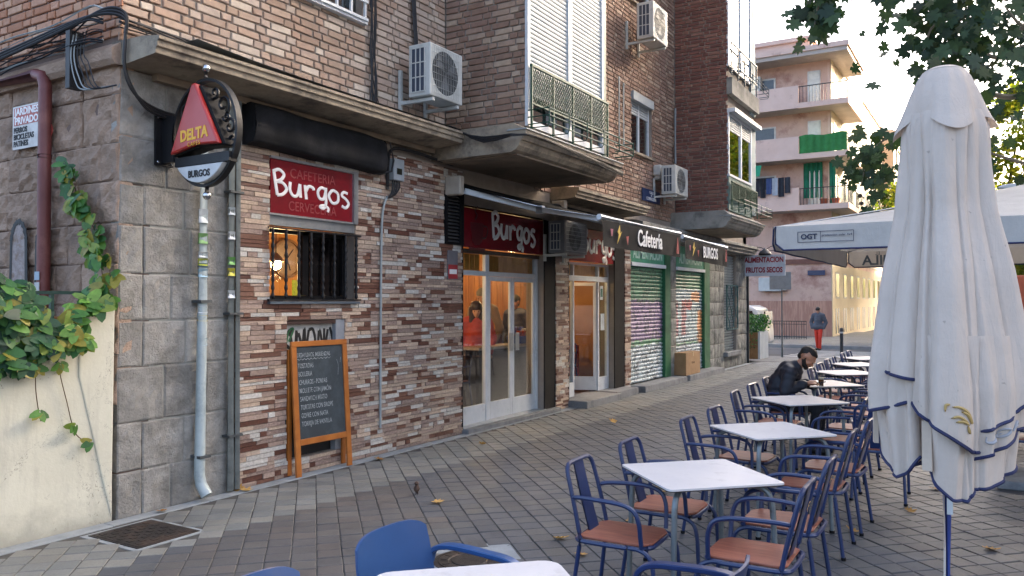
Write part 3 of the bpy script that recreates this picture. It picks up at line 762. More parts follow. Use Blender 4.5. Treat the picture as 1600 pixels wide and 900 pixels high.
blind = PM('wood_blind', '#b98238', .6, '#a06c2a', vs=12)
for i in range(17):
    a = 8.68 + i * .125
    if 9.34 < a + .06 < 9.46: continue
    MB().box(XG - .05, XG - .04, a, a + .118, 2.14, 2.372).build('blind_slat', blind, sf)
MB().box(W - .16, W + .10, 8.6, 11.18, -.02, .055).build('sill_step', conc, sf, bev=.008)
MB().box(W - .16, W + .02, 8.62, 10.84, .052, .064).build('threshold', alu, sf)
# red Burgos fascia 1
def fascia(label, y0, y1, z0, z1, at, sc, cup=None):
    s = thing('shop_sign', label, 'sign', (W, (y0 + y1) / 2, z0))
    MB().box(W - .09, W - .03, y0, y1, z0, z1).build('panel', redp, s, bev=.004)
    lt = hand(s, whitel, BURGOS, (W - .026, at[0], at[1]), YP, ZP, sc, .03 * sc / .55)
    if cup:
        c0 = Vector((W - .027, *cup)); dk = PM('dark_red_print', '#3d0d12', .4)
        m = MB(); m.prism([(-.16, .1), (.16, .1), (.12, -.14), (.06, -.2), (-.06, -.2), (-.12, -.14)], c0, YP, ZP, XP * .004); m.prism([(-.22, -.24), (.22, -.24), (.16, -.27), (-.16, -.27)], c0, YP, ZP, XP * .004); m.build('cup_print', PM('red_print_shade', '#5d121b', .4), s)
        hand(s, dk, [[(.15, .07), (.26, .05), (.22, -.08), (.12, -.1)], [(-.05, .14), (.0, .2), (-.05, .26), (.02, .32)]], c0 + XP * .003, YP, ZP, 1, .012, .3, 'cup_print')
    return s
fascia('red fascia with white handwritten name and dark cup above the double glass doors', 8.63, 10.83, 2.44, 2.965, (9.36, 2.59), .57, (8.98, 2.68))
fascia('red fascia with white handwritten name above the open cafe door', 11.64, 13.93, 2.40, 2.965, (12.2, 2.54), .66)
# black louvre vent left of the fascia
vt = MB().box(W - .05, W - .02, 8.205, 8.595, 2.45, 3.13).build('vent', blackp, bld)
m = MB(); m.box(W - .02, W + .03, 8.205, 8.235, 2.45, 3.13); m.box(W - .02, W + .03, 8.5, 8.594, 2.45, 3.13); m.box(W - .02, W + .03, 8.235, 8.5, 2.45, 2.47); m.build('frame', blackp, vt)
for i in range(14):
    z = 2.495 + i * .044; MB().obox((W + .005, 8.367, z), XP * .018 + ZP * -.012, YP * .131, ZP * .003 + XP * .002).build('louvre', PM('louvre_grey', '#3c3d40', .5), vt)
# notice plates beside the door
nt_ = thing('notice_plate', 'small red and grey notice plate on tiles beside the glass doors', 'sign', (W + .01, 8.37, 2.0))
MB().box(W - .0, W + .018, 8.25, 8.47, 2.0, 2.37).build('plate', PM('notice_grey', '#6d6a6e', .5), nt_)
MB().box(W + .018, W + .021, 8.26, 8.46, 2.01, 2.19).build('red_field', PM('notice_red', '#a3262e', .5), nt_)
MB().box(W + .021, W + .023, 8.28, 8.44, 2.07, 2.13).build('white_field', whitel, nt_)
# --- door 2 ---
d2 = MB().box(W - .22, W - .05, 11.62, 13.96, 2.97, 3.3).build('shopfront', blackp, bld)
MB().box(W - .3, W - .01, 13.505, 13.95, .12, 2.969).build('column', blackp, d2); MB().box(W - .3, W - .002, 11.625, 11.66, .1, 2.969).build('jamb', blackp, d2)
fr = MB()
for a, c in ((11.665, 11.71), (12.06, 12.10), (13.04, 13.09), (13.45, 13.50)): fr.box(XG - .03, XG + .03, a, c, .12, 2.39)
fr.box(XG - .028, XG + .032, 11.71, 13.45, 2.07, 2.16); fr.box(XG - .028, XG + .028, 13.09, 13.45, .12, .36); fr.box(XG - .028, XG + .028, 11.71, 12.06, .12, .36)
fr.box(XG - .028, XG + .028, 11.71, 13.45, 2.345, 2.39); fr.build('frame', aluw, d2, bev=.003)
MB().box(XG - .003, XG + .003, 11.71, 12.06, .36, 2.07).build('pane', pane, d2); MB().box(XG - .003, XG + .003, 13.09, 13.45, .36, 2.07).build('pane', pane, d2)
MB().box(XG - .003, XG + .003, 11.71, 13.45, 2.16, 2.345).build('pane', pane, d2)
for i in range(13):
    a = 11.72 + i * .133; MB().box(XG - .05, XG - .04, a, a + .126, 2.16, 2.345).build('blind_slat', blind, d2)
door_leaf(d2, 0, .93, .14, 2.06, hinge=(XG, 13.03, 0), ang=R_(180 - 62), name='open_door')
MB().box(XG + .032, XG + .036, 13.12, 13.24, 1.75, 2.0).build('sticker', PM('sticker_white', '#b9c3c6', .5), d2); MB().box(XG + .032, XG + .036, 13.14, 13.3, 1.2, 1.5).build('sticker', MATS['sticker_white'], d2)
MB().box(XG + .0361, XG + .038, 13.14, 13.22, 1.8, 1.95).build('sticker', PM('sticker_green', '#1d5c4a', .5), d2)
MB().box(W - .3, W + .34, 11.62, 13.0, -.02, .115).build('step', conc, d2, bev=.01)
MB().box(W - .3, W + .26, 13.0, 13.98, -.02, .13).build('step', conc, d2, bev=.01)
# --- shuttered shop ---
def shutter_mat(name, blocks, seed):
    """green roller shutter with sprayed fields and scribbles; blocks: (y0,y1,z0,z1,colour)"""
    mm, t, b = newmat(name); sp = N(t, 'ShaderNodeSeparateXYZ'); L(t, wpos(t), sp.inputs[0]); y_, z_ = sp.outputs[1], sp.outputs[2]
    wob = mth(t, 'MULTIPLY', mth(t, 'SUBTRACT', wnoise(t, 4, 3), .5), .35)
    base = mixc(t, rampn(t, wnoise(t, 3, 5), [(.4, (0, 0, 0, 1)), (.7, (1, 1, 1, 1))]), hx('#5a8c6c'), hx('#4a7a5c'))
    def band(v, a, c):
        k = mth(t, 'MULTIPLY', mth(t, 'GREATER_THAN', v, a), mth(t, 'LESS_THAN', v, c)); return k
    yw = mth(t, 'ADD', y_, wob); zw = mth(t, 'ADD', z_, mth(t, 'MULTIPLY', wob, .6))
    for (a, c, z0, z1, col, dens) in blocks:
        k = mth(t, 'MULTIPLY', band(yw, a, c), band(zw, z0, z1))
        if dens < 1: k = mth(t, 'MULTIPLY', k, mth(t, 'GREATER_THAN', wnoise(t, 9, 4), 1 - dens))
        base = mixc(t, k, base, hx(col))
    # black marker scribble: thin contour lines of a distorted noise
    for sc_, th_, zr, sd2 in ((4.2, .030, (.1, 1.75), 0), (8, .035, (1.65, 2.35), 9), (6.5, .022, (.1, .85), 4)):
        v = N(t, 'ShaderNodeVectorMath', operation='ADD'); L(t, wpos(t), v.inputs[0]); v.inputs[1].default_value = (seed, sd2, seed)
        n_ = wnoise(t, sc_, 2, .5, v.outputs[0], 1.2); ln = mth(t, 'LESS_THAN', mth(t, 'ABSOLUTE', mth(t, 'SUBTRACT', n_, .5)), th_)
        base = mixc(t, mth(t, 'MULTIPLY', mth(t, 'MULTIPLY', ln, band(zw, *zr)), .85), base, hx('#1b2026'))
    L(t, base, b.inputs['Base Color']); b.inputs['Roughness'].default_value = .5; return mm
def roller(hole, mat, gy1, label=None):
    y0, y1, z0, z1 = hole
    s = MB().box(W - .12, W - .09, y0, y1, z0, 2.42).build('roller_shutter', PM('shutter_back', '#2c5a3d', .6), bld)
    n = 30; ph = (2.40 - z0) / n; sm = None
    for i in range(n):
        z = z0 + i * ph
        if sm is None:
            mb = MB(); mb.prism([(0, 0), (.012, .006), (.022, .025), (.024, .045), (.016, ph - .012), (.0, ph - .004)], (W - .09, y0 + .02, z), XP, ZP, YP * (y1 - y0 - .04)); sm = mb.build('slat', mat, s, org=(W - .09, y0, z))
        else: link('slat', sm.data, s, (W - .09, y0, z))
    MB().box(W - .1, W - .03, y0 - .0, y0 + .02, z0, 2.42).build('frame', greenp, s); MB().box(W - .1, W + .0, y1 - .02, gy1, z0, 2.95).build('frame', greenp, s)
    MB().box(W - .1, W + .02, y0, y1 - .021, 2.41, 2.48).build('head_strip', aluw, s)
    MB().box(W - .3, W + .30, y0 - .04, gy1 + .2, -.02, z0).build('step', conc, s, bev=.012)
    MB().box(W - .1, W - .02, y0, y1 - .021, 2.48, 2.95).build('sign_panel', PM('green_sign', '#3f8a6c', .45), s)
    text('ALIMENTACION', .30, PM('pale_lettering', '#b9d4c4', .5), s, (W - .018, (y0 + y1) / 2, 2.66), YP, ZP, sx=.72, bold=.006)
    return s
roller(H_R1, shutter_mat('shutter_one', [(13, 17, .95, 1.75, '#8d7a98', .95), (13, 17, .0, .85, '#b4c2c8', .9), (13, 17, 1.7, 1.85, '#5f7f6c', .5)], 3), 16.42)
roller(H_R2, shutter_mat('shutter_two', [(16, 19.2, .8, 2.0, '#9fb0b4', .95), (18.0, 18.6, 1.7, 1.95, '#c98b5a', 1), (17.3, 18.0, 1.55, 1.75, '#a14f4f', 1), (17.3, 17.6, .95, 1.6, '#9a6a6c', 1), (18.45, 19.2, .7, 1.5, '#cf9460', .9), (16, 17.1, .95, 1.75, '#a5646a', .6), (16, 19.2, .0, .75, '#b9c6cc', .9)], 8), 19.17)
cb = None
p = px(1064, 579, W + .12); pb = px(1092, 580, W + .2)
# --- latticed far window ---
y0, y1, z0, z1 = H_LW
fw = MB().box(W - .2, W - .15, y0, y1, z0, z1).build('window', PM('far_window_dark', '#2d3335', .4), bld)
for i in range(36):
    z = z0 + .02 + i * (z1 - z0 - .04) / 36
    MB().obox((W - .12, (y0 + y1) / 2, z + .03), XP * .015, YP * ((y1 - y0) / 2 - .01), ZP * .027 + XP * .012).build('slat', PM('grey_blind', '#9aa3a3', .5, '#868f90', vs=6), fw)
MB().box(W - .05, W + .1, y0 - .12, y1 + .1, z0 - .06, z0 + .06).build('sill', conc, fw, bev=.01)
gt = PM('teal_iron', '#2e5f60', .5, '#264d50', vs=10)
m = MB(); g0, g1, h0, h1 = y0 + .02, y1 - .04, .98, 2.15
for a, c, e, f_ in ((g0, g1, h0, h0 + .03), (g0, g1, h1 - .03, h1), (g0, g0 + .03, h0, h1), (g1 - .03, g1, h0, h1)): m.box(W + .02, W + .05, a, c, e, f_)
m.build('grille_frame', gt, fw)
for i in range(5):
    yy = g0 + .13 + i * .2; pts = [(W + .035, yy + .09 * math.sin(k * .9 + i * math.pi), h0 + .02 + k * (h1 - h0 - .04) / 14) for k in range(15)]
    bars(fw, gt, smoothpath(pts, 3), .009, 'grille_bar', 5)
# ---------------- bay windows, railings, upper windows ----------------
slatw = PM('blind_white', '#a3abae', .55, '#949ca0', vs=4, rv=.05, dirt='#7f878b', ds=3, dpos=(.55, .8))
greeni = PM('green_railing', '#1f4d39', .5, '#193f2f', vs=12, dirt='#143226', ds=6)
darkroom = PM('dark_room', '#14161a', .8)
def roller_blind(parent, x, y0, y1, z0, z1, ph, name='blind_slat'):
    o = None; z = z0
    while z < z1:
        if o is None: o = MB().prism([(0, .002), (.010, .008), (.013, ph * .5), (.008, ph - .004), (0, ph - .002)], (x, y0, z), XP, ZP, YP * (y1 - y0)).build(name, slatw, parent, org=(x, y0, z))
        else: link(name, o.data, parent, (x, y0, z))
        z += ph
def railing(parent, x, y0, y1, z0, zt, mat, nx=.26, mesh=True):
    rl = MB().bar((x, y0, zt), (x, y1, zt), .035, .03).build('railing', mat, parent)
    m = MB(); k = 4; L_ = y1 - y0
    for i in range(k + 1):
        yy = y0 + .015 + i * (L_ - .03) / k; MB().box(x - .012, x + .012, yy - .012, yy + .012, z0 + .02, zt - .015).build('post', mat, rl)
    MB().bar((x, y0, z0 + .42 * (zt - z0)), (x, y1, z0 + .42 * (zt - z0)), .02, .02).build('rail', mat, rl)
    if mesh:
        m = MB(); h0, h1 = z0 + .44 * (zt - z0), zt - .03; s_ = .062; n = int((L_ + (h1 - h0)) / s_)
        for i in range(n):
            a = y0 - (h1 - h0) + i * s_
            for sgn in (0, 1):
                p, q = (a, h0), (a + (h1 - h0), h1)
                if p[0] < y0: p = (y0, h0 + (y0 - p[0]))
                if q[0] > y1: q = (y1, h1 - (q[0] - y1))
                if q[0] - p[0] < .01: continue
                zz = (lambda z: h0 + h1 - z) if sgn else (lambda z: z)
                m.bar((x + .004 * sgn, p[0], zz(p[1])), (x + .004 * sgn, q[0], zz(q[1])), .010, .007)
        m.build('lattice', mat, rl, kind='stuff')
    for i in range(3):
        zz = z0 + .06 + i * .085; m = MB(); m.tube([(x - .02, y0 - .04, zz), (x + nx, y0 - .04, zz), (x + nx, y1 + .3, zz), (x - .02, y1 + .3, zz)], .009, 5); m.build('flower_rail', mat, rl)
    for i in range(6):
        yy = y0 - .03 + i * (L_ + .32) / 5; m = MB(); m.tube([(x, yy, z0 + .02), (x + nx - .02, yy, z0 + .015), (x + nx + .006, yy, z0 + .06), (x + nx + .006, yy, z0 + .25)], .008, 5); m.build('bracket', mat, rl)
    return rl
y0, y1, xb = B1
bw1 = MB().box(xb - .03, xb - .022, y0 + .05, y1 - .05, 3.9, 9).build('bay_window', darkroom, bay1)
m = MB()
for a, c in ((y0 + .01, y0 + .07), (9.30, 9.40), (y1 - .16, y1 - .1)): m.box(xb - .02, xb + .02, a, c, 3.82, 9)
m.box(xb - .019, xb + .015, y0 + .07, y1 - .16, 3.82, 3.90); m.box(xb - .019, xb + .012, y0 + .07, y1 - .16, 4.20, 4.23); m.build('frame', aluw, bay1)
m = MB(); m.box(xb - .03, xb + .01, y1 - .1, y1 + .0, 3.8, 9); m.build('jamb', greeni, bay1)
MB().box(xb - .012, xb - .008, y0 + .07, y1 - .16, 3.9, 4.2).build('pane', pane2, bay1)
roller_blind(bay1, xb - .012, y0 + .07, 9.30, 4.23, 7.6, .056); roller_blind(bay1, xb - .012, 9.40, y1 - .16, 4.23, 7.6, .056)
railing(bay1, xb + .06, y0 + .02, y1 - .05, 3.76, 4.54, greeni)
y0, y1, xb = B2
for (zb, zt) in ((4.42, 5.72), (6.75, 8.9)):
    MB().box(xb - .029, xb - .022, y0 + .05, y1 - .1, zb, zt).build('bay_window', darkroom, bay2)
    m = MB()
    for a, c in ((y0 + .02, y0 + .08), (17.7, 17.78), (y1 - .45, y1 - .38)): m.box(xb - .02, xb + .02, a, c, zb, zt)
    m.box(xb - .019, xb + .03, y0 + .02, y1 - .4, zb - .05, zb); m.box(xb - .019, xb + .018, y0 + .08, y1 - .45, zt - .06, zt - .001); m.build('frame', aluw, bay2)
    MB().box(xb - .012, xb - .008, y0 + .08, y1 - .45, zb, zt - .06).build('pane', GLASS('mirror_glass', (.5, .55, .55, 1), 0, .45), bay2)
    MB().box(xb - .03, xb + .012, y1 - .38, y1, zb - .7, zt).build('side_panel', PM('pale_render', '#8fa0a3', .7, '#7b8b8e', vs=4), bay2)
roller_blind(bay2, xb - .005, y0 + .08, y1 - .45, 5.35, 5.7, .05)
MB().box(xb - .02, xb + .16, y0 + .02, y1 - .02, 5.72, 5.80).build('blind_box', aluw, bay2)
MB().box(xb - .02, xb + .10, y0 + .0, y1 + .0, 6.10, 6.45).build('floor_band', MATS['cornice_far'], bay2)
MB().box(xb - .03, xb + .012, y0 + .03, y1 - .38, 3.64, 4.37).build('spandrel', PM('teal_panel', '#5d7672', .7, '#4c625f', vs=3), bay2)
railing(bay2, xb + .07, y0 + .05, y1 - .1, 3.62, 4.25, greeni); railing(bay2, xb + .07, y0 + .05, y1 - .1, 6.48, 7.2, PM('slate_railing', '#3b4a52', .5), .2, False)
# upper left window with white grille
y0, y1, z0, z1 = H_UW
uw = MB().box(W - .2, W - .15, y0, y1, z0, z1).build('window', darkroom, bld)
MB().box(W - .02, W + .05, y0 - .02, y1 + .01, z0 - .03, z0 + .012).build('sill', aluw, uw)
MB().box(W - .12, W - .116, y0, y1, z0, z1).build('pane', pane2, uw)
for i in range(7): MB().box(W + .03, W + .055, y0 + .02 + i * (y1 - y0 - .06) / 6, y0 + .045 + i * (y1 - y0 - .06) / 6, z0 - .03, z1).build('bar', aluw, uw)
for z in (z0 + .0, z0 + .2): MB().box(W + .055, W + .07, y0, y1, z, z + .03).build('rail', aluw, uw)
# middle wall window
for (y0, y1, z0, z1) in (H_BW, H_BW2):
    bwn = MB().box(W - .2, W - .18, y0, y1, z0, z1).build('window', darkroom, bld)
    m = MB(); m.box(W - .13, W - .08, y0, y0 + .06, z0, z1); m.box(W - .13, W - .08, y1 - .05, y1, z0, z1); m.box(W - .129, W - .081, y0 + .06, y1 - .05, z0, z0 + .05); m.box(W - .129, W - .085, .5 * (y0 + y1) - .03, .5 * (y0 + y1) + .03, z0 + .05, z1); m.build('frame', aluw, bwn)
    MB().box(W - .11, W - .105, y0 + .06, y1 - .05, z0 + .05, z1).build('pane', pane2, bwn)
    MB().box(W - .14, W + .03, y0, y1, z1 - .16, z1 + .005).build('blind_box', slatw, bwn)
    MB().box(W - .1, W + .05, y0 - .04, y1 + .04, z0 - .05, z0 - .002).build('sill', corn, bwn)
    roller_blind(bwn, W - .1, y0 + .06, y1 - .05, z1 - .4, z1 - .17, .05)
# ---------------- air conditioners ----------------
acw = PM('ac_casing', '#c3c5c0', .5, '#b2b4af', vs=5, dirt='#8d8e88', ds=4, dpos=(.55, .8))
acd = PM('ac_dark', '#23272c', .6)
def ac_unit(label, y0, y1, z0, z1, x0, x1, wallx=W, arm=True, dark=False, grp='air conditioners on the cafe building'):
    a = thing('air_conditioner', label, 'air conditioner', ((x0 + x1) / 2, (y0 + y1) / 2, z0), grp)
    MB().box(x0, x1 - .02, y0, y1, z0, z1).build('casing', acw if not dark else PM('ac_casing_dull', '#77797c', .5), a, bev=.012, segs=2)
    c = Vector((x1 - .019, y0 + (y1 - y0) * .45, (z0 + z1) / 2)); rr = min(y1 - y0, z1 - z0) * .42
    MB().lathe([(rr, 0), (rr * .98, .004), (0, .004)], c, 28, 'x').build('fan_opening', acd, a)
    m = MB()
    for i in range(3):
        t_ = i * 2.1; m.add([c + Vector((.008, 0, 0)), c + Vector((.006, rr * .9 * math.cos(t_), rr * .9 * math.sin(t_))), c + Vector((.012, rr * .85 * math.cos(t_ + .8), rr * .85 * math.sin(t_ + .8)))], [(0, 1, 2)])
    m.build('fan', PM('ac_fan', '#5a5d60', .5), a, fixn=False)
    g = MB(); k = 16
    for i in range(k): yy = y0 + .03 + i * (y1 - y0 - .14) / (k - 1); g.tube([(x1 - .004, yy, z0 + .03), (x1 - .004, yy, z1 - .03)], .0028, 4)
    for i in range(8): zz = z0 + .03 + i * (z1 - z0 - .06) / 7; g.tube([(x1 - .002, y0 + .03, zz), (x1 - .002, y1 - .1, zz)], .003, 4)
    g.build('fan_guard', acw, a, kind='stuff')
    m = MB(); m.box(x0 + .04, x1 - .09, y0 - .004, y0 + .002, z0 + .05, z1 - .05); m.build('side_grille', PM('ac_blue_coil', '#3f4a5a', .5), a)
    for i in range(4): zz = z0 + .05 + i * (z1 - z0 - .1) / 3; MB().box(x0 + .035, x1 - .085, y0 - .012, y0 - .004, zz - .006, zz + .006).build('grille_bar', acw, a)
    for i in range(4): xx = x0 + .045 + i * (x1 - x0 - .14) / 3; MB().box(xx - .006, xx + .006, y0 - .0116, y0 - .0045, z0 + .05, z1 - .05).build('grille_bar', acw, a)
    if arm:
        for yy in (y0 + .06, y1 - .1):
            m = MB(); m.box(wallx, wallx + .035, yy, yy + .04, z0 - .12, z0 + (z1 - z0) * .6); m.box(wallx + .035, x1 - .03, yy, yy + .04, z0 - .05, z0 - .012); m.build('bracket', acw, a)
    return a
p0 = py(637, 62, 7.25); p1 = py(674, 160, 7.25)
ac_unit('white air conditioner on wall brackets beside the brick bay', 7.22, 7.86, 4.06, 4.66, W + .2, W + .53)
ac_unit('white air conditioner high on the wall above the shuttered window', 13.95, 14.7, 6.62, 7.3, W + .25, W + .60)
ac_unit('white air conditioner low on the wall beside the far brick bay', 15.35, 16.1, 3.88, 4.46, W + .2, W + .52)
ac_unit('grey air conditioner squeezed between the two red fascias under the awning', 10.72, 11.5, 2.46, 2.95, W + .12, W + .42, dark=True, grp=None)
# small wall things
pl_ = thing('street_name_plate', 'blue enamel street name plate below the shuttered window', 'sign', (W + .02, 15.27, 3.75))
MB().box(W + .0, W + .02, 14.8, 15.75, 3.72, 3.97).build('plate', PM('blue_enamel', '#27385c', .35), pl_)
text('CALLE', .08, whitel, pl_, (W + .021, 15.27, 3.91), YP, ZP); text('DE', .05, whitel, pl_, (W + .021, 15.27, 3.85), YP, ZP); text('CORREGIDOR', .09, whitel, pl_, (W + .021, 15.27, 3.78), YP, ZP, sx=.95)
lb = thing('wall_lamp', 'small white box lamp on the brick wall under the window', 'lamp', (W, 15.5, 4.28))
MB().box(W - .0, W + .16, 15.4, 15.62, 4.28, 4.5).build('housing', acw, lb, bev=.03, segs=2); MB().box(W + .02, W + .15, 15.42, 15.6, 4.2, 4.279).build('diffuser', PM('lamp_diffuser', '#9a9a94', .4), lb, bev=.01)
def pipe(name, label, cat, pts, r, mat, n=10, group=None): 
    m = MB(); m.tube(pts, r, n); return m.build(name, mat, smooth=True, label=label, cat=cat, group=group)
pgrey = PM('pvc_grey', '#9aa1a1', .5, '#8b9292', vs=5)
for x_, a, c, l_ in ((965, 120, 225, 'thin pale conduit rising on the brick wall right beside the green railing'), (972, 130, 228, 'thin pale conduit with the lower top, second from the green railing')):
    t_ = px(x_, a, W); b_ = px(x_, c, W); pipe('conduit', l_, 'pipe', [(W + .03, t_.y, b_.z), (W + .03, t_.y, t_.z)], .018, pgrey, 6, 'conduits beside the first bay')
t_ = px(1051, 160, W); pipe('conduit', 'white conduit rising in the corner of the far brick bay', 'pipe', [(W + .05, 16.6, 4.7), (W + .05, 16.6, 5.9)], .03, pgrey, 8)
cabl = PM('black_cable', '#1a1a1d', .55)
rc = random.Random(4)
# vertical cable bundle on the brick wall
cbn = thing('cable_bundle', 'bundle of black cables running down the brick wall past the upper window', 'cable', (W, 6.85, 3.85))
for i in range(7):
    m = MB(); oy = rc.uniform(-.05, .05); pts = [(W + .015 + rc.uniform(0, .02), 6.78 + oy, 6.4)]
    for k in range(8): pts.append((W + .02 + rc.uniform(0, .025), 6.80 + oy + rc.uniform(-.015, .015) + (.12 * (i - 2) / 5 if k == 7 else 0), 6.0 - k * .3))
    m.tube(smoothpath(pts, 4), .0085 if i < 5 else .006, 5); m.build('cable', cabl, cbn, smooth=True)
cbn = thing('cable_bundle', 'short black cables dropping behind the wall air conditioner', 'cable', (W, 7.45, 4.7))
for i in range(3):
    m = MB(); m.tube(smoothpath([(W + .02, 7.46 + i * .03, 6.4), (W + .03, 7.5 + i * .025, 5.4), (W + .04, 7.56 + i * .02, 4.7), (W + .1, 7.58, 4.4)], 5), .012, 5); m.build('cable', cabl, cbn, smooth=True)
# cables lying along the cornice
cbn = thing('cable_bundle', 'thick black cables sagging along the top of the cornice', 'cable', (W, 5.9, 3.86))
for i in range(6):
    pts = []
    for k in range(19):
        yy = YC - .05 + k * .235; pts.append((W + .05 + .02 * i % .05 + rc.uniform(0, .015) + .02, yy, 3.95 - .012 * i + .012 * math.sin(k * 1.1 + i) - .07 * (k / 18) + rc.uniform(-.01, .01)))
    pts += [(W + .35, 7.9, 3.83 - .01 * i), (W + .8, 7.88, 3.60 + .012 * i), (W + 1.36, 7.93, 3.64), (W + 1.37, 9.2, 3.62 + .02 * math.sin(i)), (W + 1.36, 10.7, 3.60 - .015 * i)]
    m = MB(); m.tube(smoothpath(pts, 3), (.011, .009, .008, .012, .007, .006)[i], 5); m.build('cable', cabl, cbn, smooth=True)
cbn = thing('cable_bundle', 'black cable loop hooked round the building corner above the round sign', 'cable', (W, YC, 3.2))
for i in range(3):
    o = i * .022; pts = [(W - 2.3, YC - .14 - o * .3, 3.79 + o), (W - 1.2, YC - .13, 3.88 + o), (W - .35, YC - .13, 3.96 + o * .5), (W + .02, YC - .1, 4.02 - o), (W + .14, YC - .03, 3.97 - o), (W + .12 , YC - .02, 3.8), (W + .10, YC - .01, 3.55), (W + .09 , YC + .08 + o, 3.38 - o), (W + .06, YC + .3, 3.30 - o), (W + .05, YC + .62, 3.28 - o * .6)]
    m = MB(); m.tube(smoothpath(pts, 5), .013, 6); m.build('cable', cabl, cbn, smooth=True)
cbn = thing('cable_bundle', 'tangle of thin grey and black wires on the side wall ledge', 'cable', (W - 1, YC, 3.6))
for i in range(12):
    z = 3.80 + rc.uniform(-.1, .18); pts = [(W - 2.4, YC - .06 - rc.uniform(0, .06), z - .1)]
    for k in range(6): pts.append((W - 2 + k * .36, YC - .08 - rc.uniform(0, .06), z + rc.uniform(-.04, .04) + .012 * k))
    pts.append((W - .05, YC - .1, z + .05)); m = MB(); m.tube(smoothpath(pts, 4), rc.choice((.004, .006, .008)), 4); m.build('cable', rc.choice((cabl, cabl, pgrey)), cbn, smooth=True)
for i in range(5):
    xx = W - .42 + i * .045; m = MB(); m.tube(smoothpath([(xx, YC - .12, 3.88), (xx - .02, YC - .13, 3.7), (xx + .03, YC - .12, 3.5 + .03 * i), (xx + .12, YC - .1, 3.42), (W + .06, YC - .05, 3.42)], 4), .006, 4); m.build('cable', pgrey if i < 2 else cabl, cbn, smooth=True)
MB().box(W - .5, W - .44, YC - .14, YC - .03, 3.45, 3.92).build('strap_plate', cabl, cbn)
# electricity box
eb = thing('meter_box', 'small grey electricity box with cables on the tiled wall', 'meter box', (W, 7.2, 3.1))
MB().box(W + .0, W + .09, 7.10, 7.29, 3.11, 3.36).build('housing', PM('grey_plastic', '#9ba3a8', .5, '#8b9398'), eb, bev=.008)
MB().box(W + .09, W + .093, 7.15, 7.24, 3.18, 3.25).build('display', PM('display_dark', '#22251c', .3), eb)
for i in range(4):
    m = MB(); m.tube(smoothpath([(W + .04, 7.13 + i * .04, 3.115), (W + .045, 7.13 + i * .038, 3.03), (W + .03, 7.12 + i * .02, 2.95), (W + .02, 7.07, 2.90)], 4), .011, 5); m.build('cable', cabl, eb, smooth=True)
m = MB(); m.tube(smoothpath([(W + .03, 7.05, 2.92), (W + .03, 6.98, 2.75), (W + .025, 6.96, 2.4), (W + .025, 6.95, 1.2), (W + .025, 6.95, .3)], 5), .014, 6); m.build('conduit', pgrey, eb, smooth=True)
m = MB(); m.tube(smoothpath([(W + .02, 7.07, 3.0), (W + .03, 7.06, 3.3), (W + .04, 7.12, 3.46), (W + .05, 7.4, 3.50), (W + .05, 8.3, 3.46)], 5), .02, 6); m.build('cable', cabl, eb, smooth=True)
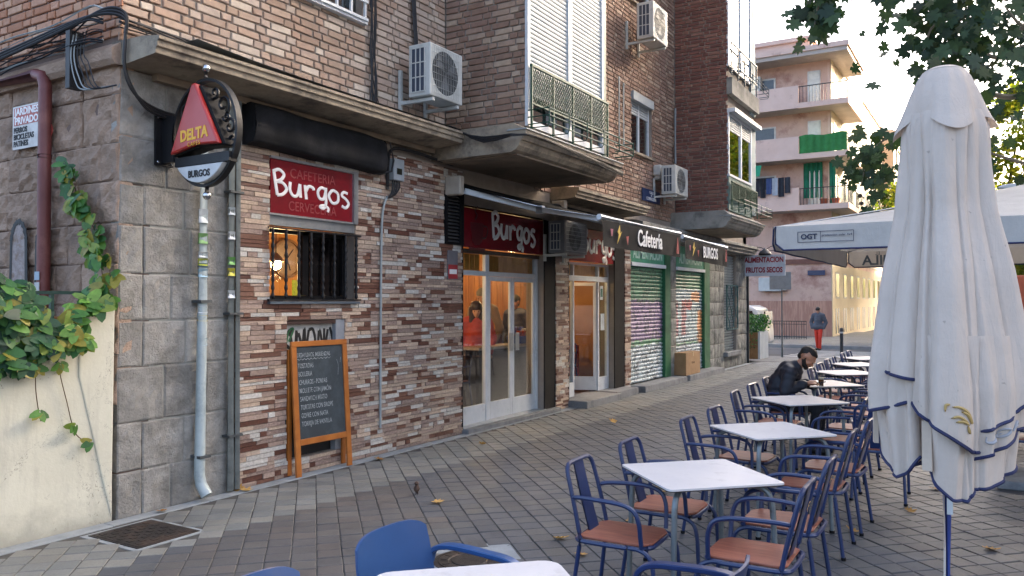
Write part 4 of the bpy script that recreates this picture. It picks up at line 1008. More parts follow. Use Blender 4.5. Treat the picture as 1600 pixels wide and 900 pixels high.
# ---------------- awnings ----------------
afab = PM('awning_fabric', '#151619', .9, '#0f1012', vs=6, bmp=.15, bs=400, spec=.2)
asilver = PM('awning_bar', '#cfd5da', .35, '#bcc3c8', vs=5, metal=.2)
yel = PM('print_yellow', '#d6b24a', .6); pnk = PM('print_pink', '#8b3a58', .6); redpr = PM('print_red', '#8f2b30', .6)
def awning(label, y0, y1, words, size, wallz=3.2, bx=-3.87, bz=2.69, arms=(0, 1), tall=.31, dz=0.0):
    a = thing('awning', label, 'awning', (W, (y0 + y1) / 2, bz - tall), 'black folding awnings over the cafe')
    m = MB()
    def top(u, v): return Vector((W + .2 + (bx - W - .2) * v, y0 + (y1 - y0) * u, wallz - .02 + (bz - wallz + .02) * v - .05 * math.sin(math.pi * v) + dz * u * v))
    m.grid(top, 12, 10); n = len(m.v); m.grid(lambda u, v: top(u, v) + ZP * .004, 12, 10); m.build('canopy', afab, a, smooth='all', fixn=False)
    m = MB(); m.tube([(W + .13, y0 - .1, wallz - .02), (W + .13, y1 + .1, wallz - .02)], .06, 10); m.build('roller', afab, a, smooth=True)
    m = MB(); m.box(W + .0, W + .24, y0 - .13, y0 - .03, wallz - .14, wallz + .10); m.build('end_bracket', PM('bracket_cream', '#b3aa9d', .5), a, bev=.02, segs=2)
    m = MB(); m.tube([(bx, y0, bz), (bx, y1, bz + dz)], .034, 10); m.build('front_bar', asilver, a, smooth=True)
    m = MB(); m.grid(lambda u, v: Vector((bx + .03 + .012 * math.sin(u * 17 + v) * v, y0 + .03 + (y1 - y0 - .06) * u, bz + dz * u - .03 - (tall) * v)), 40, 5); vv = m.build('valance', afab, a, smooth='all', fixn=False)
    h = Vector((0, 1, 0)); zc = bz - .03 - tall / 2; L_ = y1 - y0; xx = bx + .05
    tt = text(words, size, whitel, a, (xx, y0 + L_ * .54, zc + dz * .5 + .005), YP, ZP, sx=.8, bold=.004, extr=.002)
    s_ = tall * .33
    m = MB(); m.prism([(-.6, -1), (-.15, .1), (-.5, .35), (.1, 1.2), (.25, .2), (.75, .5)], (xx, y0 + L_ * .17, zc), YP * s_, ZP * s_, XP * .003); m.build('emblem', yel, a)
    m = MB(); m.prism([(-.35, .4), (.35, .4), (.12, -.4), (-.12, -.4)], (xx, y0 + L_ * .09, zc + .02), YP * s_, ZP * s_, XP * .003); m.build('emblem', pnk, a)
    m = MB(); m.prism([(-.4, .2), (.4, .3), (.1, -.8)], (xx, y0 + L_ * .26, zc - .02), YP * s_, ZP * s_, XP * .003); m.build('emblem', redpr, a)
    m = MB(); m.prism([(-.55, -1.0), (.55, -1.0), (.05, 1.2), (-.05, 1.2)], (xx, y0 + L_ * .92, zc - .01), YP * s_, ZP * s_, XP * .003); m.build('emblem', redpr, a)
    for k in arms:
        yy = y0 + .03 if k == 0 else y1 - .03; e = .35 if k == 0 else -.35
        sh = Vector((W + .2, yy, wallz - .08)); el = Vector((W + 1.15, yy + e * .75, (wallz + bz) / 2 - .09)); fr_ = Vector((bx - .02, yy + .02, bz - .02))
        m = MB(); m.bar(sh, el, .05, .075); m.build('arm', asilver, a, bev=.006); m = MB(); m.bar(el, fr_, .045, .06); m.build('forearm', asilver, a, bev=.006)
        m = MB(); m.box(el.x - .05, el.x + .05, el.y - .04, el.y + .04, el.z - .05, el.z + .045); m.build('elbow', PM('elbow_grey', '#8b8f94', .5), a, bev=.01)
    return a
awning('black awning whose valance reads Cafeteria in white letters', 8.33, 11.05, 'Cafetería', .29)
awning('black awning whose valance reads BURGOS in white letters', 11.17, 13.38, 'BURGOS', .24, bz=2.66, tall=.29, dz=-.04)
# ---------------- left: cream garden wall, railing, vines, pipes, signs ----------------
mm, t, b = newmat('cream_render'); base = mixc(t, rampn(t, wnoise(t, 2.2, 5), [(.3, (0, 0, 0, 1)), (.7, (1, 1, 1, 1))]), hx('#c9c6b4'), hx('#bdbaa8'))
stn = rampn(t, wnoise(t, 1.6, 6, .7, stretch(t, (4, 4, .6))), [(.52, (0, 0, 0, 1)), (.75, (1, 1, 1, 1))]); base = mixc(t, mth(t, 'MULTIPLY', stn, .55), base, hx('#9a968a'))   # run-off streaks
spz = N(t, 'ShaderNodeSeparateXYZ'); L(t, wpos(t), spz.inputs[0]); low_ = rampn(t, mth(t, 'ADD', spz.outputs[2], mth(t, 'MULTIPLY', wnoise(t, 6, 5), .5)), [(.28, (1, 1, 1, 1)), (.48, (0, 0, 0, 1))]); base = mixc(t, mth(t, 'MULTIPLY', low_, .5), base, hx('#7d7a70'))   # mud splash
crk = mth(t, 'LESS_THAN', mth(t, 'ABSOLUTE', mth(t, 'SUBTRACT', wnoise(t, 1.3, 6, .75, None, .5), .5)), .0022); base = mixc(t, mth(t, 'MULTIPLY', crk, .6), base, hx('#6f6b60'))
L(t, base, b.inputs['Base Color']); b.inputs['Roughness'].default_value = .88; bump(t, b, wnoise(t, 22, 5, .65), .35, .01); cream = mm
gw = thing('garden_wall', 'low cream rendered garden wall with a raised end pillar', 'wall', (W - .1, 2.4, 0))
m = MB(); m.grid(lambda u, v: Vector((W - .008 + .006 * noise.noise(Vector((u * 14, v * 6, 0))), -2.5 + 6.28 * u, -.05 + (1.21 + .13 * min(1, max(0, (u - .875) / .03)) + .05) * v)), 90, 16)
m.box(W - .26, W - .012, -2.5, 3.78, -.05, 1.17); m.build('wall', cream, gw, smooth=True)
m = MB(); m.prism([(3.50, 1.15), (3.775, .0), (3.79, 1.66), (3.77, 1.685), (3.57, 1.69), (3.545, 1.675), (3.54, 1.38), (3.50, 1.30)], (W + .002, 0, 0), YP, ZP, -XP * .3); m.build('pillar', cream, gw, bev=.012, segs=2)
m = MB(); m.grid(lambda u, v: Vector((W - .012 - .25 * v, 2.9 + .66 * u, 1.16 + .18 * max(0, u - .1) - .0 * v)), 12, 2); m.build('coping', cream, gw, fixn=False)
# garden behind: earth and a crate
MB().box(W - 4, W - .26, -2.5, 3.80, -.1, .9).build('garden_ground', PM('earth', '#4a3b2e', .95, '#3a2f26', vs=6, bmp=.5), org=(W - 2, 1, -.1), kind='structure')
MB().box(W - .9, W - .45, 3.22, 3.7, .9, 1.60).build('planter_box', PM('terracotta_wood', '#9a6a3f', .7, '#84582f', vs=9), label='orange brown wooden box behind the green garden railing', cat='box', bev=.01)
gr = thing('garden_railing', 'green metal railing standing behind the cream garden wall', 'railing', (W - .18, 3.0, 1.16))
grn = PM('dark_green_iron', '#27443c', .5, '#1f3730')
MB().box(W - .2, W - .165, -2.4, 3.74, 1.775, 1.80).build('top_rail', grn, gr)
for i in range(16): yy = 3.66 - i * .28; MB().box(W - .2, W - .17, yy, yy + .025, 1.1, 1.7749).build('post', grn, gr)
# rusty red drain pipe on the side wall
rp_ = PM('oxide_red_pipe', '#6d3733', .5, '#5f2e2b', vs=6, dirt='#7d4a42', ds=4)
pt = [(W - 3.2, YC - .07, 3.66), (W - 1.06, YC - .07, 3.66), (W - .955, YC - .07, 3.63), (W - .92, YC - .07, 3.55), (W - .92, YC - .07, 2.6), (W - .92, YC - .07, 1.2)]
rpp = thing('drain_pipe', 'oxide red drain pipe turning down the brown stone side wall', 'pipe', (W - .92, YC - .07, 1.2))
m = MB(); m.tube(pt, .052, 12); m.build('pipe', rp_, rpp, smooth=True)
m = MB(); m.tube([(W - .92, YC - .07, 2.93), (W - .92, YC - .07, 2.96)], .057, 12); m.build('clamp', PM('pipe_clamp_dark', '#3a2523', .6), rpp, smooth=True)
for i, c_ in enumerate(('#6d8593', '#b4b4b4', '#8fa4b4')): MB().box(W - .955, W - .885, YC - .126, YC - .121, 1.72 + i * .09, 1.79 + i * .09).build('sticker', PM('stick' + str(i), c_, .5), rpp)
# garden sign
js = thing('garden_sign', 'white and red JARDINES PRIVADOS notice beside the red pipe', 'sign', (W - 1.2, YC - .03, 3.05))
ys_ = YC - .035
MB().box(W - 1.50, W - .90, ys_, ys_ + .012, 3.06, 3.44).build('panel', PM('sign_white', '#cdc9c4', .5, dirt='#b0aba5', ds=6), js)
MB().box(W - 1.475, W - .92, ys_ - .002, ys_, 3.27, 3.425).build('red_field', PM('sign_red', '#a8453b', .5), js)
jb = PM('sign_black', '#232224', .6); yt = ys_ - .0025
text('JARDINES', .085, whitel, js, (W - 1.46, yt, 3.385), XP, ZP, align='LEFT', bold=.003, sx=1.05); text('PRIVADOS', .085, whitel, js, (W - 1.46, yt, 3.305), XP, ZP, align='LEFT', bold=.003, sx=1.05)
for i, wd in enumerate(('PERROS', 'BICICLETAS', 'PATINES')): text(wd, .066, jb, js, (W - 1.48, yt, 3.225 - i * .06), XP, ZP, align='LEFT', bold=.002, sx=.95)
text('NO', .16, MATS['sign_red'], js, (W - 1.06, yt, 3.165), XP, ZP, align='LEFT', sx=.8, bold=.003)
# graffiti on side wall stones (sprayed paint, 2 mm proud)
gft = thing('graffiti', 'black and pale sprayed graffiti letters on the brown side wall', 'graffiti', (W - 1.3, YC, 1.6))
pal_ = PM('graffiti_pale', '#b0a49f', .95, '#8a7d76', vs=16, bmp=1.0, bs=40, dirt='#8a7668', ds=9, dpos=(.5, .6), bdist=.02)
def blob(cx, zb, zt, w_):
    mb = MB(); pts = []
    for i in range(21):
        a = math.pi * i / 20; pts.append((cx + w_ * math.cos(a), zt - w_ * 1.6 + w_ * 1.6 * math.sin(a)))
    pts = [(cx + w_ * 1.25, zb)] + pts + [(cx - w_ * 1.25, zb)]
    mb.prism(pts, (0, YC - .036, 0), XP, ZP, YP * .002); mb.build('fill', pal_, gft)
    pp_ = smoothpath([(x, YC - .038, z) for x, z in pts], 2); mb = MB(); mb.tube(pp_, [.026 + .012 * noise.noise(Vector((k * .4, cx, 0))) + .01 * (k % 5 == 0) for k in range(len(pp_))], 6); 
    for i, v in enumerate(mb.v): mb.v[i] = (v[0], YC - .038 + (v[1] - YC + .038) * .08, v[2])
    mb.build('outline', gp, gft)
blob(W - 1.38, 1.2, 2.42, .12); blob(W - 1.02, 1.2, 2.32, .07)
# corner down pipes
wp = PM('pale_pipe', '#a9b4b4', .45, '#98a3a4', vs=4, dirt='#7f8989', ds=5)
dp = thing('down_pipe', 'pale grey down pipe with stickers on the stone corner', 'pipe', (W + .06, 4.55, 0))
m = MB(); m.tube([(W + .06, 4.57, 3.58), (W + .06, 4.555, 1.7), (W + .055, 4.54, .22), (W + .07, 4.545, .14), (W + .13, 4.56, .05)], [.04, .04, .046, .048, .05], 12); m.build('pipe', wp, dp, smooth=True)
for z in (1.72, .38): MB().box(W - .02, W + .115, 4.50, 4.61, z - .012, z + .012).build('clamp', PM('clamp_grey', '#5a5f61', .5, metal=.5), dp)
for i, (z, hh, c_) in enumerate(((2.22, .09, '#7fae6a'), (2.1, .05, '#d7dbdc'), (2.03, .06, '#c9cf58'), (1.93, .07, '#9fc3d6'), (1.55, .05, '#d8c03c'), (1.62, .06, '#dfe3e4'), (1.34, .06, '#a9c6d2'), (2.4, .12, '#cfd6d8'), (2.02, .03, '#3b6f8a'))):
    m = MB(); m.tube([(W + .0605, 4.555, z), (W + .0605, 4.556, z + hh)], .0425, 12, caps=False); m.build('sticker', PM('pst' + str(i), c_, .5), dp, smooth=True)
gp2 = thing('down_pipe', 'pair of thin steel conduits beside the edge of the tiles', 'pipe', (W + .04, 4.9, 0))
for k, (yy, r_) in enumerate(((4.87, .032), (4.945, .026))):
    m = MB(); m.tube([(W + .045, yy, 3.55), (W + .045, yy + .004, .02)], r_, 10); m.build('conduit', PM('galvanised', '#7d8688', .45, '#6c7577', vs=8, metal=.6, dirt='#5b6365', ds=7), gp2, smooth=True)
for i, (z, c_) in enumerate(((1.95, '#cfc94a'), (2.05, '#6fa85a'), (2.28, '#d9dde0'), (1.75, '#cdd3d6'), (2.5, '#c3ccd0'))):
    m = MB(); m.tube([(W + .0455, 4.871, z), (W + .0455, 4.871, z + .07)], .0345, 10, caps=False); m.build('sticker', PM('qst' + str(i), c_, .5), gp2, smooth=True)
for z in (.5, 1.6, 2.7): MB().box(W - .02, W + .085, 4.83, 4.98, z, z + .02).build('clamp', MATS['clamp_grey'], gp2)
# ---------------- round projecting DELTA sign ----------------
ds = thing('projecting_sign', 'round wrought iron bracket sign with red triangle reading DELTA CAFES BURGOS', 'sign', (W + .5, 4.2, 2.56))
Cx, Cy, Cz, Rx, Rz = -5.405, 4.2, 3.07, .395, .435
def el(t, k=1.0): return Vector((Cx + Rx * k * math.cos(t), Cy, Cz + Rz * k * math.sin(t)))
m = MB(); nn = 48; ring = []
for i in range(nn):
    t = 2 * math.pi * i / nn; m.v += [tuple(el(t, 1.0) + YP * -.02), tuple(el(t, 1.0) + YP * .035), tuple(el(t, .95) + YP * .035), tuple(el(t, .95) + YP * -.02)]
for i in range(nn):
    a, b = 4 * i, 4 * ((i + 1) % nn)
    for k in range(4): m.face(a + k, a + (k + 1) % 4, b + (k + 1) % 4, b + k)
m.build('ring', blackw, ds, smooth=True)
apex = Vector((Cx - .02, 0, Cz + .38)); bl = Vector((Cx - .30, 0, Cz - .165)); brr = Vector((Cx + .29, 0, Cz - .125))
dred = PM('delta_red', '#b3261d', .35, '#a32019', vs=2, spec=.6)
tri = []
tri += [(bl.x, bl.z), ((bl.x + brr.x) / 2, (bl.z + brr.z) / 2 - -.035), (brr.x, brr.z), (apex.x + .018, apex.z), (apex.x - .018, apex.z)]
m = MB(); m.prism(tri, (0, Cy - .11, 0), XP, ZP, YP * .16); m.build('triangle', dred, ds, bev=.014, segs=2)
m = MB(); m.prism([(x + (.035 if x > Cx - .1 else -.01), z - .012) for x, z in tri], (0, Cy - .075, 0), XP, ZP, YP * .15); m.build('triangle_back', blackp, ds, bev=.01)
ty = Cy - .112; dy = PM('delta_yellow', '#f0b42c', .5)
text('DELTA', .122, dy, ds, (Cx + .0, ty, Cz - .03), (1, 0, .05), ZP, bold=.005, sx=.9); text('CAFES', .046, dy, ds, (Cx + .0, ty, Cz - .105), (1, 0, .05), ZP, sx=.95, space=1.35)
cap = [(Cx + Rx * .93 * math.cos(R_(a)), Cz + Rz * .93 * math.sin(R_(a))) for a in range(221, 320, 7)]
m = MB(); m.prism(cap, (0, Cy - .06, 0), XP, ZP, YP * .09); m.build('name_panel', PM('name_white', '#c7c8c8', .5), ds, bev=.004)
text('BURGOS', .075, jb, ds, (Cx, Cy - .0625, Cz - .335), XP, ZP, bold=.003, sx=.9)
m = MB(); m.box(Cx - .33, Cx + .33, Cy - .04, Cy + .04, Cz - .255, Cz - .18); m.build('cross_bar', blackw, ds)
sph = [(0.0001, -1)] + [(math.cos(R_(a)), math.sin(R_(a))) for a in range(-75, 76, 15)] + [(0.0001, 1)]
chrome = PM('chrome', '#c9cbcc', .12, '#b9bbbc', vs=4, metal=1)
for zc, stem in ((Cz + .52, -1), (Cz - .505, 1)):
    MB().lathe([(r * .034, z * .034) for r, z in sph], (Cx + (.02 if stem > 0 else 0), Cy, zc), 16).build('finial', chrome, ds, smooth='all')
    MB().tube([(Cx + (.02 if stem > 0 else 0), Cy, zc + stem * .03), (Cx + (.02 if stem > 0 else 0), Cy, zc + stem * .075)], .016, 8).build('stem', blackw, ds, smooth=True)
def scroll(cx, cz, r0, t0, turns, sgn, name='scroll'):
    pts = []
    for i in range(22):
        k = i / 21; t = t0 + sgn * k * turns * 2 * math.pi; r_ = r0 * (1 - .8 * k); pts.append((cx + r_ * math.cos(t), Cy, cz + r_ * math.sin(t)))
    m = MB(); m.tube(pts, .011, 5)
    for i, v in enumerate(m.v): m.v[i] = (v[0], Cy + (v[1] - Cy) * 1.3, v[2])
    m.build(name, blackw, ds, smooth=True)
for cx, cz, r0, t0, sg_ in ((Cx + .21, Cz + .2, .085, -1.2, 1), (Cx + .29, Cz + .02, .07, 2.4, -1), (Cx + .33, Cz - .1, .05, 1.5, 1), (Cx + .11, Cz + .31, .05, -2, 1), (Cx - .22, Cz + .2, .085, -2, -1), (Cx - .30, Cz + .0, .07, .6, 1), (Cx - .33, Cz - .12, .05, 1.5, -1), (Cx - .13, Cz + .32, .05, -1, -1), (Cx + .25, Cz + .1, .04, 3, 1)): scroll(cx, cz, r0, t0, 1.1, sg_)
m = MB(); m.bar((Cx - .34, Cy, Cz + .05), (Cx - .12, Cy, Cz + .28), .02, .012); m.build('strut', blackw, ds)
m = MB(); m.bar((Cx - .36, Cy, Cz - .02), (Cx - .16, Cy, Cz + .16), .02, .012); m.build('strut', blackw, ds)
m = MB(); m.box(W + .0, W + .02, 4.12, 4.29, Cz - .22, Cz + .2); m.build('wall_plate', blackw, ds)
m = MB(); m.box(W + .02, Cx - Rx + .02, 4.18, 4.23, Cz - .2, Cz + .18); m.build('bracket', blackw, ds)
for a, c in ((4.14, Cz + .175), (4.27, Cz + .175), (4.14, Cz - .195), (4.27, Cz - .195)): MB().lathe([(.012, 0), (.012, .01), (.006, .014), (0, .014)], (W + .02, a, c), 8, 'x').build('bolt', chrome, ds)
# ---------------- chalkboard ----------------
f0 = pz(465, 746); f1 = pz(545, 727)
wood = PM('orange_wood', '#b06a2c', .45, '#98561f', vs=7, spec=.5, rv=.05, dirt='#7d4318', ds=5, dpos=(.6, .8))
cbd = thing('chalkboard', 'wooden A-frame menu chalkboard leaning by the tiled wall', 'chalkboard', ((f0.x + f1.x) / 2, (f0.y + f1.y) / 2, 0))
u = (f1 - f0); wd_ = u.length; u.normalize(); nrm = Vector((u.y, -u.x, 0)); tilt = Vector((-nrm.x * .07, -nrm.y * .07, .9975)); Hh = 1.27
def cbp(a, b, c=0): return f0 + u * a + tilt * b + nrm * c
fr3 = nrm * .9975 + ZP * .07
def cbox(name, mat, a0, a1, b0, b1, c0=0.0, c1=.028, **k):
    m = MB(); m.obox(cbp((a0 + a1) / 2, (b0 + b1) / 2) + fr3 * (c0 + c1) / 2, u * (a1 - a0) / 2, tilt * (b1 - b0) / 2, fr3 * (c1 - c0) / 2); return m.build(name, mat, cbd, **k)
cbox('leg', wood, -.03, .035, 0, Hh, bev=.004); cbox('leg', wood, wd_ - .035, wd_ + .03, 0, Hh, bev=.004)
cbox('rail', wood, -.03, wd_ + .03, Hh, Hh + .055, bev=.004); cbox('rail', wood, .036, wd_ - .036, .30, .36, bev=.004)
slate = PM('slate_board', '#2b3236', .8, '#363e42', vs=3, dirt='#495256', ds=4, dpos=(.5, .8))
cbox('board', slate, .036, wd_ - .036, .36, Hh, .004, .014)
bk = MB()
for a in (-.02, wd_ + .02): bk.bar(cbp(a, Hh), cbp(a, Hh) * 1 + Vector((-nrm.x * .2, -nrm.y * .2, -Hh * .97)), .05, .025)
for a in (-.02, wd_ + .02): MB().bar(cbp(a, Hh - .02) - fr3 * .02, Vector((cbp(a, 0).x - nrm.x * .10, cbp(a, 0).y - nrm.y * .10, .01)), .05, .022).build('rear_leg', wood, cbd)
chalk = PM('chalk', '#b3b9ba', .95, '#59605f', vs=45)
fw_ = wd_ - .09
def chalkline(s, row, size=.052, x=.05, sx=.85):
    text(s, size, chalk, cbd, cbp(x, Hh - .085 - row * .082) + fr3 * .0155, u, tilt, align='LEFT', sx=sx, extr=.0004, bold=.0002)
chalkline('DESAYUNOS. MERIENDAS', 0, .062, .045, .62)
hand(cbd, chalk, [[(i * .022, .006 * (-1) ** i) for i in range(21)]], cbp(.05, Hh - .125) + fr3 * .016, u, tilt, 1, .003, .3, 'underline')
for i, s in enumerate(('TOSTADAS', 'BOLLERIA', 'CHURROS - PORRAS', 'MOLLETE CON JAMÓN', 'SANDWICH MIXTO', 'TORTITAS CON SIROPE', 'GOFRE CON NATA', 'TORRIJA DE VAINILLA')): chalkline(s, 1.3 + i * 1.0, .068, .05 + .003 * i, .60)
hand(cbd, chalk, [[(0, 0), (.02, -.06), (.01, -.16)], [(.06, .02), (.05, -.03)]], cbp(wd_ - .12, Hh - .15) + fr3 * .016, u, tilt, 1, .002, .3, 'doodle')
# cardboard box on the step
bx_ = thing('cardboard_box', 'brown cardboard box standing on the step before the sprayed shutter', 'box', (W + .12, 17.6, .12))
q0 = px(1072, 575, W + .25).y; q1 = px(1094, 575, W + .25).y
kraft = PM('cardboard', '#9c7c58', .85, '#8b6c4a', vs=5, bmp=.15, bs=80)
MB().box(W - .02, W + .25, q0, q1, .122, .60).build('carton', kraft, bx_, bev=.004)
for s_, a_ in ((-1, .9), (1, .75)): MB().obox((W + .115, (q0 + q1) / 2 + s_ * (q1 - q0) / 4, .603 + .004 * a_), XP * .13, YP * (q1 - q0) / 4 * .98, ZP * .0015).build('flap', kraft, bx_)
MB().box(W - .022, W + .252, (q0 + q1) / 2 - .03, (q0 + q1) / 2 + .03, .52, .6105).build('tape', PM('tape', '#b3946a', .4), bx_)
text('FRAGIL', .07, PM('carton_print', '#6d5033', .8), bx_, (W + .2505, (q0 + q1) / 2, .38), YP, ZP)
# ---------------- climbing vine ----------------
def leafmesh(name, mat, lobes, size=1.0, curl=.12):
    """flat leaf with pointed lobes, lies in XY, tip along +Y, slight fold"""
    mb = MB(); pts = []
    for (a, r_) in lobes: pts.append((r_ * math.sin(R_(a)) * size, r_ * math.cos(R_(a)) * size))
    mb.v.append((0, 0, 0)); 
    for x, y in pts: mb.v.append((x, y, -curl * (x * x + .6 * y * y) / size + .25 * curl * abs(x)))
    n = len(pts)
    for i in range(n - 1): mb.face(0, i + 1, i + 2)
    me = bpy.data.meshes.new(name); me.from_pydata(mb.v, [], mb.f); me.materials.append(mat); me.polygons.foreach_set('use_smooth', [True] * len(me.polygons)); return me
def leafmat(name, cols, trans=.35, rough=.45):
    mm, t, b = newmat(name); out = t.nodes['Material Output']
    c = rampn(t, rnd(t), [(i / len(cols), hx(k)) for i, k in enumerate(cols)], 'CONSTANT'); c = mixc(t, 1, c, rampn(t, wnoise(t, 25, 4), [(.3, (.75, .75, .7, 1)), (.7, (1.15, 1.15, 1.1, 1))]), 'MULTIPLY')
    L(t, c, b.inputs['Base Color']); b.inputs['Roughness'].default_value = rough; b.inputs['Specular IOR Level'].default_value = .35
    tr = N(t, 'ShaderNodeBsdfTranslucent'); L(t, mixc(t, 1, c, (1.2, 1.2, .6, 1), 'MULTIPLY'), tr.inputs[0]); mx = N(t, 'ShaderNodeMixShader'); mx.inputs[0].default_value = trans
    L(t, b.outputs[0], mx.inputs[1]); L(t, tr.outputs[0], mx.inputs[2]); L(t, mx.outputs[0], out.inputs[0]); return mm
VL = leafmat('vine_leaf', ['#557f38', '#628f40', '#466f33', '#74883c', '#487636', '#8a8438', '#345e30'], .25)
VD = leafmat('vine_leaf_dark', ['#24482f', '#2d5636', '#36603b', '#203f30', '#436c38'], .2)
PLANE = [(-165, .30), (-140, .45), (-115, .62), (-98, .42), (-75, .75), (-58, .50), (-42, .85), (-22, .58), (-8, .85), (0, 1.0), (8, .85), (22, .58), (42, .85), (58, .50), (75, .75), (98, .42), (115, .62), (140, .45), (165, .30)]
OV = [(-158, .25), (-120, .32), (-60, .36), (-20, .62), (0, .8), (20, .62), (60, .36), (120, .32), (158, .25)]
vl = [leafmesh('leaf', VL, OV, s, .3) for s in (.085, .11, .13)]; vdk = [leafmesh('leaf', VD, OV, s, .3) for s in (.09, .115, .14)]
def leaf_at(parent, me, p, n, up, rr):
    n = Vector(n).normalized(); up = Vector(up); up = (up - n * up.dot(n)).normalized(); x = up.cross(n)
    o = link('leaf', me, parent, p); o.rotation_euler = Matrix((x, up, n)).transposed().to_euler(); return o
rv_ = random.Random(21)
def vine(label, stems, leafset, n_clusters, outward, spread=.05, drop=.3, loc=None, size=1):
    v = thing('climbing_vine', label, 'vine', loc or stems[0][0])
    stemm = PM('vine_stem', '#5d4a35', .9)
    for st in stems:
        m = MB(); m.tube(smoothpath(st, 4), .004, 4); m.build('stem', stemm, v, smooth=True)
    allp = [p for st in stems for p in smoothpath(st, 6)]
    for i in range(n_clusters):
        p = rv_.choice(allp) + Vector((rv_.uniform(-spread, spread), rv_.uniform(-spread, spread), rv_.uniform(-spread, spread))) + Vector(outward) * rv_.uniform(.01, .07)
        base = rv_.uniform(-40, 40)
        for k in range(rv_.choice((3, 4, 5))):
            a = R_(180 + base + (k - 2) * 48 + rv_.uniform(-12, 12)); ou = Vector(outward); side = ou.cross(ZP).normalized()
            up = side * math.sin(a) + ZP * math.cos(a) + ou * rv_.uniform(-.1, .45)
            leaf_at(v, rv_.choice(leafset), p + up.normalized() * .015, ou + Vector((rv_.uniform(-.5, .5), rv_.uniform(-.5, .5), rv_.uniform(-.1, .7))), up, 0)
    return v
sideP = lambda x, y: tuple(py(x, y, YC - .06))
vine('green climbing vine growing up the brown stone side wall', [[sideP(168, 470), sideP(160, 430), sideP(155, 385), sideP(142, 345), sideP(128, 310), sideP(112, 265)], [sideP(168, 470), sideP(172, 420), sideP(165, 395)]], vl, 46, (.15, -1, 0), .055)
fr_ = lambda x, y, o=.0: tuple(px(x, y, W + .02 + o))
vine('bushy dark leafed vine spilling over the cream garden wall', [[fr_(-40, 480), fr_(10, 480), fr_(40, 500), fr_(70, 520), fr_(60, 540)], [fr_(-40, 520), fr_(0, 530), fr_(15, 560), fr_(5, 575)], [fr_(-60, 470), fr_(0, 460), fr_(30, 455)]], vdk + vdk + vl[1:], 105, (1, -.25, .15), .09)
vine('light green vine creeping over the railing beside the cream pillar', [[fr_(60, 530), fr_(90, 525), fr_(115, 505), fr_(125, 490), fr_(140, 480), fr_(160, 478)], [fr_(90, 530), fr_(110, 535), fr_(122, 525)]], vl, 30, (1, -.2, .2), .07)
vine('thin trailing vine shoot hanging down the cream wall with few leaves', [[fr_(52, 545), fr_(55, 575), fr_(56, 610), fr_(60, 640), fr_(64, 658)]], vl[:1], 4, (1, 0, 0), .012)
vine('long bare vine shoot trailing across the cream wall', [[fr_(88, 550), fr_(95, 590), fr_(105, 630), fr_(112, 660), fr_(120, 680), fr_(135, 690), fr_(146, 692)]], vl[:1], 3, (1, 0, 0), .006)
# ---------------- terrace furniture ----------------
navy = PM('navy_steel', '#1d2f59', .38, '#18284c', vs=5, spec=.5, coat=.15, dirt='#59606c', ds=38, dpos=(.66, .70))
seatw = None
mm, t, b = newmat('seat_wood'); tc = N(t, 'ShaderNodeTexCoord'); oi = N(t, 'ShaderNodeObjectInfo')
sc_ = N(t, 'ShaderNodeVectorMath', operation='MULTIPLY'); L(t, tc.outputs['Object'], sc_.inputs[0]); sc_.inputs[1].default_value = (3, 30, 3)
ad = N(t, 'ShaderNodeVectorMath', operation='ADD'); L(t, sc_.outputs[0], ad.inputs[0]); L(t, oi.outputs['Location'], ad.inputs[1])
n1 = wnoise(t, 1.4, 6, .7, ad.outputs[0], .8)
L(t, mixc(t, 1, rampn(t, n1, [(.3, hx('#6a3a2c')), (.5, hx('#8a4f3c')), (.72, hx('#a0644c'))]), rampn(t, oi.outputs['Random'], [(0, (.8, .8, .82, 1)), (1, (1.12, 1.1, 1.08, 1))]), 'MULTIPLY'), b.inputs['Base Color']); b.inputs['Roughness'].default_value = .5; seatw = mm
white_hpl = PM('white_laminate', '#cfcccb', .35, '#c6c3c3', vs=3, spec=.5, dirt='#a8a3a1', ds=7, dpos=(.55, .8)); hedge_ = PM('laminate_edge', '#2b2524', .6)
leggrey = PM('leg_grey', '#7d8588', .45, '#6c7477', vs=9, metal=.5, dirt='#5a4f48', ds=9, dpos=(.58, .75))
gold = PM('gold_print', '#b3925a', .5)
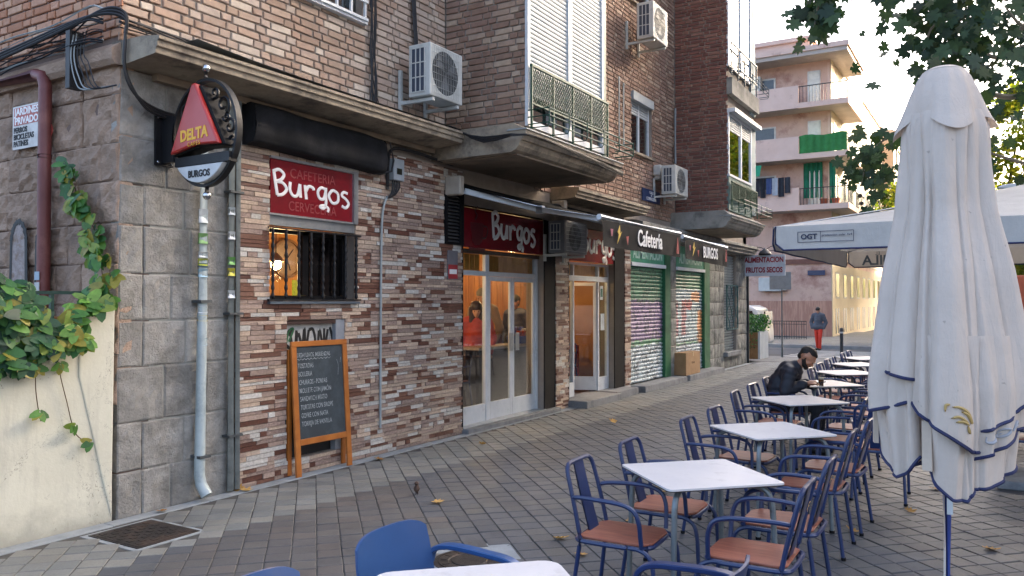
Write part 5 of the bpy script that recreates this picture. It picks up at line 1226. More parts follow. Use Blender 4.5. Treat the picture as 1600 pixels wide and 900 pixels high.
def make_chair():
    r_ = .0125; root = thing('terrace_chair', 'x', 'chair', (0, 0, 0))
    def tb(name, pts, rad=r_, k=5, mat=navy, par=root, n=8): m = MB(); m.tube(smoothpath(pts, k), rad, n); return m.build(name, mat, par, smooth=True)
    # back loop
    tb('back_frame', [(-.185, -.19, .44), (-.215, -.185, .58), (-.245, -.18, .70), (-.268, -.172, .785), (-.278, -.145, .818), (-.281, -.10, .826), (-.281, .10, .826), (-.278, .145, .818), (-.268, .172, .785), (-.245, .18, .70), (-.215, .185, .58), (-.185, .19, .44)], k=4)
    m = MB(); m.grid(lambda u, v: Vector((-.178 - .1 * v - .014 * v * (1 - v), (-.065 + .13 * u) * (1 - .08 * v), .44 + .375 * v)), 4, 8)
    k0 = len(m.v); m.grid(lambda u, v: Vector((-.186 - .1 * v - .014 * v * (1 - v), (-.065 + .13 * u) * (1 - .08 * v), .44 + .375 * v)), 4, 8); sl_ = m.build('back_slat', navy, root, smooth=True, fixn=False)
    hand(sl_, gold, [[(-.02, .02), (.0, .035), (.025, .03)], [(-.025, .0), (.0, .015), (.02, .01)], [(.01, -.005), (.016, -.018)]], (-.272, 0, .70), (0, -1, 0), (-.25, 0, .97), 1, .006, .2, 'emblem', 5)
    for s in (-1, 1):
        tb('arm', [(-.232, .182 * s, .655), (-.17, .205 * s, .665), (-.05, .228 * s, .668), (.06, .232 * s, .662), (.13, .23 * s, .635), (.158, .226 * s, .575), (.163, .216 * s, .5), (.165, .205 * s, .445)])
        tb('leg', [(-.185, .19 * s, .44), (-.21, .2 * s, .25), (-.245, .212 * s, .0)])
        tb('leg', [(.08, .198 * s, .432), (.15, .2 * s, .43), (.205, .203 * s, .40), (.228, .207 * s, .33), (.236, .211 * s, .2), (.246, .216 * s, .0)])
        for xx, yy in ((-.245, .212 * s), (.246, .216 * s)): MB().lathe([(.016, 0), (.016, .02)], (xx, yy, 0), 8).build('foot', blackp, root)
    m = MB(); pts = smoothpath([(.17, -.16, .43), (.195, -.12, .43), (.2, 0, .43), (.195, .12, .43), (.17, .16, .43), (.12, .198, .43), (0, .2, .43), (-.15, .196, .43), (-.21, .17, .43), (-.225, .1, .43), (-.225, -.1, .43), (-.21, -.17, .43), (-.15, -.196, .43), (0, -.2, .43), (.12, -.198, .43)], 3); m.tube(pts[:-1], .0125, 7, closed=False); m.tube([pts[-1], pts[0]], .0125, 7); m.build('seat_frame', navy, root, smooth=True)
    m = MB(); m.prism([(.20, -.12), (.20, .12), (.155, .188), (-.17, .185), (-.205, .15), (-.205, -.15), (-.17, -.185), (.155, -.188)], (0, 0, .441), XP, YP, ZP * .012); m.build('seat', seatw, root, bev=.003)
    return root
def make_table(rnd_c=.03):
    root = thing('terrace_table', 'x', 'table', (0, 0, 0)); h_ = .345; poly = []
    for cx, cy, a0 in ((1, 1, 0), (-1, 1, 90), (-1, -1, 180), (1, -1, 270)):
        for k in range(5): a = R_(a0 + k * 22.5); poly.append((cx * (h_ - rnd_c) + rnd_c * math.cos(a), cy * (h_ - rnd_c) + rnd_c * math.sin(a)))
    m = MB(); m.prism(poly, (0, 0, .720), XP, YP, ZP * .0105); m.build('tabletop', white_hpl, root)
    m = MB(); m.prism([(x * .9995, y * .9995) for x, y in poly], (0, 0, .7145), XP, YP, ZP * .0054); m.build('edge', hedge_, root)
    for i in range(4):
        a = R_(45 + 90 * i); c, s = math.cos(a), math.sin(a); f_ = lambda r, z: (r * c, r * s, z)
        m = MB(); m.tube(smoothpath([f_(.02, .70), f_(.25, .70), f_(.36, .685), f_(.405, .63), f_(.418, .5), f_(.43, .2), f_(.438, 0)], 5), .0165, 9); m.build('leg', leggrey, root, smooth=True)
        MB().lathe([(.02, 0), (.02, .02)], f_(.438, 0), 8).build('foot', blackp, root)
    return root
ch0 = make_chair(); tb0 = make_table(); used = {'c': False, 't': False}
rf = random.Random(12)
def place(kind, x, y, rot, label, group, jit=True):
    src = ch0 if kind == 'c' else tb0
    o = src if not used[kind] else copy_tree(src); used[kind] = True
    o.location = (x, y, .0005); o.rotation_euler = (0, 0, R_(rot + (rf.uniform(-4, 4) if jit else 0))); o['label'] = label; o['group'] = group; return o
GT, GC = 'white cafe tables in a row on the pavement', 'navy terrace chairs with wooden seats'
row = [(-1.47, 4.52, 'table nearest the blue plastic chairs'), (-1.49, 6.33, 'second table of the row'), (-1.70, 8.40, 'table in front of the seated man'), (-1.80, 10.25, 'table where the man sits with his glass'), (-1.80, 12.0, 'first empty table behind the seated man'), (-1.88, 13.65, 'second empty table behind the seated man'), (-1.98, 15.2, 'last table of the row towards the street')]
lab = ['white square table between four chairs, next to the plastic chairs', 'white square table, second in the row from the plastic chairs', 'white square table with empty chairs just before the seated man', 'white square table with a beer glass where the man sits', 'white square table directly behind the seated man', 'white square table, second behind the seated man', 'white square table at the street end of the row']
for (x, y, _), l_ in zip(row, lab): place('t', x, y, 45, l_, GT)
near = ['the table next to the plastic chairs', 'the second table of the row', 'the table before the seated man', 'the table of the seated man', 'the table behind the seated man', 'the second table behind the man', 'the street end table']
Lc = [((-1.75, 4.10), (-1.75, 4.82)), ((-1.76, 5.98), (-1.76, 6.66)), ((-1.95, 7.98), (-1.98, 8.74)), ((-2.04, 9.62), (-2.02, 10.5)), ((-1.86, 11.3), (-1.9, 12.15)), ((-1.95, 13.05), (-1.97, 13.8)), ((-2.0, 14.8), (-2.0, 15.5))]
Rc = [((-1.07, 4.13), (-1.08, 4.82)), ((-1.12, 5.92), (-1.09, 6.6)), ((-1.30, 7.95), (-1.28, 8.75)), ((-1.36, 9.9), (-1.36, 10.65)), ((-1.38, 11.6), (-1.4, 12.4)), ((-1.45, 13.3), (-1.45, 14.0)), ((-1.55, 14.9), (-1.55, 15.6))]
for i in range(7):
    for k, (x, y) in enumerate(Lc[i]): place('c', x, y, 0, 'navy chair at %s, cafe side, %s' % (near[i], ('plastic chair end', 'street end')[k]) if not (i == 3 and k == 0) else 'navy chair the man in the dark jacket sits on', GC)
    for k, (x, y) in enumerate(Rc[i]): place('c', x, y, 180, 'navy chair at %s, kerb side, %s' % (near[i], ('plastic chair end', 'street end')[k]), GC)
place('c', -.88, 7.72, 95, 'navy chair pulled out beside the closed parasol', GC)
for i, (x, y, nm) in enumerate(((.5, 9.3, 'first'), (.5, 11.4, 'second'), (.52, 13.4, 'third'), (.5, 15.4, 'fourth'))):
    place('t', x, y, 45, 'white square table under the open parasol, %s of the kerb row' % nm, GT)
    for k, (dx, dy, rr) in enumerate(((-.28, -.36, 0), (-.28, .36, 0), (.42, -.36, 180), (.42, .36, 180))): place('c', x + dx, y + dy, rr, 'navy chair at the %s table of the kerb row, %s' % (nm, ('cafe side, plastic chair end', 'cafe side, street end', 'kerb side, plastic chair end', 'kerb side, street end')[k]), GC)
# paper on a chair, tray etc.
# ---------------- blue plastic armchairs ----------------
pblue = PM('blue_polypropylene', '#2b4f80', .36, '#264673', vs=2, spec=.5, coat=.1)
pnavy = PM('navy_polypropylene', '#22345f', .35, '#1d2d54', vs=2, spec=.5)
def make_plastic(mat):
    root = thing('plastic_armchair', 'x', 'chair', (0, 0, 0))
    def bk(u, v, off=0):
        yy = (-.235 + .47 * u) * (1 - .06 * v - .10 * max(0, v - .8) ** 1); curve = .045 * (1 - (2 * u - 1) ** 2)
        zt = .80 - .035 * abs(2 * u - 1) ** 6
        return Vector((-.205 - .055 * v - curve * (.4 + .6 * v) + off, yy, .47 + (zt - .47) * v))
    m = MB(); m.grid(lambda u, v: bk(u, v, .006), 20, 10); a0 = len(m.v); m.grid(lambda u, v: bk(u, v, -.006), 20, 10)
    rim = [i for i in range(21)] + [21 * (j + 1) - 1 for j in range(1, 11)] + [10 * 21 + i for i in range(19, -1, -1)] + [21 * j for j in range(9, 0, -1)]
    for i in range(len(rim)): j = (i + 1) % len(rim); m.face(rim[i], rim[j], a0 + rim[j], a0 + rim[i])
    m.build('backrest', mat, root, smooth=True)
    m = MB(); m.grid(lambda u, v: Vector((-.215 + .43 * v, (-.225 + .45 * u) * (1 - .03 * v), .455 + .02 * (2 * u - 1) ** 2 - .02 * math.sin(math.pi * v) - .03 * max(0, v - .85))), 14, 12); a0 = len(m.v); m.grid(lambda u, v: Vector((-.215 + .43 * v, (-.225 + .45 * u) * (1 - .03 * v), .445 + .02 * (2 * u - 1) ** 2 - .02 * math.sin(math.pi * v) - .03 * max(0, v - .85))), 14, 12); m.build('seat', mat, root, smooth=True, fixn=False)
    for s in (-1, 1):
        m = MB(); path = smoothpath([(-.245, .225 * s, .60), (-.235, .25 * s, .655), (-.15, .265 * s, .675), (.02, .272 * s, .668), (.14, .27 * s, .655), (.195, .265 * s, .61), (.205, .255 * s, .5), (.215, .245 * s, .3), (.23, .24 * s, 0)], 6)
        k = len(path)
        for i, p in enumerate(path):
            d = (path[min(i + 1, k - 1)] - path[max(i - 1, 0)]).normalized(); w_ = Vector((0, 1, 0)); n_ = w_.cross(d).normalized(); hw, hh = .024, .011
            m.v += [tuple(p + w_ * hw + n_ * hh), tuple(p - w_ * hw + n_ * hh), tuple(p - w_ * hw - n_ * hh), tuple(p + w_ * hw - n_ * hh)]
        for i in range(k - 1):
            for j in range(4): m.face(4 * i + j, 4 * i + (j + 1) % 4, 4 * i + 4 + (j + 1) % 4, 4 * i + 4 + j)
        m.face(0, 1, 2, 3); e = 4 * (k - 1); m.face(e + 3, e + 2, e + 1, e); m.build('arm_and_leg', mat, root, smooth=True, bev=.004)
        m = MB(); m.bar((-.22, .215 * s, .50), (-.27, .235 * s, 0), .045, .03); m.build('leg', mat, root, bev=.006)
    return root
for mat, x, y, rot, l_ in ((pblue, -1.84, 2.54, 0, 'bright blue plastic armchair beside the rounded table, nearer the navy chairs'), (pblue, -1.86, 1.83, 0, 'bright blue plastic armchair beside the rounded table, farther from the navy chairs'), (pnavy, -1.06, 2.80, 180, 'navy plastic armchair whose flat armrest lies beyond the white table corner')):
    o = make_plastic(mat); o.location = (x, y, .0005); o.rotation_euler = (0, 0, R_(rot)); o['label'] = l_; o['group'] = 'plastic armchairs round the front table'
o = make_table(.07); o.location = (-1.46, 2.24, .0005); o.rotation_euler = (0, 0, R_(44)); o['label'] = 'bright white table with rounded corners between the plastic armchairs'; o['group'] = GT
# beer glass, phone
gx, gy = -1.86, 9.98; q = pz(1283, 604, .7305)
gls = thing('beer_glass', 'small half full beer glass on the seated man\'s table', 'glass', (q.x, q.y, .731))
MB().lathe([(.028, 0), (.036, .125), (.033, .125), (.026, .008), (0, .008)], (q.x, q.y, .731), 16).build('tumbler', GLASS('drinking_glass', (.95, .95, .95, 1), 0, .9), gls, smooth=True)
MB().lathe([(.0255, .009), (.031, .085), (0, .085)], (q.x, q.y, .731), 16).build('beer', PM('beer', '#6d3f14', .2), gls, smooth=True); MB().lathe([(.0312, .0855), (.0325, .105), (0, .106)], (q.x, q.y, .731), 16).build('foam', PM('foam', '#d8cdb8', .8), gls, smooth=True)
# ---------------- bird and fallen leaves ----------------
bp_ = pz(651, 774); bd = thing('sparrow', 'small brown sparrow standing on the pavers', 'bird', (bp_.x, bp_.y, 0))
brn = PM('sparrow_brown', '#5d4638', .9, '#3d2e26', vs=60); sx, sy = bp_.x, bp_.y
m = MB(); pr = []
def bell(u, v):
    t_ = v * math.pi; ax = Vector((.15, -.2, .97)).normalized(); a_, b2 = frame_of(ax); rad = .030 * math.sin(t_) ** .8 * (1.15 - .5 * v); l_ = -.04 + .085 * v
    return Vector((sx, sy, .062)) + ax * l_ + (a_ * math.cos(u * 6.2832) + b2 * math.sin(u * 6.2832)) * rad
m.grid(bell, 12, 10, True); m.build('body', brn, bd, smooth='all'); MB().lathe([(r * .019, z * .019) for r, z in sph], (sx + .008, sy - .012, .108), 10).build('head', brn, bd, smooth='all'); MB().lathe([(.005, 0), (0.0, .014)], (sx + .02, sy - .03, .108), 6, 'x').build('beak', blackp, bd)
MB().bar((sx - .012, sy + .018, .035), (sx - .025, sy + .045, .006), .018, .005).build('tail', brn, bd)
for s in (-1, 1): MB().tube([(sx + .01 * s, sy, .03), (sx + .01 * s, sy - .004, 0)], .002, 4).build('leg', blackp, bd)
dry = leafmat('dry_leaf', ['#b38a4c', '#a57a42', '#c19a5c', '#9a6f3c'], .2, .8); dl = [leafmesh('fallen_leaf', dry, PLANE, s, -.5) for s in (.07, .085, .1)]
for i, (x, y, s) in enumerate(((681, 786, 1), (872, 843, 1), (243, 791, 2), (251, 800, 0), (318, 778, 1), (372, 766, 2), (383, 768, 1), (1033, 762, 0), (1040, 770, 1), (984, 815, 0), (905, 868, 0), (960, 660, 1), (1340, 655, 0), (1310, 750, 1), (755, 695, 0), (590, 718, 1), (1335, 832, 0), (1460, 765, 1), (1420, 800, 0), (1545, 860, 1), (560, 700, 0), (640, 690, 0))):
    p = pz(x, y); o = link('fallen_leaf', dl[s], None, (p.x, p.y, .012)); o.rotation_euler = (rf.uniform(-.3, .3), rf.uniform(-.3, .3), rf.uniform(0, 6)); tag(o, ('dry yellow plane leaf lying beside the sparrow' if i == 0 else 'dry yellow plane leaf on the pavers behind the plastic chair' if i == 1 else 'dry fallen plane leaf lying on the grey pavement'), 'leaf', 'fallen leaves on the pavement')
# ---------------- closed parasol ----------------
def cloth(name, c, c2, dirt):
    mm, t, b = newmat(name); out = t.nodes['Material Output']; col = mixc(t, rampn(t, wnoise(t, 5, 5), [(.3, (0, 0, 0, 1)), (.7, (1, 1, 1, 1))]), hx(c), hx(c2))
    sp = rampn(t, wnoise(t, 42, 2, .4), [(.74, (0, 0, 0, 1)), (.78, (1, 1, 1, 1))]); col = mixc(t, mth(t, 'MULTIPLY', sp, .5), col, hx(dirt))
    L(t, col, b.inputs['Base Color']); b.inputs['Roughness'].default_value = .85; bump(t, b, mth(t, 'ADD', wnoise(t, 9, 4, .6), wnoise(t, 3, 5, .65, stretch(t, (9, 9, 1.6)), .6)), .5, .014)
    tr = N(t, 'ShaderNodeBsdfTranslucent'); L(t, col, tr.inputs[0]); mx = N(t, 'ShaderNodeMixShader'); mx.inputs[0].default_value = .18; L(t, b.outputs[0], mx.inputs[1]); L(t, tr.outputs[0], mx.inputs[2]); L(t, mx.outputs[0], out.inputs[0]); return mm
canvas = cloth('parasol_canvas', '#d6c8bb', '#cabcaf', '#8f8175'); canvas2 = cloth('open_canvas', '#c2beb8', '#b6b2ac', '#97938d')
trim = PM('navy_trim', '#232a52', .7); pblu = PM('pole_blue', '#26408f', .4, '#203778', vs=5)
PX, PY = -.16, 3.42
cp = thing('closed_parasol', 'closed cream parasol with navy trim on a blue pole', 'parasol', (PX, PY, 0))
m = MB(); m.tube([(PX, PY, .0), (PX, PY, 1.3), (PX, PY, 2.5)], .029, 16); m.build('pole', pblu, cp, smooth=True)
m = MB(); m.box(PX - .3, PX + .3, PY - .3, PY + .3, .0, .07); m.tube([(PX, PY, .07), (PX, PY, .35)], .036, 14); m.build('base', conc, cp, bev=.008)
phi0 = math.atan2(-PY, -PX)   # towards the terrace side
RT = [(2.60, .05), (2.56, .078), (2.50, .105), (2.44, .125), (2.37, .148), (2.2, .156), (2.06, .165), (1.84, .212), (1.6, .25), (1.41, .275), (1.3, .275), (1.15, .255), (1.0, .245)]
def r0(z):
    for (a, ra), (b_, rb_) in zip(RT, RT[1:]):
        if b_ <= z <= a: k = (a - z) / (a - b_); return ra + (rb_ - ra) * k
    return RT[0][1] if z > RT[0][0] else RT[-1][1]
def itp(tab, x):
    for (a, va), (b_, vb) in zip(tab, tab[1:]):
        if a <= x <= b_: k = (x - a) / (b_ - a); return va + (vb - va) * k
    return tab[0][1] if x < tab[0][0] else tab[-1][1]
def sheet(hem, ztop, lo, hi, rs, tuck=.72, folds=1.0, ph=0, name='canopy_panel', mat=canvas, nz=34, nu=64, logo=None):
    def fn(s, v):
        phi = lo + (hi - lo) * s; zh = itp(hem, phi); z = ztop + (zh - ztop) * v; k = tuck + (1 - tuck) * (math.sin(math.pi * min(1, max(0, s))) ** .55 if 0 < s < 1 else 0)
        low = min(1, (ztop - z) / .32); k = 1 - (1 - k) * low
        w_ = 1 + .075 * folds * low * math.sin(phi * .125 + ph + z * 1.2) + .03 * folds * math.sin(phi * .27 + z * 3 + ph) + .03 * folds * noise.noise(Vector((phi * .03, z * 4, ph))) - .10 * low * max(0, 1 - abs(math.sin(phi * .055 + ph * 1.7 + .25 * math.sin(z * 3))) * 3.2) - .05 * low * max(0, 1 - abs(math.sin(phi * .105 + ph + .5 * z)) * 4)
        a = phi0 + R_(phi); rr = r0(z) * rs * k * w_; return Vector((PX + rr * math.cos(a), PY + rr * math.sin(a), z))
    m = MB(); m.grid(fn, nu, nz); o = m.build(name, mat, cp, smooth='all', fixn=False)
    hm = [fn(i / 40, 1.0) for i in range(41)]; m = MB(); m.tube(hm, .0065, 6); m.build('hem_trim', trim, o, smooth=True); return fn, o
H = {}
sheet([(100, 1.30), (140, 1.18), (180, 1.33), (220, 1.2), (262, 1.32)], 2.42, 96, 266, 1.0, .8, 1, 2, nu=40)
sheet([(-112, 1.30), (-90, 1.365), (-78, 1.36), (-60, 1.31), (-34, 1.355), (-20, 1.37)], 2.42, -112, -20, .985, .66, 1, 1)
sheet([(-62, 1.47), (-24, 1.44)], 2.40, -60, -24, .98, .85, .6, 4)
fnC, oC = sheet([(16, 1.215), (26, 1.27), (50, 1.31), (72, 1.385), (92, 1.30), (112, 1.28)], 2.42, 14, 112, 1.0, .62, 1, 3)
fnB, oB = sheet([(-30, 1.36), (-22, 1.335), (0, 1.262), (18, 1.20), (26, 1.195), (30, 1.235)], 2.42, -30, 30, 1.08, .72, .5, .5)
# lower hanging flaps
sheet([(-100, 1.2), (-84, 1.17), (-66, 1.11), (-46, 1.075), (-34, 1.11), (-26, 1.16)], 1.62, -100, -26, .90, .8, .7, 5)
sheet([(-34, 1.13), (-12, 1.115)], 1.6, -36, -8, .62, .9, .6, 6)
sheet([(-14, 1.12), (-8, 1.075), (4, 1.03), (16, 1.025), (24, 1.06)], 1.6, -14, 24, .99, .84, .4, 7)
fnD, oD = sheet([(16, 1.16), (40, 1.20), (70, 1.27), (90, 1.28)], 1.6, 14, 96, .93, .85, .5, 8)
sheet([(18, 1.06), (40, 1.07), (66, 1.10), (84, 1.14), (100, 1.12)], 1.55, 16, 100, .85, .85, .5, 9)
sheet([(100, 1.12), (140, 1.04), (180, 1.12), (220, 1.05), (262, 1.14)], 1.6, 96, 266, .9, .85, .7, 3, nu=36)
# top cap with flared points
def capf(u, v):
    phi = u * 360; k = .5 + .5 * math.cos(R_(phi * 4 - 30)); z = 2.585 - (.19 + .045 * k + .02 * math.sin(R_(phi * 3))) * v; fl = 1 + .10 * v ** 3 * k - .16 * v ** 2 * (1 - k) ** 2
    a = phi0 + R_(phi); rr = (r0(z) + .012) * fl * (1 + .02 * math.sin(phi * .2)) ; return Vector((PX + rr * math.cos(a), PY + rr * math.sin(a), z))
m = MB(); m.grid(capf, 96, 14, True); m.build('top_cap', canvas, cp, smooth='all', fixn=False)
m = MB(); m.lathe([(.066, 2.565), (.07, 2.575), (.066, 2.592), (.045, 2.602), (0, 2.606)], (PX, PY, 0), 24); m.build('crown_disc', canvas, cp, smooth=True)
# rib ends (pale tape) and pulley strip, cord
for ph_, z0, z1, rr in ((-78, 1.18, 1.36, .245), (-14, 1.125, 1.30, .25)):
    a = phi0 + R_(ph_); d_ = Vector((math.cos(a), math.sin(a), 0)); s_ = Vector((-d_.y, d_.x, 0)); m = MB(); m.obox(Vector((PX, PY, (z0 + z1) / 2)) + d_ * rr, d_ * .008, s_ * .016, ZP * (z1 - z0) / 2); m.build('rib_tape', PM('tape_cream', '#c9b8a6', .8), cp)
d_ = Vector((math.cos(phi0), math.sin(phi0), 0)); s_ = Vector((-d_.y, d_.x, 0))
m = MB(); m.obox(Vector((PX, PY, .985)) + d_ * .028 + s_ * .008, d_ * .004, s_ * .010, ZP * .055); m.build('pin_plate', aluw, cp)
m = MB(); m.tube([Vector((PX, PY, 1.15)) + d_ * .03 - s_ * .012, Vector((PX, PY, .8)) + d_ * .034 - s_ * .010, Vector((PX, PY, .45)) + d_ * .031 - s_ * .014], .004, 6); m.build('cord', PM('cord', '#cfc7bb', .8), cp, smooth=True)
def wrap(fn, me, lo, hi, flip=1, off=.004):
    for v in me.vertices:
        p = fn(lo + (hi - lo) * 0 + v.co.x, 0); v.co = p
# prints follow the cloth: map (s, drop below hem) through the sheet functions
def print_strokes(fn, strokes, s0, v0, ds, dv, r_, mat, parent, name):
    for st in strokes:
        pts = [fn(s0 + a * ds, v0 - b_ * dv) for a, b_ in (smoothpath([(x, y, 0) for x, y in st], 5) if 0 else [(p.x, p.y) for p in smoothpath([(x, y, 0) for x, y in st], 4)])]
        pts = [p + (p - Vector((PX, PY, p.z))).normalized() * .003 for p in pts]; k = len(pts); m = MB(); m.tube(pts, [r_ * (.35 + .65 * math.sin(math.pi * (i + .5) / k)) for i in range(k)], 6); m.build(name, mat, parent, smooth=True)
EAG = [[(-.9, .9), (-.2, 1.25), (.5, 1.15), (1.0, .5)], [(-.1, .95), (.5, .95), (.9, .4)], [(-1.0, -.2), (-.3, .35), (.5, .3)], [(-.6, -.3), (0, .1), (.6, .15)], [(-1.5, .1), (-1.45, .7), (-1.1, 1.0)], [(.5, .0), (.6, -.35), (.75, -.55)]]
print_strokes(fnB, EAG, .66, .935, .115, .032, .0055, PM('gold_print2', '#b89a5e', .6), oB, 'eagle_print')
AG = [[(-.9, -.5), (-.55, .6), (-.2, -.5)], [(-.75, -.1), (-.35, -.1)], [(.75, .3), (.45, .6), (.1, .3), (.1, -.3), (.45, -.55), (.75, -.25), (.75, 0), (.5, 0)], [(1.05, .6), (1.05, -.2), (1.3, -.55), (1.6, -.2), (1.6, .6)]]
print_strokes(fnD, [[(-x, y) for x, y in st] for st in AG], .44, .86, .16, .055, .0055, PM('ghost_print', '#a3a3a6', .8), oD, 'faded_print')
# ---------------- open parasol ----------------
x0, x1, y0, y1, ze, zp_ = -1.62, 2.42, 7.02, 11.0, 2.36, 2.86
op = thing('open_parasol', 'large open white parasol with navy trim over the terrace tables', 'parasol', ((x0 + x1) / 2, (y0 + y1) / 2, 0))
cx, cy = (x0 + x1) / 2, (y0 + y1) / 2
def roof(u, v):
    x = x0 + (x1 - x0) * u; y = y0 + (y1 - y0) * v; k = max(abs(x - cx) / (x1 - cx), abs(y - cy) / (y1 - cy)); return Vector((x, y, zp_ - (zp_ - ze) * k - .03 * math.sin(math.pi * k) * (1 if k < 1 else 0)))
m = MB(); m.grid(roof, 24, 24); m.build('canopy', canvas2, op, smooth='all', fixn=False)
vh = .205
for (a, c, nx_) in (((x0, y0), (x1, y0), (0, -1)), ((x1, y1), (x0, y1), (0, 1)), ((x0, y1), (x0, y0), (-1, 0)), ((x1, y0), (x1, y1), (1, 0))):
    a, c = Vector((*a, 0)), Vector((*c, 0)); n_ = Vector((*nx_, 0))
    def vf(u, v):
        e = min(u, 1 - u); drop = vh * (1 - .28 * max(0, 1 - e / .012)); p = a.lerp(c, .004 + u * .992); return Vector((p.x, p.y, ze - drop * v)) + n_ * (.01 * math.sin(u * 26) * v + .004)
    m = MB(); m.grid(vf, 60, 3); o = m.build('valance', canvas2, op, smooth='all', fixn=False); m = MB(); m.tube([vf(0, .0)] + [vf(i / 60, 1) for i in range(61)] + [vf(1, .0)], .008, 5); m.build('trim', trim, o, smooth=True)
pf = PM('aguila_print', '#232b45', .6)
text('AGUILA', .20, pf, op, (.66, y0 - .016, ze - .12), XP, ZP, bold=.006, align='LEFT'); text('EL', .07, pf, op, (.95, y0 - .016, ze - .035), XP, ZP)
hand(op, MATS['gold_print2'], [[(a * .08, b_ * .06) for a, b_ in st] for st in EAG], (.46, y0 - .016, ze - .1), XP, ZP, 1, .012, .15, 'eagle_print')
ghost = PM('see_through_print', '#6d7b86', .7)
gx_ = py(1388, 408, y1).x
text('AGUILA', .17, ghost, op, (gx_, y1 - .012, ze - .125), -XP, ZP, bold=.004); text('EL', .06, ghost, op, (gx_ - .12, y1 - .012, ze - .035), -XP, ZP)
m = MB(); z_ = ze - .10
for a, c, e, f_ in ((-1.42, -.98, z_ - .045, z_ - .041), (-1.42, -.98, z_ + .041, z_ + .045), (-1.42, -1.416, z_ - .045, z_ + .045), (-.984, -.98, z_ - .045, z_ + .045), (-1.24, -1.236, z_ - .045, z_ + .045)): m.box(a, c, y0 - .02, y0 - .017, e, f_)
m.build('print_frame', pf, op); text('OGT', .06, pf, op, (-1.33, y0 - .018, z_), XP, ZP, bold=.002); text('proteccion solar 4x4', .028, pf, op, (-1.11, y0 - .018, z_ + .01), XP, ZP)
for sx_ in (0, 1):
    for sy_ in (0, 1):
        m = MB(); m.tube([(cx, cy, zp_ - .03), (x0 if sx_ else x1, y0 if sy_ else y1, ze - .01)], .012, 6); m.build('rib', alu, op, smooth=True)
for dx, dy in ((1, 0), (-1, 0), (0, 1), (0, -1)): m = MB(); m.tube([(cx, cy, zp_ - .03), (cx + dx * (x1 - cx), cy + dy * (y1 - cy), ze + .0)], .01, 6); m.build('rib', alu, op, smooth=True)
m = MB(); m.tube([(cx, cy, 0), (cx, cy, zp_ - .02)], .032, 14); m.build('pole', pblu, op, smooth=True); MB().box(cx - .4, cx + .4, cy - .4, cy + .4, 0, .08).build('base', conc, op, bev=.01)
# ---------------- far pink apartment block ----------------
pink = PM('pink_render', '#cfae9c', .85, '#c2a190', vs=1.2, dirt='#96695d', ds=.7)
pinkp = PM('pink_parapet', '#d6baab', .85, '#cbae9e', vs=1.2, dirt='#8d6a60', ds=1, dpos=(.58, .8))
slabm = PM('pale_slab', '#b5aaa0', .85, '#a39990', vs=1.5)
creamf = PM('cream_facade', '#c9b99a', .85, '#bbaa8b', vs=1)
salm = None
mm, t, b = newmat('scratched_stucco'); n1 = wnoise(t, 1.0, 4, .6, stretch(t, (9, 9, 1.1)))
L(t, mixc(t, rampn(t, n1, [(.45, (0, 0, 0, 1)), (.6, (1, 1, 1, 1))]), hx('#ab7f6c'), hx('#c0957f')), b.inputs['Base Color']); b.inputs['Roughness'].default_value = .9; salm = mm
ironb = PM('black_railing', '#1d1f21', .5)
zf = -.40
FB = thing('apartment_building', 'pink apartment block with stacked corner balconies across the side street', 'building', (-12, 52, zf))
YF, XR = 51.0, -8.4
m = MB(); m.box(-30, XR, YF, 76, zf - .3, 17.2); m.build('wall', pink, FB)
m = MB(); m.box(-30, XR + .02, YF - .06, YF - .002, zf - .3, 1.75); m.build('stucco_panel', salm, FB)
m = MB(); m.box(-30, XR + .03, YF - .1, YF - .002, 4.0, 4.3); m.build('band', PM('brown_band', '#7d5548', .8), FB)
m = MB(); m.box(XR + .002, XR + .06, YF - .05, 76, zf - .3, 4.0); m.build('side_plinth', creamf, FB)
m = MB(); m.box(XR + .003, XR + .05, YF, 76, 4.3, 17.1); m.build('side_render', PM('pale_side_render', '#c7b9a6', .85, '#b9aa96', vs=.8), FB)
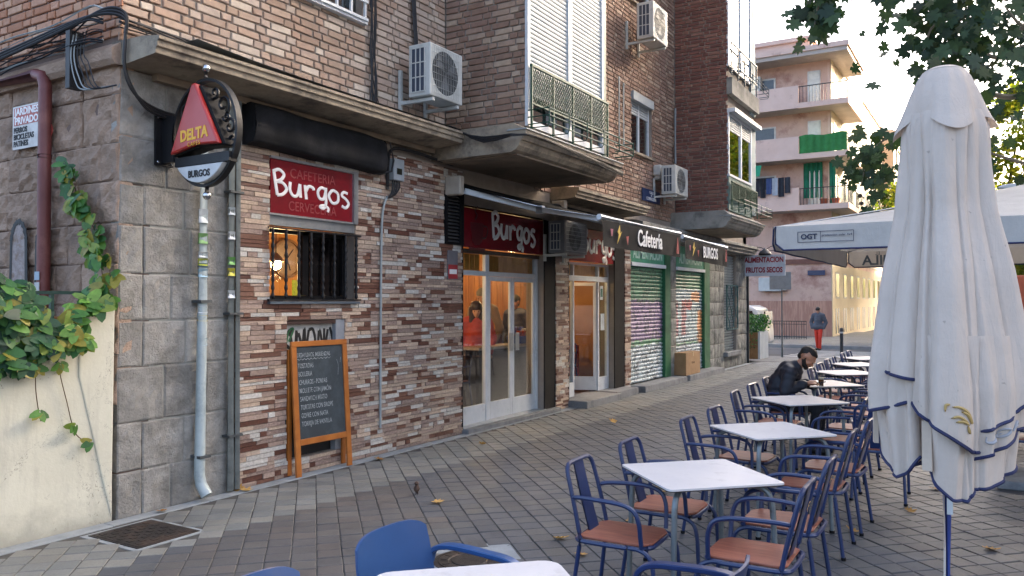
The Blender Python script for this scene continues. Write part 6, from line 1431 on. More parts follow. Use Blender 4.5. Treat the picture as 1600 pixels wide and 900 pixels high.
for (zs, hp) in ((7.15, 1.25), (10.2, 1.25), (13.25, 1.25)):
    bl_ = MB().box(-30, -7.2, 49.5, YF - .001, zs, zs + .22).build('balcony', slabm, FB)
    MB().box(XR + .06, -7.2, YF, 55.5, zs, zs + .22).build('side_slab', slabm, bl_)
    MB().box(-30, -9.95, 49.48, 49.62, zs + .0, zs + hp + .1).build('parapet', pinkp, bl_)
    MB().box(-9.95, -7.18, 49.47, 49.58, zs - .02, zs + .3).build('slab_edge', pinkp, bl_); MB().box(-7.28, -7.17, 49.585, 55.5, zs - .02, zs + .3).build('slab_edge', pinkp, bl_)
    MB().box(-9.95, -7.2, 49.52, 49.56, zs + hp, zs + hp + .05).build('top_rail', ironb, bl_); MB().box(-7.25, -7.2, 49.56, 55.5, zs + hp, zs + hp + .05).build('top_rail', ironb, bl_)
    for i in range(15): xx = -9.9 + i * .19; MB().box(xx, xx + .03, 49.53, 49.55, zs + .3, zs + hp).build('baluster', ironb, bl_)
    for i in range(10): yy = 49.7 + i * .6; MB().box(-7.24, -7.21, yy, yy + .03, zs + .3, zs + hp).build('baluster', ironb, bl_)
    # door, window recesses
    d_ = MB().box(-9.7, -8.95, YF - .05, YF - .002, zs + .22, zs + 2.5).build('balcony_door', PM('door_white', '#d3cfc6', .5), FB); MB().box(-9.62, -9.03, YF - .07, YF - .051, zs + .5, zs + 2.4).build('pane', PM('pane_reflection', '#d9d5c6', .3), d_)  # pale pane colour paints the bright reflection in the french window
    w_ = MB().box(-13.2, -11.6, YF - .05, YF - .002, zs + 1.1, zs + 2.4).build('window', PM('door_white', '#d3cfc6', .5), FB); MB().box(-13.1, -11.7, YF - .06, YF - .051, zs + 1.2, zs + 2.3).build('pane', PM('dull_pane', '#4a4f52', .2), w_)
    MB().box(XR + .05, XR + .10, 51.6, 52.5, zs + .3, zs + 2.4).build('side_door', PM('door_white', '#d3cfc6', .5), FB)
    MB().box(-8.55, XR - .02, YF - .04, YF - .003, zs + .25, zs + 2.9).build('corner_strip', pinkp, FB)
MB().box(-30, -7.2, 49.4, 55.6, 16.3, 16.55).build('roof_slab', slabm, FB); MB().box(-30, -7.1, 49.3, 55.7, 16.55, 16.85).build('roof_edge', pinkp, FB); MB().box(-30, XR + .15, 55.7, 76.2, 16.56, 16.84).build('roof_edge', pinkp, FB)
MB().box(-30, -9.4, 50.4, 76, 16.85, 17.5).build('roof_wall', pinkp, FB); MB().box(-30, -9.2, 50.2, 76, 17.5, 17.75).build('roof_cap', pinkp, FB)
# balcony clutter
def bit(name, label, cat, col, *b_, rough=.8, bev=0): return MB().box(*b_).build(name, PM('bit_' + name + col, col, rough, vs=3), label=label, cat=cat, bev=bev)
m = MB(); m.grid(lambda u, v: Vector((-9.9 + 2.65 * u, 49.45 + .03 * math.sin(u * 40), 10.5 + 1.05 * v + .05 * math.sin(u * 9) * v)), 50, 4); m.build('balcony_net', PM('green_net', '#2f7d3c', .8, '#23632f', vs=3), label='green privacy net on a middle balcony of the pink block', cat='net', fixn=False)
m = MB(); m.grid(lambda u, v: Vector((-9.95 + 1.1 * u, 50.9 + .06 * math.sin(u * 25), 8.0 + 2.15 * v)), 30, 4); m.build('door_curtain', PM('teal_curtain', '#1f7d5d', .8, '#17634a', vs=3), label='long teal green curtain over a lower balcony door', cat='curtain', fixn=False)
m = MB(); m.grid(lambda u, v: Vector((-8.35 + .35 * u, 50.2 + .05 * math.sin(u * 15), 7.5 + 2.5 * v)), 14, 4); m.build('door_curtain', MATS['teal_curtain'], label='narrow teal green curtain at the corner of the lower balcony', cat='curtain', fixn=False)
m = MB(); m.grid(lambda u, v: Vector((-13.6 + 1.5 * u, 49.4 - .5 * v, 10.0 - .75 * v)), 4, 4); m.build('balcony_awning', PM('green_awning', '#1f8a63', .8), label='small sea green awning over the laundry balcony', cat='awning', fixn=False)
for i, c in enumerate(('#23252c', '#2b2d36', '#1f2026', '#3f4f77', '#a9adb3', '#22252d', '#2d3038')):
    x0 = -12.9 + i * .36; m = MB(); m.grid(lambda u, v: Vector((x0 + .33 * u, 49.35 + .03 * math.sin(u * 8 + i), 9.15 - (.95 + .1 * (i % 3)) * v)), 6, 4)
    m.build('laundry', PM('cloth' + c, c, .9), label='%s garment hung out to dry above the lowest pink parapet' % (('black', 'dark grey', 'blackish', 'blue', 'pale grey', 'navy', 'charcoal')[i]), cat='laundry', group='laundry on the pink block', fixn=False)
for i in range(2):
    m = MB(); m.lathe([(.16, 0), (.24, .34), (.26, .34), (.26, .4), (.2, .4), (.18, .3), (0, .3)], (-8.6 + i * .65, 49.9, 7.38), 14); m.build('flower_pot', PM('terracotta', '#9a5238', .8), label=('terracotta flower pot under the narrow teal curtain', 'terracotta flower pot at the balcony corner')[i], cat='flower pot', smooth=True)
ac_unit('white air conditioner on the top balcony wall of the pink block', -1, 0, 0, 1, 0, 1, arm=False, grp=None) if False else None
a = thing('air_conditioner', 'white air conditioner on the top balcony of the pink block', 'air conditioner', (-13.2, 50.7, 14.6))
MB().box(-13.6, -12.4, 50.45, 50.99, 14.75, 15.75).build('casing', acw, a, bev=.03); MB().lathe([(.36, 0), (.36, .03), (0, .03)], (-13.1, 50.44, 15.25), 20, 'y').build('fan_opening', acd, a)
a = thing('air_conditioner', 'white air conditioner box on the ground floor of the pink block', 'air conditioner', (-11.6, 50.8, 2.4))
MB().box(-12.6, -11.25, 50.5, 50.93, 2.35, 3.2).build('casing', acw, a, bev=.03); MB().box(-11.24, -10.95, 50.6, 50.9, 2.4, 2.9).build('outlet', acw, a, bev=.03)
MB().box(-9.75, -8.75, YF - .1, YF - .062, 3.3, 3.6).build('street_name_plate', MATS['blue_enamel'], label='dark blue street plate on the corner of the pink block', cat='sign')
# side facade windows and slits
wd = PM('far_pane', '#2a2f33', .15)
for i in range(8):
    yy = 52 + i * 2.9
    for k in range(2): MB().box(XR + .05, XR + .075, yy + k * .9, yy + k * .9 + .32, zf + .15, 1.3).build('slit_window', wd, FB)
    for zs in (1.9, 4.9, 8, 11, 14):
        w_ = MB().box(XR + .05, XR + .085, yy, yy + 1.3, zs, zs + 1.6).build('window', PM('frame_grey', '#a9a69e', .6), FB); MB().box(XR + .085, XR + .09, yy + .1, yy + 1.2, zs + .1, zs + 1.5).build('pane', wd, w_)
# ---------------- second block further along the street ----------------
SB = thing('apartment_building', 'tall pale apartment block receding behind the pink one', 'building', (-12, 95, zf))
m = MB(); m.box(-30, -7.6, 78, 150, zf - .3, 17); m.build('wall', creamf, SB)
for i in range(12):
    for zs in (1.5, 4.6, 7.7, 10.8, 13.9):
        yy = 80 + i * 5.6; w_ = MB().box(-7.6, -7.5, yy, yy + 1.6, zs, zs + 1.7).build('window', wd, SB)
        if i % 2: MB().box(-7.6, -6.5, yy - .6, yy + 2.2, zs - .3, zs - .1).build('balcony', slabm, SB); MB().box(-6.55, -6.5, yy - .6, yy + 2.2, zs - .1, zs + .8).build('balustrade', ironb, SB)
# unseen block, added across the street to keep the terrace in shade
shade_block = thing('apartment_building', 'long unseen brick block added across the street to shade the terrace', 'building', (23, 40, 0))
m = MB(); m.box(17, 30, 12, 66, -.3, 24); m.build('wall', PM('shade_block_brick', '#9a7b68', .9, '#8b6c5a', vs=1), shade_block); m = MB(); m.box(16.7, 30.3, 11.7, 66.3, 24, 24.4); m.build('roof', slabm, shade_block)
for i in range(12):
    for k in range(7): w_ = MB().box(16.93, 16.999, 14 + i * 4.3, 15.6 + i * 4.3, 1.2 + k * 3.2, 2.8 + k * 3.2).build('window', wd, shade_block)
shade_block2 = thing('apartment_building', 'lower unseen brick block added further along to shade the far facade', 'building', (23, 95, 0))  # added out of view so the far side wall's lower floors fall in shade
m = MB(); m.box(17, 30, 78, 112, -.5, 19.5); m.build('wall', MATS['shade_block_brick'], shade_block2); MB().box(16.8, 30.2, 77.8, 112.2, 19.5, 19.9).build('roof', slabm, shade_block2)
for i in range(8):
    for k in range(5): MB().box(16.93, 16.999, 79 + i * 4.1, 80.6 + i * 4.1, 1.2 + k * 3.4, 2.8 + k * 3.4).build('window', wd, shade_block2)
# ---------------- street things in the distance ----------------
# iron fence in front of the pink block
fn = thing('iron_fence', 'black iron fence along the foot of the pink block', 'fence', (-11, 46.5, zf))
fy = 46.6; zb = ground_z(0, fy) + .06
MB().box(-15, -9.0, fy - .02, fy + .02, zb + .98, zb + 1.02).build('top_rail', ironb, fn); MB().box(-15, -9.0, fy - .02, fy + .02, zb + .1, zb + .14).build('bottom_rail', ironb, fn); MB().box(-15, -9.0, fy - .015, fy + .015, zb + .82, zb + .85).build('rail', ironb, fn)
for i in range(46): xx = -15 + i * .133; MB().box(xx, xx + .022, fy - .011, fy + .011, zb, zb + .98).build('baluster', ironb, fn)
# bollard
p = pg(1315, 552, -.02); bo = thing('bollard', 'dark grey bollard with pale top band beside the zebra crossing', 'bollard', p)
MB().lathe([(.06, 0), (.06, .8), (.065, .81), (.065, .9), (.05, .94), (0, .95)], p, 14).build('post', PM('bollard_grey', '#33373b', .5), bo, smooth=True); MB().lathe([(.067, .74), (.067, .80)], p, 14).build('band', PM('bollard_band', '#c3c5c5', .5), bo)
# van
vn = thing('parked_van', 'white van parked behind the clipped hedge planter', 'van', (-9.4, 30.4, ground_z(0, 30.4) - .09))
zv = ground_z(0, 30.4) - .09; vw = PM('van_white', '#c6c8c8', .3, '#babdbd', vs=1, coat=.4)
prof = [(-11.6, .35), (-11.55, .95), (-10.75, 1.1), (-10.15, 1.72), (-9.8, 1.8), (-7.75, 1.82), (-7.45, 1.7), (-7.25, 1.05), (-7.2, .4)]
m = MB(); m.prism([(x, z + zv) for x, z in prof], (0, 29.55, 0), XP, ZP, YP * 1.75); m.build('body', vw, vn, bev=.09, segs=3, smooth=True)
gl_ = PM('van_glass', '#1a1e22', .1)
MB().prism([(-7.6, 1.62), (-7.95, 1.62), (-7.95, 1.1), (-7.45, 1.1)], (0, 29.545, zv), XP, ZP, -YP * .004).build('side_window', gl_, vn); MB().prism([(-10.0, 1.62), (-9.2, 1.65), (-9.2, 1.12), (-10.5, 1.12)], (0, 29.545, zv), XP, ZP, -YP * .004).build('side_window', gl_, vn)
MB().prism([(29.8, 1.12), (31.05, 1.12), (30.95, 1.6), (29.9, 1.6)], (-7.27, 0, zv), YP, ZP, XP * .06).build('rear_window', gl_, vn)
MB().prism([(29.65, .75), (29.8, .75), (29.8, 1.0), (29.65, 1.0)], (-7.24, 0, zv), YP, ZP, XP * .05).build('tail_light', PM('tail_red', '#8f1d1d', .3), vn)
for xx in (-10.8, -8.1):
    for yy in (29.5, 31.15): w_ = MB().lathe([(.32, 0), (.32, .18), (.2, .19), (0, .19)], (xx, yy, zv + .32), 18, 'y').build('wheel', PM('tyre', '#1a1a1b', .8), vn); MB().lathe([(.19, -.006), (0, -.01)], (xx, yy, zv + .32), 14, 'y').build('rim', alu, w_)
# planter with clipped hedge
pl2 = thing('planter', 'white and timber planter box with a clipped green hedge', 'planter', (-6.3, 25.1, 0))
zp = ground_z(0, 25)
MB().box(-6.16, -6.10, 24.6, 25.64, zp, .80).build('white_panel', PM('planter_white', '#b9c0c2', .6, '#a6adb0', vs=3), pl2); MB().box(-6.75, -6.16, 24.58, 24.62, zp, .78).build('timber_panel', PM('planter_timber', '#8a6a45', .8, '#6f5436', vs=5), pl2)
MB().box(-6.75, -6.16, 24.62, 25.64, zp, .72).build('soil_box', PM('earth', '#4a3b2e', .95), pl2)
HL = leafmat('hedge_leaf', ['#3d6a36', '#4c7d40', '#2f5630', '#5a8a48', '#37633a'], .25)
m = MB(); rh = random.Random(8)
for i in range(2600):
    p = Vector((rh.uniform(-6.85, -6.0), rh.uniform(24.45, 25.75), rh.uniform(.0, 1.32)))
    if p.x > -6.17 and p.z < .82: continue
    q = Vector((p.x + 6.42, (p.y - 25.1) * .8, (p.z - .8) * .9))
    if q.length > .62 + .1 * noise.noise(p * 3): continue
    a = Vector((rh.uniform(-1, 1), rh.uniform(-1, 1), rh.uniform(-1, 1))).normalized() * .045; c = a.cross(Vector((rh.uniform(-1, 1), rh.uniform(-1, 1), rh.uniform(-1, 1)))).normalized() * .03
    m.add([p - a, p + c, p + a, p - c], [(0, 1, 2, 3)])
m.build('hedge', HL, pl2, fixn=False)
# hanging shop sign at the end of the block
hs = thing('hanging_sign', 'white board reading ALIMENTACION FRUTOS SECOS on an iron bracket', 'sign', (-5.45, 22.45, 2.44))
MB().box(-6.0, -4.88, 22.42, 22.48, 2.42, 3.0).build('board', PM('board_white', '#b9bec6', .5), hs); rr_ = PM('crimson_letter', '#8d1f2d', .5)
text('ALIMENTACION', .20, rr_, hs, (-5.44, 22.417, 2.86), XP, ZP, sx=.72, bold=.008); text('FRUTOS SECOS', .20, rr_, hs, (-5.44, 22.417, 2.58), XP, ZP, sx=.72, bold=.008)
m = MB(); m.tube([(W - .1, 22.45, 3.12), (-4.85, 22.45, 3.12)], .014, 6); m.build('bracket', ironb, hs)
m = MB(); m.tube(smoothpath([(-5.9, 22.45, 3.12), (-5.6, 22.45, 3.22), (-5.4, 22.45, 3.16), (-5.2, 22.45, 3.24), (-4.95, 22.45, 3.12)], 5), .01, 5); m.build('scroll', ironb, hs)
MB().lathe([(.16, 3.0), (.18, 3.03), (.13, 3.1), (.05, 3.16), (.0, 3.2)], (-5.42, 22.45, 0), 14).build('lantern', ironb, hs, smooth=True)
for xx in (-5.9, -4.95): MB().tube([(xx, 22.45, 3.0), (xx, 22.45, 3.12)], .006, 5).build('hanger', ironb, hs)
ts = thing('traffic_sign', 'back of a square traffic sign on a grey pole behind the planter', 'sign', (-5.9, 26.4, ground_z(0, 26.4)))
MB().tube([(-5.85, 26.4, ground_z(0, 26.4)), (-5.85, 26.4, 3.0)], .035, 10).build('pole', MATS['galvanised'], ts, smooth=True); MB().box(-6.22, -5.55, 26.34, 26.36, 2.1, 2.66).build('plate', PM('sign_back', '#7d8790', .5), ts)
MB().box(W - .02, W + .04, 22.6, 22.66, 0, 3.0).build('drain_pipe', PM('dark_drain', '#2c2f31', .6), label='dark drain pipe at the end corner of the cafe building', cat='pipe')
# orange lorry at the right
tk = thing('lorry', 'orange and blue lorry body parked along the street behind the terrace', 'lorry', (1.7, 36, ground_z(0, 36) - .09)); zt = ground_z(0, 36) - .09
MB().box(.52, 2.9, 33, 40, zt + 1.0, zt + 3.0).build('box_body', PM('lorry_orange', '#b5562f', .5, '#94401f', vs=2), tk, bev=.04); MB().box(.50, .518, 33.8, 36, zt + 1.0, zt + 2.9).build('side_panel', PM('lorry_panel', '#c98a55', .6, '#a86a3a', vs=3), tk)
MB().box(.7, 2.7, 33.1, 42, zt + .5, zt + .98).build('chassis', ironb, tk); MB().box(.95, 2.6, 32.97, 32.999, zt + 1.2, zt + 2.8).build('rear_door', PM('lorry_blue', '#2a4a86', .5), tk); MB().box(.55, 2.85, 40.1, 42, zt + .6, zt + 2.5).build('cab', PM('cab_blue', '#27457d', .4), tk, bev=.1, segs=3)
for yy in (34.2, 39.2):
    for xx in (.62, 2.55): MB().lathe([(.45, 0), (.45, .25), (.25, .26), (0, .26)], (xx, yy, zt + .45), 18, 'x').build('wheel', PM('tyre', '#1a1a1b', .8), tk)
# street lamp whose head hangs in from the kerb side
sl_ = thing('street_lamp', 'street lamp with a slim white head reaching over the kerb row', 'street lamp', (4.2, 20, 0))
q = pd(1590, 292, 19); MB().tube(smoothpath([(4.2, q.y, 0), (4.2, q.y, 4.2), (3.6, q.y, q.z + .12), (q.x + .5, q.y, q.z + .05)], 5), .05, 8).build('pole', MATS['galvanised'], sl_, smooth=True)
m = MB(); m.prism([(-.42, 0), (-.3, .06), (.3, .1), (.55, .06), (.55, -.02), (-.3, -.03)], (q.x, q.y - .12, q.z), XP, ZP, YP * .24); m.build('head', aluw, sl_, bev=.02, segs=2)
# ---------------- trees ----------------
bark = PM('plane_bark', '#7d7260', .9, '#57503f', vs=5, bmp=.6, bs=20)
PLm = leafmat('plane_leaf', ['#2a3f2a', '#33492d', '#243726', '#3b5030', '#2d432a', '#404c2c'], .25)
rt = random.Random(31)
def far_tree(label, x, y, h, cr, cz, ch, mat, n=7000, ls=.2, seed=1, lean=(0, 0), group='street trees in the sun'):
    """tapered trunk, limbs, crown of leaf clumps spread through the volume"""
    r = random.Random(seed); z0 = ground_z(x, y) - .05; T = thing('street_tree', label, 'tree', (x, y, z0), group); m = MB()
    m.tube(smoothpath([(x, y, z0 - .1), (x + .1, y, z0 + cz * .4), (x + lean[0], y + lean[1], z0 + cz)], 4), [.28, .26, .24, .22, .2, .19, .17, .16, .14], 8)
    ends = []
    for i in range(9):
        a = i * 2.4 + r.random(); l_ = cr * r.uniform(.5, .85); s = Vector((x + lean[0] * .8, y + lean[1] * .8, z0 + cz * r.uniform(.6, .95))); e = Vector((x + lean[0] + l_ * math.cos(a), y + lean[1] + l_ * math.sin(a), z0 + cz + r.uniform(-.1, .45) * ch))
        m.tube([s, s.lerp(e, .5) + ZP * .3, e], [.11, .07, .03], 5)
    m.build('trunk', bark, T, smooth=True)
    clumps = []
    for i in range(70):
        while True:
            v = Vector((r.uniform(-1, 1), r.uniform(-1, 1), r.uniform(-1, 1)))
            if .25 < v.length < 1: break
        v = v.normalized() * v.length ** .5
        clumps.append((Vector((x + lean[0] + v.x * cr, y + lean[1] + v.y * cr, z0 + cz + .15 * ch + v.z * ch * .5)), r.uniform(.16, .3) * cr))
    c = MB()
    for i in range(n):
        k, rr = clumps[r.randrange(len(clumps))]; v = Vector((r.gauss(0, .5), r.gauss(0, .5), r.gauss(0, .42))) * rr; p = k + v
        a = Vector((r.uniform(-1, 1), r.uniform(-1, 1), r.uniform(-.8, .4))).normalized() * ls * r.uniform(.7, 1.2); b_ = a.cross(Vector((r.uniform(-1, 1), r.uniform(-1, 1), r.uniform(-1, 1)))).normalized() * ls * .45
        c.add([p, p + a * .5 + b_, p + a, p + a * .5 - b_], [(0, 1, 2, 3)])
    c.build('crown', mat, T, fixn=False); return T
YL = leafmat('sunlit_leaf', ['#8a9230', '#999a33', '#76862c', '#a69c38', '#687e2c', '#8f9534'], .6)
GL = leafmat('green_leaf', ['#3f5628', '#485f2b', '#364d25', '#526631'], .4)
far_tree('yellowing street tree glowing in the sun behind the open parasol', .3, 46, 13, 4.4, 6.6, 10.5, YL, 30000, .26, 3)
far_tree('second yellowing street tree further down the sunny street', -2.2, 62, 13, 4.0, 6.0, 10, YL, 14000, .28, 4)
far_tree('greenish street tree standing beyond the yellow ones', -4.6, 74, 14, 3.8, 9.0, 8, GL, 9000, .3, 5)
far_tree('distant yellow tree closing the end of the street', -4.5, 105, 14, 6, 6.5, 12, YL, 7000, .4, 6)
far_tree('tall street tree beside the orange lorry', 5.5, 52, 14, 4.5, 7, 10, YL, 6000, .26, 7)
# near plane tree: trunk out of the picture on the right, boughs reaching over the terrace
NT = thing('plane_tree', 'plane tree whose dark lobed leaves hang over the closed parasol', 'tree', (3.2, 8.6, 0))
m = MB(); m.tube(smoothpath([(3.2, 8.6, -.1), (3.15, 8.6, 1.5), (3.0, 8.5, 3.2), (2.5, 8.3, 5.0), (2.2, 8.2, 6.5)], 5), [.24 - .006 * i for i in range(21)], 10); m.build('trunk', bark, NT, smooth=True)
def bough(pts, r0=.035, r1=.006):
    pp = smoothpath(pts, 6); m = MB(); k = len(pp); m.tube(pp, [r0 + (r1 - r0) * i / (k - 1) for i in range(k)], 6); m.build('branch', bark, NT, smooth=True); return pp
cl = []
def spray(px_, py_, d, n, sp): cl.append((px_, py_, d, n, sp))
C_ = lambda x, y, d: pd(x, y, d)
root = Vector((2.6, 8.35, 4.4))
paths = [[root, C_(1640, 60, 7.4), C_(1560, 90, 7.2), C_(1500, 60, 7.0), C_(1460, 40, 6.9), C_(1440, 90, 6.8)],
         [root, C_(1640, 0, 7.4), C_(1560, -40, 7.1), C_(1480, -30, 6.8), C_(1450, -20, 6.6)],
         [root + ZP * -.3, C_(1640, 140, 7.8), C_(1540, 150, 7.9), C_(1450, 180, 8), C_(1400, 205, 8.1), C_(1360, 240, 8.2), C_(1345, 290, 8.2)],
         [root + ZP * .8, C_(1560, -120, 6.4), C_(1400, -80, 6.2), C_(1300, -60, 6.1), C_(1280, 0, 6.1), C_(1272, 45, 6.1)],
         [root, C_(1650, 30, 6.6), C_(1600, 40, 6.3), C_(1570, 10, 6.2)],
         [root + ZP * -.6, C_(1660, 270, 8.3), C_(1600, 255, 8.4), C_(1550, 240, 8.5), C_(1520, 230, 8.5)]]
bp = [bough(p) for p in paths]
plm = [leafmesh('leaf', PLm, PLANE, s, .25) for s in (.06, .085, .11)]
LV = []
def leaves_on(pp, k0, k1, n, sp, drop=.12):
    K = len(pp)
    for i in range(n):
        t = rt.uniform(k0, k1) * (K - 1); a = pp[int(t)]; p = a + Vector((rt.gauss(0, sp), rt.gauss(0, sp), rt.gauss(-drop, sp))); LV.append(p)
leaves_on(bp[0], .3, 1, 230, .2, .02); leaves_on(bp[1], .25, 1, 140, .22, .05); leaves_on(bp[2], .2, .5, 40, .14); leaves_on(bp[2], .72, 1, 90, .14, .08)
leaves_on(bp[3], .7, 1, 62, .075, .03); leaves_on(bp[4], .3, 1, 34, .2); leaves_on(bp[5], .35, 1, 10, .08); leaves_on(bp[3], .2, .6, 50, .2, -.25)
def pri(p): x, y, d = proj(p); return (not (0 < x < 1600 and 0 < y < 900), d)
LV.sort(key=pri); rest = MB(); src = [([tuple(v.co) for v in me.vertices], [tuple(f.vertices) for f in me.polygons]) for me in plm]
for i, p in enumerate(LV):
    n = Vector((rt.uniform(-.6, .6), -1 + rt.uniform(-.5, .5), rt.uniform(-.5, .7))).normalized(); up = Vector((rt.uniform(-1, 1), rt.uniform(-.4, .4), rt.uniform(-1.1, .2)))
    k = rt.randrange(3)
    if i < 300: leaf_at(NT, plm[k], p, n, up, 0)
    else:
        up = (up - n * up.dot(n)).normalized(); M_ = Matrix((up.cross(n), up, n)).transposed(); rest.add([M_ @ Vector(v) + p for v in src[k][0]], src[k][1])
# outer boughs above the picture
for i in range(900):
    a = rt.uniform(0, 6.28); rr = 3.2 * rt.random() ** .5; p = Vector((3.4 + rr * math.cos(a), 8.6 + rr * math.sin(a), 6.4 + rt.uniform(-1.2, 2.4))); x, y, d = proj(p)
    if -50 < x < 1650 and y > -60: continue
    n = Vector((rt.uniform(-1, 1), rt.uniform(-1, 1), 1)).normalized(); up = Vector((rt.uniform(-1, 1), rt.uniform(-1, 1), 0)); up = (up - n * up.dot(n)).normalized(); M_ = Matrix((up.cross(n), up, n)).transposed(); k = rt.randrange(3); rest.add([M_ @ Vector(v) + p for v in src[k][0]], src[k][1])
rest.build('foliage', PLm, NT, fixn=False, kind='stuff')
for (x_, y_) in ((1372, 245), (1374, 262), (1346, 318), (1344, 306), (1376, 236)):
    p = C_(x_, y_, 8.15); MB().lathe([(r * .022, z * .022) for r, z in sph], p, 8).build('seed_ball', PM('seed_ball', '#3d3226', .9), NT, smooth='all'); MB().tube([p, p + ZP * .12], .0025, 4).build('stalk', bark, NT)
# ---------------- people ----------------
def capsule(mb, p, q, r1, r2, n=12):
    p, q = Vector(p), Vector(q); d = q - p; ln = max(d.length, 1e-4); a, b_ = frame_of(d if d.length > 1e-4 else (0, 0, 1)); d = d.normalized() if d.length > 1e-4 else ZP; prof = []
    for k in range(6): t = -math.pi / 2 + k * math.pi / 10; prof.append((r1 * math.cos(t), r1 * math.sin(t)))
    for k in range(6): t = k * math.pi / 10; prof.append((r2 * math.cos(t), ln + r2 * math.sin(t)))
    base = len(mb.v)
    for rr, z in prof:
        for j in range(n): t = 2 * math.pi * j / n; mb.v.append(tuple(p + d * z + (a * math.cos(t) + b_ * math.sin(t)) * max(rr, 1e-4)))
    for i in range(len(prof) - 1):
        for j in range(n): j2 = (j + 1) % n; mb.face(base + i * n + j, base + i * n + j2, base + (i + 1) * n + j2, base + (i + 1) * n + j)
    mb.face(*[base + j for j in range(n)][::-1]); mb.face(*[base + (len(prof) - 1) * n + j for j in range(n)])
def flesh(name, caps, mat, parent, M_, voxel=.012, it=6, grow=0, wrinkle=0):
    """one continuous surface over overlapping tapered limbs"""
    mb = MB()
    for p, q, r1, r2 in caps: capsule(mb, p, q, r1 + grow, r2 + grow)
    me = bpy.data.meshes.new(name); me.from_pydata(mb.v, [], mb.f); ob = bpy.data.objects.new(name, me)
    md = ob.modifiers.new('r', 'REMESH'); md.mode = 'VOXEL'; md.voxel_size = voxel; md.use_smooth_shade = True
    sm = ob.modifiers.new('s', 'SMOOTH'); sm.factor = .5; sm.iterations = it
    me2 = evaluated(ob); bpy.data.meshes.remove(me)
    if wrinkle:
        for v in me2.vertices: v.co += v.normal * (wrinkle * (noise.noise(v.co * 11) + .6 * math.sin(v.co.z * 70 + 6 * noise.noise(v.co * 5))))
    me2.transform(M_); me2.materials.clear(); me2.materials.append(mat); me2.polygons.foreach_set('use_smooth', [True] * len(me2.polygons)); me2.name = name
    o = bpy.data.objects.new(name, me2); COL.objects.link(o); o.parent = parent; return o
skin = PM('skin', '#b98468', .5, '#a87358', vs=9); skin2 = PM('skin_pale', '#c4957c', .5, '#b5846b', vs=9)
def both(a): return [a, (tuple(Vector(a[0]) * Vector((1, -1, 1))), tuple(Vector(a[1]) * Vector((1, -1, 1))), a[2], a[3])]
def hand_caps(w, dirv, curl=.6, s=1):
    """palm, four unequal fingers with a bend, thumb on the side"""
    w, d = Vector(w), Vector(dirv).normalized(); side = Vector((-d.y, d.x, 0)).normalized() * s; dn = d.cross(side).normalized() * (1 if d.cross(side).z < 0 else -1); out = [(w, w + d * .075, .024, .027)]
    for i, l_ in enumerate((.062, .072, .068, .052)):
        b_ = w + d * .08 + side * (.024 - .016 * i); k = b_ + (d * .8 + dn * .3 * curl) * l_ * .55; e = k + (d * .5 + dn * curl) * l_ * .5; out += [(b_, k, .0095, .0085), (k, e, .0085, .007)]
    t0 = w + d * .025 + side * .026; out += [(t0, t0 + d * .035 + side * .018, .011, .010), (t0 + d * .035 + side * .018, t0 + d * .062 + side * .014, .010, .008)]; return out
def head_caps(c, f, up, k=1.0):
    c, f, up = Vector(c), Vector(f).normalized(), Vector(up).normalized(); s = f.cross(up).normalized(); q = lambda a, b_, g=0: c + f * a * k + up * b_ * k + s * g * k
    caps = [(q(-.015, .035), q(.0, .03), .088 * k, .088 * k), (q(.015, -.01), q(.035, -.065), .072 * k, .05 * k), (q(.06, -.085), q(.065, -.09), .03 * k, .026 * k), (q(.085, .0), q(.108, -.028), .010 * k, .014 * k), (q(.08, .02, .03), q(.08, .02, -.03), .02 * k, .02 * k), (q(.085, -.06, .016), q(.085, -.06, -.016), .012 * k, .012 * k)]
    for g in (-1, 1): caps += [(q(-.01, .015, .085 * g), q(-.012, -.025, .083 * g), .017 * k, .011 * k), (q(.065, -.02, .04 * g), q(.05, -.03, .05 * g), .025 * k, .022 * k)]
    eyes = [(q(.088, .008, .032 * g), .010 * k) for g in (-1, 1)]; return caps, eyes, q
def person(label, loc, rot, skinm): 
    p = thing('person', label, 'person', loc); p.rotation_euler = (0, 0, R_(rot)); return p
I4 = Matrix.Identity(4)
def eyes_of(p, eyes):
    for c, r_ in eyes: MB().lathe([(r * r_, z * r_) for r, z in sph], c, 8).build('eye', PM('eye_dark', '#1c1512', .2), p, smooth='all', org=(0, 0, 0)).location = (0, 0, 0)
# --- seated man ---
loc = Vector((-2.10, 9.62, 0)); man = person('man in a dark quilted jacket bent over his phone at a table', loc, 0, skin)
hc, ey, hq = head_caps((.245, 0, 1.075), (.72, -.05, -.69), (.69, 0, .72))
arms = []
for s in (-1, 1): arms += [((.09, .165 * s, .90), (.05, .235 * s, .70), .058, .047), ((.05, .235 * s, .70), (.235, .075 * s, .785), .045, .033)]
hands = hand_caps((.245, .07, .785), (.9, -.25, .05), .7, 1) + hand_caps((.245, -.07, .785), (.9, .25, .05), .7, -1)
torso = [((-.04, .07, .55), (-.04, -.07, .55), .12, .12), ((-.06, 0, .58), (-.05, 0, .74), .125, .13), ((-.05, 0, .74), (.05, 0, .90), .13, .12), ((.06, .10, .90), (.06, -.10, .90), .085, .085), ((.09, .165, .90), (.06, .08, .92), .06, .07), ((.09, -.165, .90), (.06, -.08, .92), .06, .07)]
neck = [((.10, 0, .94), (.20, 0, 1.03), .055, .052)]
legs = []
for s in (-1, 1): legs += [((-.02, .085 * s, .535), (.38, .11 * s, .55), .085, .062), ((.38, .11 * s, .55), (.33, .12 * s, .10), .058, .042)]
feet = []
for s in (-1, 1): feet += [((.31, .12 * s, .055), (.47, .135 * s, .04), .045, .036)]
